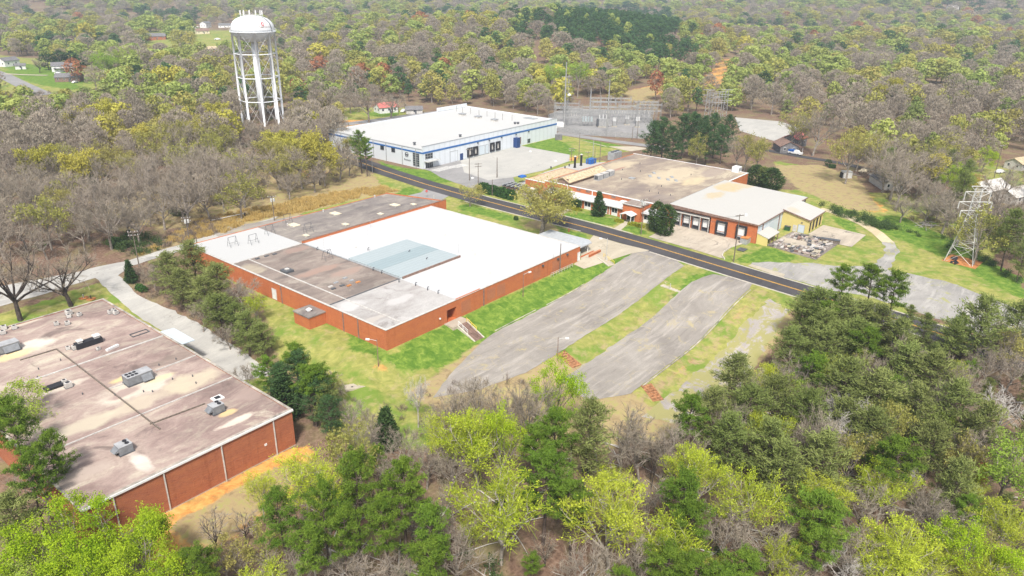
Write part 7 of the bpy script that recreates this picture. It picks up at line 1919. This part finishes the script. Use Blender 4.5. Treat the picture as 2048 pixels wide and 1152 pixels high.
# foreground wood: world outline along the broken lot and the clay bank
WOODF = [(24, 58), (40, 74), (52, 82), (62, 80), (74, 70), (88, 62), (100, 56), (112, 47), (124, 43), (150, 42), (164, 46), (170, 20), (163, -2), (150, -40), (90, -60), (0, -10), (0, 100), (24, 94)]
far_tab = None
def add_far():
    n_bare = 0
    for band, (r0, r1, sp_, sc) in enumerate(((215, 400, 8.8, 1.0), (400, 560, 10.5, 1.2), (560, 950, 14.5, 1.6), (950, 1600, 20, 2.2), (1600, 3400, 31, 3.0))):
        half = rad(39)
        heading = math.atan2(.58421727, .71450115)
        area = half * (r1 * r1 - r0 * r0)
        n = int(area / sp_ ** 2 * 1.5)
        rr = np.sqrt(rng.uniform(r0 * r0, r1 * r1, n)); aa = heading + rng.uniform(-half, half, n)
        xs, ys = rr * np.cos(aa), rr * np.sin(aa)
        ok = np.ones(n, bool)
        for pl in CLEAR: ok &= ~inside(xs, ys, pl)
        # nearer country is open ground except in its own woods
        nearm = (rr < 345)
        inw = inside(xs, ys, WOODL) | inside(xs, ys, WOODR)
        px = []
        V = (ROT @ np.stack([xs, ys, terr(xs, ys) - CAM_H])); sx = V[0] / V[2] * F_PX + 1024; sy = V[1] / V[2] * F_PX + 576
        open_ = ((sy > 262) & (sx > 640) & (sx < 1700)) | ((sy > 340) & (sx > 1500) & (sx < 1780)) | (sy > 440) & (sx > 1500) & (sx < 1870) | ((sx < 760) & (sy > 372 + (700 - sx) * .31))
        lawn = (sx > 1600) & (sy > 430 + (sx - 1700) * .42) 
        ok &= ~((open_ | lawn) & ~inw & (rr < 420))
        n1 = np.sin(xs / 140 + 1) * np.cos(ys / 120 + 2) + .6 * np.sin(xs / 57 + ys / 71) + .35 * np.sin(xs / 23 - ys / 31)
        n2 = np.sin(xs / 95 - 2) * np.cos(ys / 150 + .5) + .6 * np.sin(xs / 44 - ys / 63 + 1)
        hill = ((xs - 720) / 150) ** 2 + ((ys - 500) / 130) ** 2 < 1
        for i in np.nonzero(ok)[0]:
            x, y = xs[i], ys[i]
            if busy(x, y, sp_ * .36): continue
            take(x, y, sp_ * .36)
            u = rng.uniform()
            if pinehill(sx[i], sy[i]): k = 'pine' if u < .93 else 'bare'
            elif rr[i] < 420 and sx[i] < 700 and sy[i] > 215: k = 'bare' if u < .78 else ('oak' if u < .93 else 'gold')
            elif sx[i] > 1500 and sy[i] > 200: k = 'bare' if u < .62 else ('oak' if u < .80 else ('virginia' if u < .95 else 'fresh'))
            elif n1[i] > .4: k = 'fresh' if u < .64 else ('oak' if u < .82 else 'bare')
            elif n2[i] > .8: k = 'pine' if u < .68 else ('bare' if u < .9 else 'fresh')
            else: k = 'bare' if u < .36 else ('oak' if u < .62 else ('fresh' if u < .84 else ('pine' if u < .92 else ('gold' if u < .955 else ('maple' if u < .97 else 'virginia')))))
            H = rng.uniform(10, 19) * (1 + .12 * (sc - 1)); R = H * rng.uniform(.32, .46) * (1 + .5 * (sc - 1))
            if k in ('pine', 'virginia'): R *= .8; H *= 1.08
            if rr[i] < 420: R *= .95
            z = float(terr(x, y)); tsx, tsy, _d = shot(x, y, z + H)
            if 462 < tsx < 575 and tsy < 234 and rr[i] < 400: continue          # the tower's legs stay in the clear
            if any(inside([tsx], [tsy + 3], v)[0] for v in VISTA): continue
            TREES.append(dict(k=k, x=x, y=y, z=z, H=H, R=R, hand=False))
VISTA = [[(1930, 352), (1960, 328), (2070, 318), (2070, 400), (1995, 408), (1945, 395)], [(-30, 116), (150, 124), (228, 148), (228, 170), (130, 178), (-30, 168)], [(285, 58), (350, 58), (350, 84), (285, 84)], [(380, 42), (480, 42), (480, 80), (380, 80)], [(735, 205), (850, 205), (850, 238), (735, 238)], [(1105, 200), (1310, 205), (1310, 262), (1105, 255)]]
def pinehill(a, b):
    return ((a - 1225) / 128) ** 2 + ((b - 58) / 37) ** 2 < 1 or (((a - 1318) / 62) ** 2 + ((b - 104) / 26) ** 2 < 1 and (a * 7 + b * 3) % 10 < 6)
def pine_block():
    # the planted pines stand close and even
    for a in range(60):
        for b in range(60):
            x = 330 + a * 10 + rng.normal(0, 1.2); y = 200 + b * 9.5 + rng.normal(0, 1.2); z = float(terr(x, y))
            sx, sy, dep = shot(x, y, z + 8)
            if not pinehill(sx + rng.normal(0, 9), sy + rng.normal(0, 3)) or busy(x, y, 2) or rng.uniform() < .05: continue
            take(x, y, 4.4); H = rng.uniform(15, 19)
            TREES.append(dict(k='pine' if rng.uniform() < .94 else 'fresh', x=x, y=y, z=z, H=H, R=rng.uniform(4.4, 6.2), hand=False))
pine_block()
add_far()
# fill of the near wood
n = 2600
xs = rng.uniform(0, 175, n); ys = rng.uniform(-60, 100, n)
okm = inside(xs, ys, WOODF)
for i in np.nonzero(okm)[0]:
    x, y = xs[i], ys[i]
    d = math.hypot(x, y)
    if d < 38 or busy(x, y, 1.75): continue
    sx, sy, dep = shot(x, y, float(terr(x, y)) + 8)
    if dep < 0 or sx < -150 or sx > 2200: continue
    if rng.uniform() < (.62 if (y > 45 and x > 62) else .12): continue
    take(x, y, 1.75)
    u = rng.uniform()
    east = x > 105 and y < 42
    k = ('virginia' if u < .30 else 'bare' if u < .62 else 'dead' if u < .68 else 'poplar' if u < .9 else 'pine') if east else ('bare' if u < .36 else 'pine' if u < .56 else 'sapling' if u < .66 else 'oak' if u < .74 else 'fresh' if u < .82 else 'poplar')
    H = rng.uniform(6, 10.5); R = H * rng.uniform(.24, .32)
    if ys[i] > 40 and x > 95: H *= .7; R *= .8
    TREES.append(dict(k=k, x=x, y=y, z=float(terr(x, y)), H=H, R=R, hand=False))

# --- which trees are things of their own: the ones that show largest
for t in TREES:
    sx, sy, dep = shot(t['x'], t['y'], t['z'] + t['H'] * .6)
    t['sx'], t['sy'], t['dep'] = sx, sy, dep
    vis = dep > 0 and -40 < sx < 2088 and -10 < sy < 1165
    t['size'] = t['H'] * t['R'] * (F_PX / max(dep, 1)) ** 2 if vis else 0
LIMIT = 300
order = sorted([t for t in TREES if t['size'] > 0], key=lambda t: -(t['size'] * (3.0 if t['hand'] else 1.0)))
SOLO = order[:LIMIT]
for t in SOLO: t['solo'] = True

LOOK = {'grove': ('dark blue green pine', 'pine_tree'), 'pine': ('loblolly pine with dark green needle clumps', 'pine_tree'), 'virginia': ('feathery grey green pine', 'pine_tree'), 'poplar': ('pale limbed yellow green budding tree', 'budding_tree'),
        'fresh': ('fresh green leafed tree', 'leafy_tree'), 'lime': ('bright lime green leafed tree', 'leafy_tree'), 'oak': ('olive budding tree', 'budding_tree'), 'gold': ('golden yellow flowering tree', 'flowering_tree'),
        'maple': ('rusty red budding tree', 'budding_tree'), 'bare': ('leafless grey tree', 'bare_tree'), 'dead': ('bleached leafless tree', 'bare_tree'), 'cedar': ('dense dark cedar', 'cedar_tree'), 'holly': ('rounded dark evergreen', 'evergreen_tree'),
        'sapling': ('slim leafless sapling', 'sapling'), 'openoak': ('broad leafless oak', 'bare_tree'), 'streettree': ('big roadside tree with olive buds', 'budding_tree'), 'blossom': ('small pink blossoming tree', 'flowering_tree')}
ANCH = [(15, 860, 'roof edge shaded by pines'), (150, 1060, 'hidden brick wall corner'), (430, 1040, 'orange clay bank'), (600, 930, 'last white downpipe'), (700, 1010, 'dim wood below the clay'), (720, 820, 'concrete well cap'), (570, 740, 'driveway end'),
        (850, 780, 'mown grass bank'), (950, 800, 'weedy lot edge'), (1000, 1000, 'bottom middle of the photo'), (1115, 760, 'lamp post of the upper lot'), (1130, 890, 'middle of the near wood'), (1240, 1000, 'brown leaf litter hollow'), (1300, 830, 'lower orange steps'), (1370, 900, 'broken asphalt patches'),
        (1350, 1090, 'bottom edge clump of pines'), (1480, 760, 'eroded clay strip'), (1600, 700, 'wooded corner by the road'), (1560, 860, 'pine thicket'), (1700, 800, 'white dead tree'), (1850, 740, 'roadside brush heap'), (1980, 800, 'frame edge thicket'), (1500, 960, 'fallen trunks'), (1650, 960, 'open litter glade'), (1800, 920, 'lone pale poplar'),
        (1950, 920, 'orange leafed sapling'), (1600, 1090, 'litter slope at the bottom'), (1800, 1070, 'bottom corner thicket'), (1970, 1060, 'bottom corner of the photo'), (1740, 590, 'road bend pines'), (1980, 640, 'road end pines'), (380, 530, 'scuffed white roof corner'), (450, 610, 'brick wall side door'), (520, 660, 'grass by the driveway'),
        (100, 560, 'lawn beside the lane'), (940, 390, 'side street lawn'), (1080, 400, 'roadside kerb'), (1180, 410, 'office windows'), (1320, 440, 'dock ramp'), (720, 300, 'white warehouse end wall'), (760, 210, 'red roofed house'), (1350, 270, 'brick plant back wall'), (1430, 280, 'gravel pad'), (1510, 320, 'loading building roof corner'), (1590, 250, 'dark craftsman house'),
        (1700, 300, 'garden shed'), (1800, 350, 'grey roofed bungalow'), (1770, 190, 'far ridge on the shed side'), (1880, 350, 'yellow and lime group'), (1970, 320, 'dry field'), (1960, 440, 'lattice pylon'), (1860, 420, 'brush pile on the lawn edge'), (200, 240, 'village side of the vine wood'), (300, 280, 'tangled vine wood'), (450, 220, 'water tower legs'), (500, 350, 'weedy clearing'),
        (620, 330, 'road end of the vine wood'), (80, 380, 'vine covered stumps'), (180, 420, 'lane side wood'), (320, 380, 'middle of the vine wood'), (60, 470, 'pale lane'), (150, 130, 'white two gable house'), (80, 80, 'hillside houses'), (230, 130, 'brick ranch house'), (210, 190, 'low green thicket'), (600, 180, 'wood beyond the water tower'), (1130, 150, 'substation masts'), (1230, 180, 'clay slope'), (1380, 160, 'cleared power line strip'), (1500, 150, 'far side of the cleared strip'), (1310, 160, 'foot of pine hill')]
# cells: landmark + kind
cells = {}
for t in SOLO:
    a = min(ANCH, key=lambda q: (q[0] - t['sx']) ** 2 + (q[1] - t['sy']) ** 2)
    t['an'] = a
    cells.setdefault((a[2], LOOK[t['k']][0]), []).append(t)
ORD = ('first', 'second', 'third', 'fourth', 'fifth', 'sixth', 'seventh', 'eighth', 'ninth', 'tenth', 'eleventh', 'twelfth', 'thirteenth', 'fourteenth', 'fifteenth', 'sixteenth')
for (an, look), ts in cells.items():
    ts.sort(key=lambda t: (t['sx'] - t['an'][0]) ** 2 + (t['sy'] - t['an'][1]) ** 2)
    hs = sorted(t['H'] for t in ts)
    for i, t in enumerate(ts):
        if len(ts) == 1: t['label'] = f"{look} by the {an}"
        elif len(ts) == 2: t['label'] = f"{'taller' if t['H'] >= hs[-1] and (ts[0]['H'] != ts[1]['H'] or i == 0) else 'shorter'} {look} by the {an}"
        else: t['label'] = f"{ORD[min(15, i)]} {look} outward from the {an}"
GRP = {'pine_tree': 'pines', 'budding_tree': 'budding trees', 'leafy_tree': 'fresh green trees', 'flowering_tree': 'yellow and pink trees', 'bare_tree': 'leafless trees', 'cedar_tree': 'cedars', 'evergreen_tree': 'rounded evergreens', 'sapling': 'saplings'}
PROTO['blossom'] = [(PROTO['sapling'][0][0], None, 9, 2.2)]
_bm = broadleaf(401, 6, 2.0, .25, 10, .25, .35, (7, 5, 4), 1); PROTO['blossom'] = [(_bm.wood.mesh('trunk', M['bark_dark']), _bm.leaf_mb().mesh('crown', L['blossom'], tint=True), 6, 2.0)]
for t in SOLO:
    ps = PROTO[t['k']]; tm, cm, H0, R0 = ps[rng.integers(len(ps))]
    nm = LOOK[t['k']][1]
    o = thing(nm, t['label'], 'tree' if nm != 'sapling' else 'sapling', (t['x'], t['y'], t['z']), GRP[nm], rng.uniform(0, 6.28))
    o.scale = (t['R'] / R0, t['R'] / R0 * rng.uniform(.92, 1.08), t['H'] / H0)
    for n_, m_ in (('trunk', tm), ('crown', cm)):
        c = D.objects.new(n_, m_); C.objects.link(c); c.parent = o

# --- everything else: one wood mass and one of brush, scattered as instances
def mass(name, pts, protos, label, cat):
    """pts: (proto index, x, y, z, sx, sz, rot)"""
    coll = D.collections.new(name + "_kinds")
    for me_ in protos:
        coll.objects.link(D.objects.new("woodland_tree" if 'wood' in name else "brush_tuft", me_))
    A = np.array(pts, float)
    me_ = D.meshes.new(name)
    me_.vertices.add(len(A)); me_.vertices.foreach_set("co", A[:, 1:4].astype(np.float32).ravel())
    i_ = me_.attributes.new("pick", 'INT', 'POINT'); i_.data.foreach_set("value", A[:, 0].astype(np.int32))
    s_ = me_.attributes.new("size", 'FLOAT_VECTOR', 'POINT'); s_.data.foreach_set("vector", np.stack([A[:, 4], A[:, 4], A[:, 5]], 1).astype(np.float32).ravel())
    r_ = me_.attributes.new("turn", 'FLOAT_VECTOR', 'POINT'); r_.data.foreach_set("vector", np.stack([A[:, 6] * 0, A[:, 6] * 0, A[:, 6]], 1).astype(np.float32).ravel())
    o = D.objects.new(name, me_); C.objects.link(o)
    kind(o, 'stuff'); tag(o, label, cat)
    g = D.node_groups.new(name, 'GeometryNodeTree')
    g.interface.new_socket("Geometry", in_out='INPUT', socket_type='NodeSocketGeometry'); g.interface.new_socket("Geometry", in_out='OUTPUT', socket_type='NodeSocketGeometry')
    gi = g.nodes.new("NodeGroupInput"); go_ = g.nodes.new("NodeGroupOutput")
    ip = g.nodes.new("GeometryNodeInstanceOnPoints"); ci = g.nodes.new("GeometryNodeCollectionInfo")
    ci.inputs["Collection"].default_value = coll; ci.inputs["Separate Children"].default_value = True; ci.inputs["Reset Children"].default_value = True
    ip.inputs["Pick Instance"].default_value = True
    def na(nm, ty):
        a_ = g.nodes.new("GeometryNodeInputNamedAttribute"); a_.data_type = ty; a_.inputs["Name"].default_value = nm
        return a_.outputs["Attribute"]
    lk = g.links.new
    lk(gi.outputs[0], ip.inputs["Points"]); lk(ci.outputs[0], ip.inputs["Instance"])
    lk(na("pick", 'INT'), ip.inputs["Instance Index"]); lk(na("turn", 'FLOAT_VECTOR'), ip.inputs["Rotation"]); lk(na("size", 'FLOAT_VECTOR'), ip.inputs["Scale"])
    lk(ip.outputs[0], go_.inputs[0])
    md = o.modifiers.new("scatter", 'NODES'); md.node_group = g
    return o
plist, pidx = [], {}
for k, ps in FARP.items():
    for me_, H0, R0 in ps:
        pidx.setdefault(k, []).append((len(plist), H0, R0)); plist.append(me_)
pts = []
for t in TREES:
    if t.get('solo'): continue
    k = t['k']; d = math.hypot(t['x'], t['y'])
    kk = k + '_far' if (d > 330 and k + '_far' in pidx) else k
    if kk == 'virginia_far' or kk in pidx:
        i, H0, R0 = pidx[kk][rng.integers(len(pidx[kk]))]
        pts.append((i, t['x'], t['y'], t['z'], t['R'] / R0, t['H'] / H0, rng.uniform(0, 6.28)))
mass('woodland', pts, plist, 'mixed spring woodland of bare, budding and evergreen trees reaching to the horizon', 'woodland')
print('TREES', len(TREES), 'solo', len(SOLO), 'mass', len(pts))

# brush, weeds and fallen wood
bl, bi = [], {}
for k, ps in FARP_MISC.items():
    for me_, _, _ in ps: bi.setdefault(k, []).append(len(bl)); bl.append(me_)
bp = []
def scatter(k, poly, n, s0, s1):
    xs_ = [p[0] for p in poly]; ys_ = [p[1] for p in poly]
    x = rng.uniform(min(xs_), max(xs_), n); y = rng.uniform(min(ys_), max(ys_), n)
    for i in np.nonzero(inside(x, y, poly))[0]:
        s = rng.uniform(s0, s1); bp.append((bi[k][rng.integers(len(bi[k]))], x[i], y[i], float(terr(x[i], y[i])), s, s * rng.uniform(.8, 1.2), rng.uniform(0, 6.28)))
scatter('brush', WOODF, 1300, .6, 1.4); scatter('greenbrush', WOODF, 260, .5, 1.3); scatter('fallen', WOODF, 620, .7, 1.6)
scatter('straw', wp((440, 470), (520, 418), (600, 398), (760, 374), (800, 384), (730, 392), (600, 425), (500, 442)), 900, .7, 1.4)
scatter('straw', wp((270, 515), (400, 440), (520, 415), (430, 470), (330, 495)), 500, .5, 1.2); scatter('brush', wp((230, 520), (420, 430), (460, 460), (320, 500)), 260, .6, 1.4)
scatter('greenbrush', wp((205, 490), (260, 470), (330, 480), (320, 500), (250, 520)), 60, .8, 1.6)
scatter('brush', WOODL, 2600, .8, 2.2); scatter('greenbrush', WOODL, 180, .7, 1.6); scatter('brush', WOODR, 700, .8, 2.0)
scatter('brush', wp((240, 545), (330, 525), (420, 590), (520, 690), (500, 720), (400, 640), (290, 590)), 420, .6, 1.3)
scatter('greenbrush', wp((1640, 410), (1720, 428), (1800, 455), (1830, 470), (1740, 455), (1660, 425)), 150, .7, 1.5)
scatter('greenbrush', wp((1800, 460), (1900, 478), (2048, 560), (2048, 575), (1900, 500)), 120, .6, 1.2)
scatter('brush', wp((1690, 690), (1900, 690), (1960, 740), (1800, 760)), 260, .8, 1.6)
scatter('brush', wp((700, 800), (900, 760), (1060, 760), (1240, 830), (1100, 900), (800, 890)), 110, .6, 1.2)
mass('undergrowth', bp, bl, 'leafless brush, dry weeds and fallen branches on the woodland floor', 'undergrowth')

# --- clipped hedges and shrubs
def hedge(a, b, wd, h, leafm, label, name='hedge', n=2600, size=.3, cat='hedge'):
    T = Tree(int(abs(a[0] * 7 + a[1]))); r = T.r
    d = np.array(b) - np.array(a); Lh = np.linalg.norm(d); u_ = d / Lh; v_ = np.array([-u_[1], u_[0]])
    z = float(terr(*a)); k = 0
    for i in range(5): T.limb([(*(np.array(a) + d * (i + .5) / 5), z - .2), (*(np.array(a) + d * (i + .5) / 5), z + h * .7)], .06, .03, 4)
    while k < n:
        s = r.uniform(-wd / 2, Lh + wd / 2); q = r.uniform(-1, 1); hh = r.uniform(0, 1)
        en = 1.0
        if s < 0: en = math.sqrt(max(0, 1 - (s / (wd / 2)) ** 2))
        if s > Lh: en = math.sqrt(max(0, 1 - ((s - Lh) / (wd / 2)) ** 2))
        top = (1 - abs(q) ** 2.6 * .55) * (0.9 + .1 * en) * (1 + .06 * math.sin(s * 1.3))
        edge_ = max(abs(q), hh)
        if edge_ < .55: continue
        p = np.array(a) + u_ * s + v_ * q * wd / 2 * en * (1 - .25 * hh ** 3)
        T.leaves((*p, z + hh * h * top), 4, size * .4, size, .6, .2); k += 4
    o = thing(name, label, cat, (a[0], a[1], z))
    T.wood.build('stem', M['bark_dark'], o)
    me_ = T.leaf_mb().mesh('foliage', L[leafm], (a[0], a[1], z), tint=True); c = D.objects.new('foliage', me_); C.objects.link(c); c.parent = o
    return o
hedge((191.8, 170.9), (191.6, 165.8), 3.6, 3.2, 'shrub', 'clipped green hedge by the road, end next to the warehouse yard', n=5200, size=.4)
hedge((191.6, 162.6), (191.1, 157.0), 3.4, 3.2, 'shrub', 'clipped green hedge by the road, half beside the big roadside tree', n=5200, size=.4)
for q, w_, l_, h_, lm, lab in (((1214, 416), 2.6, .6, 2.0, 'shrub', 'dark rounded shrub beside the first office windows'), ((1149, 419), 2.2, 3.4, .9, 'yshrub', 'low yellow green hedge below the dark rounded shrub'), ((1238, 444), 1.4, 1.6, .9, 'yshrub', 'low yellow green shrub on the office door side lawn'), ((1272, 452), 1.5, 4.2, .9, 'yshrub', 'long low yellow green hedge by the office walkway'),
                               ((1275, 440), 2.2, .6, 2.4, 'shrub', 'dark round shrub next to the white porch'), ((1246, 436), 1.1, .4, 1.4, 'shrub', 'small dark shrub tucked beside the porch post'), ((1032, 440), 1.0, .3, 1.2, 'holly', 'small round bush alone on the roadside lawn'), ((1148, 412), 2.6, .6, 2.6, 'shrub', 'tall dark clipped shrub by the office entry'),
                               ((238, 492), 4.0, 3.0, 2.0, 'holly', 'green bramble clump beside the pale lane'), ((355, 428), 3.6, 3, 1.8, 'holly', 'green bush at the vine wood edge'), ((283, 580), 2.0, 2, 1.2, 'shrub', 'bright green shrub under the trees beside the driveway'), ((1664, 336), 1.6, 1, 1.6, 'cedar', 'lone dark shrub on the clay field edge')):
    x, y, z = gnd(*q); hedge((x, y + l_ / 2), (x, y - l_ / 2), w_, h_, lm, lab, 'shrub', int(500 + 500 * w_), .26 if w_ < 3 else .4, 'shrub')
# brush heap on the lawn edge and by the road
for q, n_, l in (((1853, 452), 26, 'heap of pale cut branches on the lawn edge near the pylon'), ((1850, 700), 44, 'dark heap of felled branches beside the road'), ((1702, 350), 12, 'little scatter of cut branches beside the garden shed')):
    x, y, z = gnd(*q); mb = MB(); r_ = random.Random(n_)
    for _ in range(n_):
        a = r_.uniform(0, 6.28); l_ = r_.uniform(1, 3.2) ; cx_, cy_ = x + r_.gauss(0, 1.5 * n_ / 26), y + r_.gauss(0, 1.5 * n_ / 26)
        mb.tube([(cx_ - l_ * math.cos(a), cy_ - l_ * math.sin(a), z + r_.uniform(0, .5)), (cx_ + l_ * math.cos(a), cy_ + l_ * math.sin(a), z + r_.uniform(.1, 1.3))], [.10, .05], 5)
    o = mb.build('branch_heap', M['bark_white' if n_ != 44 else 'bark_grey']); tag(o, l, 'branch heap'); kind(o, 'stuff')

# ------------------------------------------------------------------ air
hz = MB().box(-1600, -1600, -60, 4200, 3600, 140)
hz = hz.build('haze', None); kind(hz, 'stuff')
hm = D.materials.new("pale_haze"); hm.use_nodes = True; hm.node_tree.nodes.clear()
ho = hm.node_tree.nodes.new("ShaderNodeOutputMaterial"); hv = hm.node_tree.nodes.new("ShaderNodeVolumePrincipled")
hv.inputs["Color"].default_value = (0.66, 0.80, 1.0, 1); hv.inputs["Density"].default_value = 0.00018; hv.inputs["Anisotropy"].default_value = 0.2
hm.node_tree.links.new(hv.outputs[0], ho.inputs["Volume"])
hz.data.materials.append(hm)
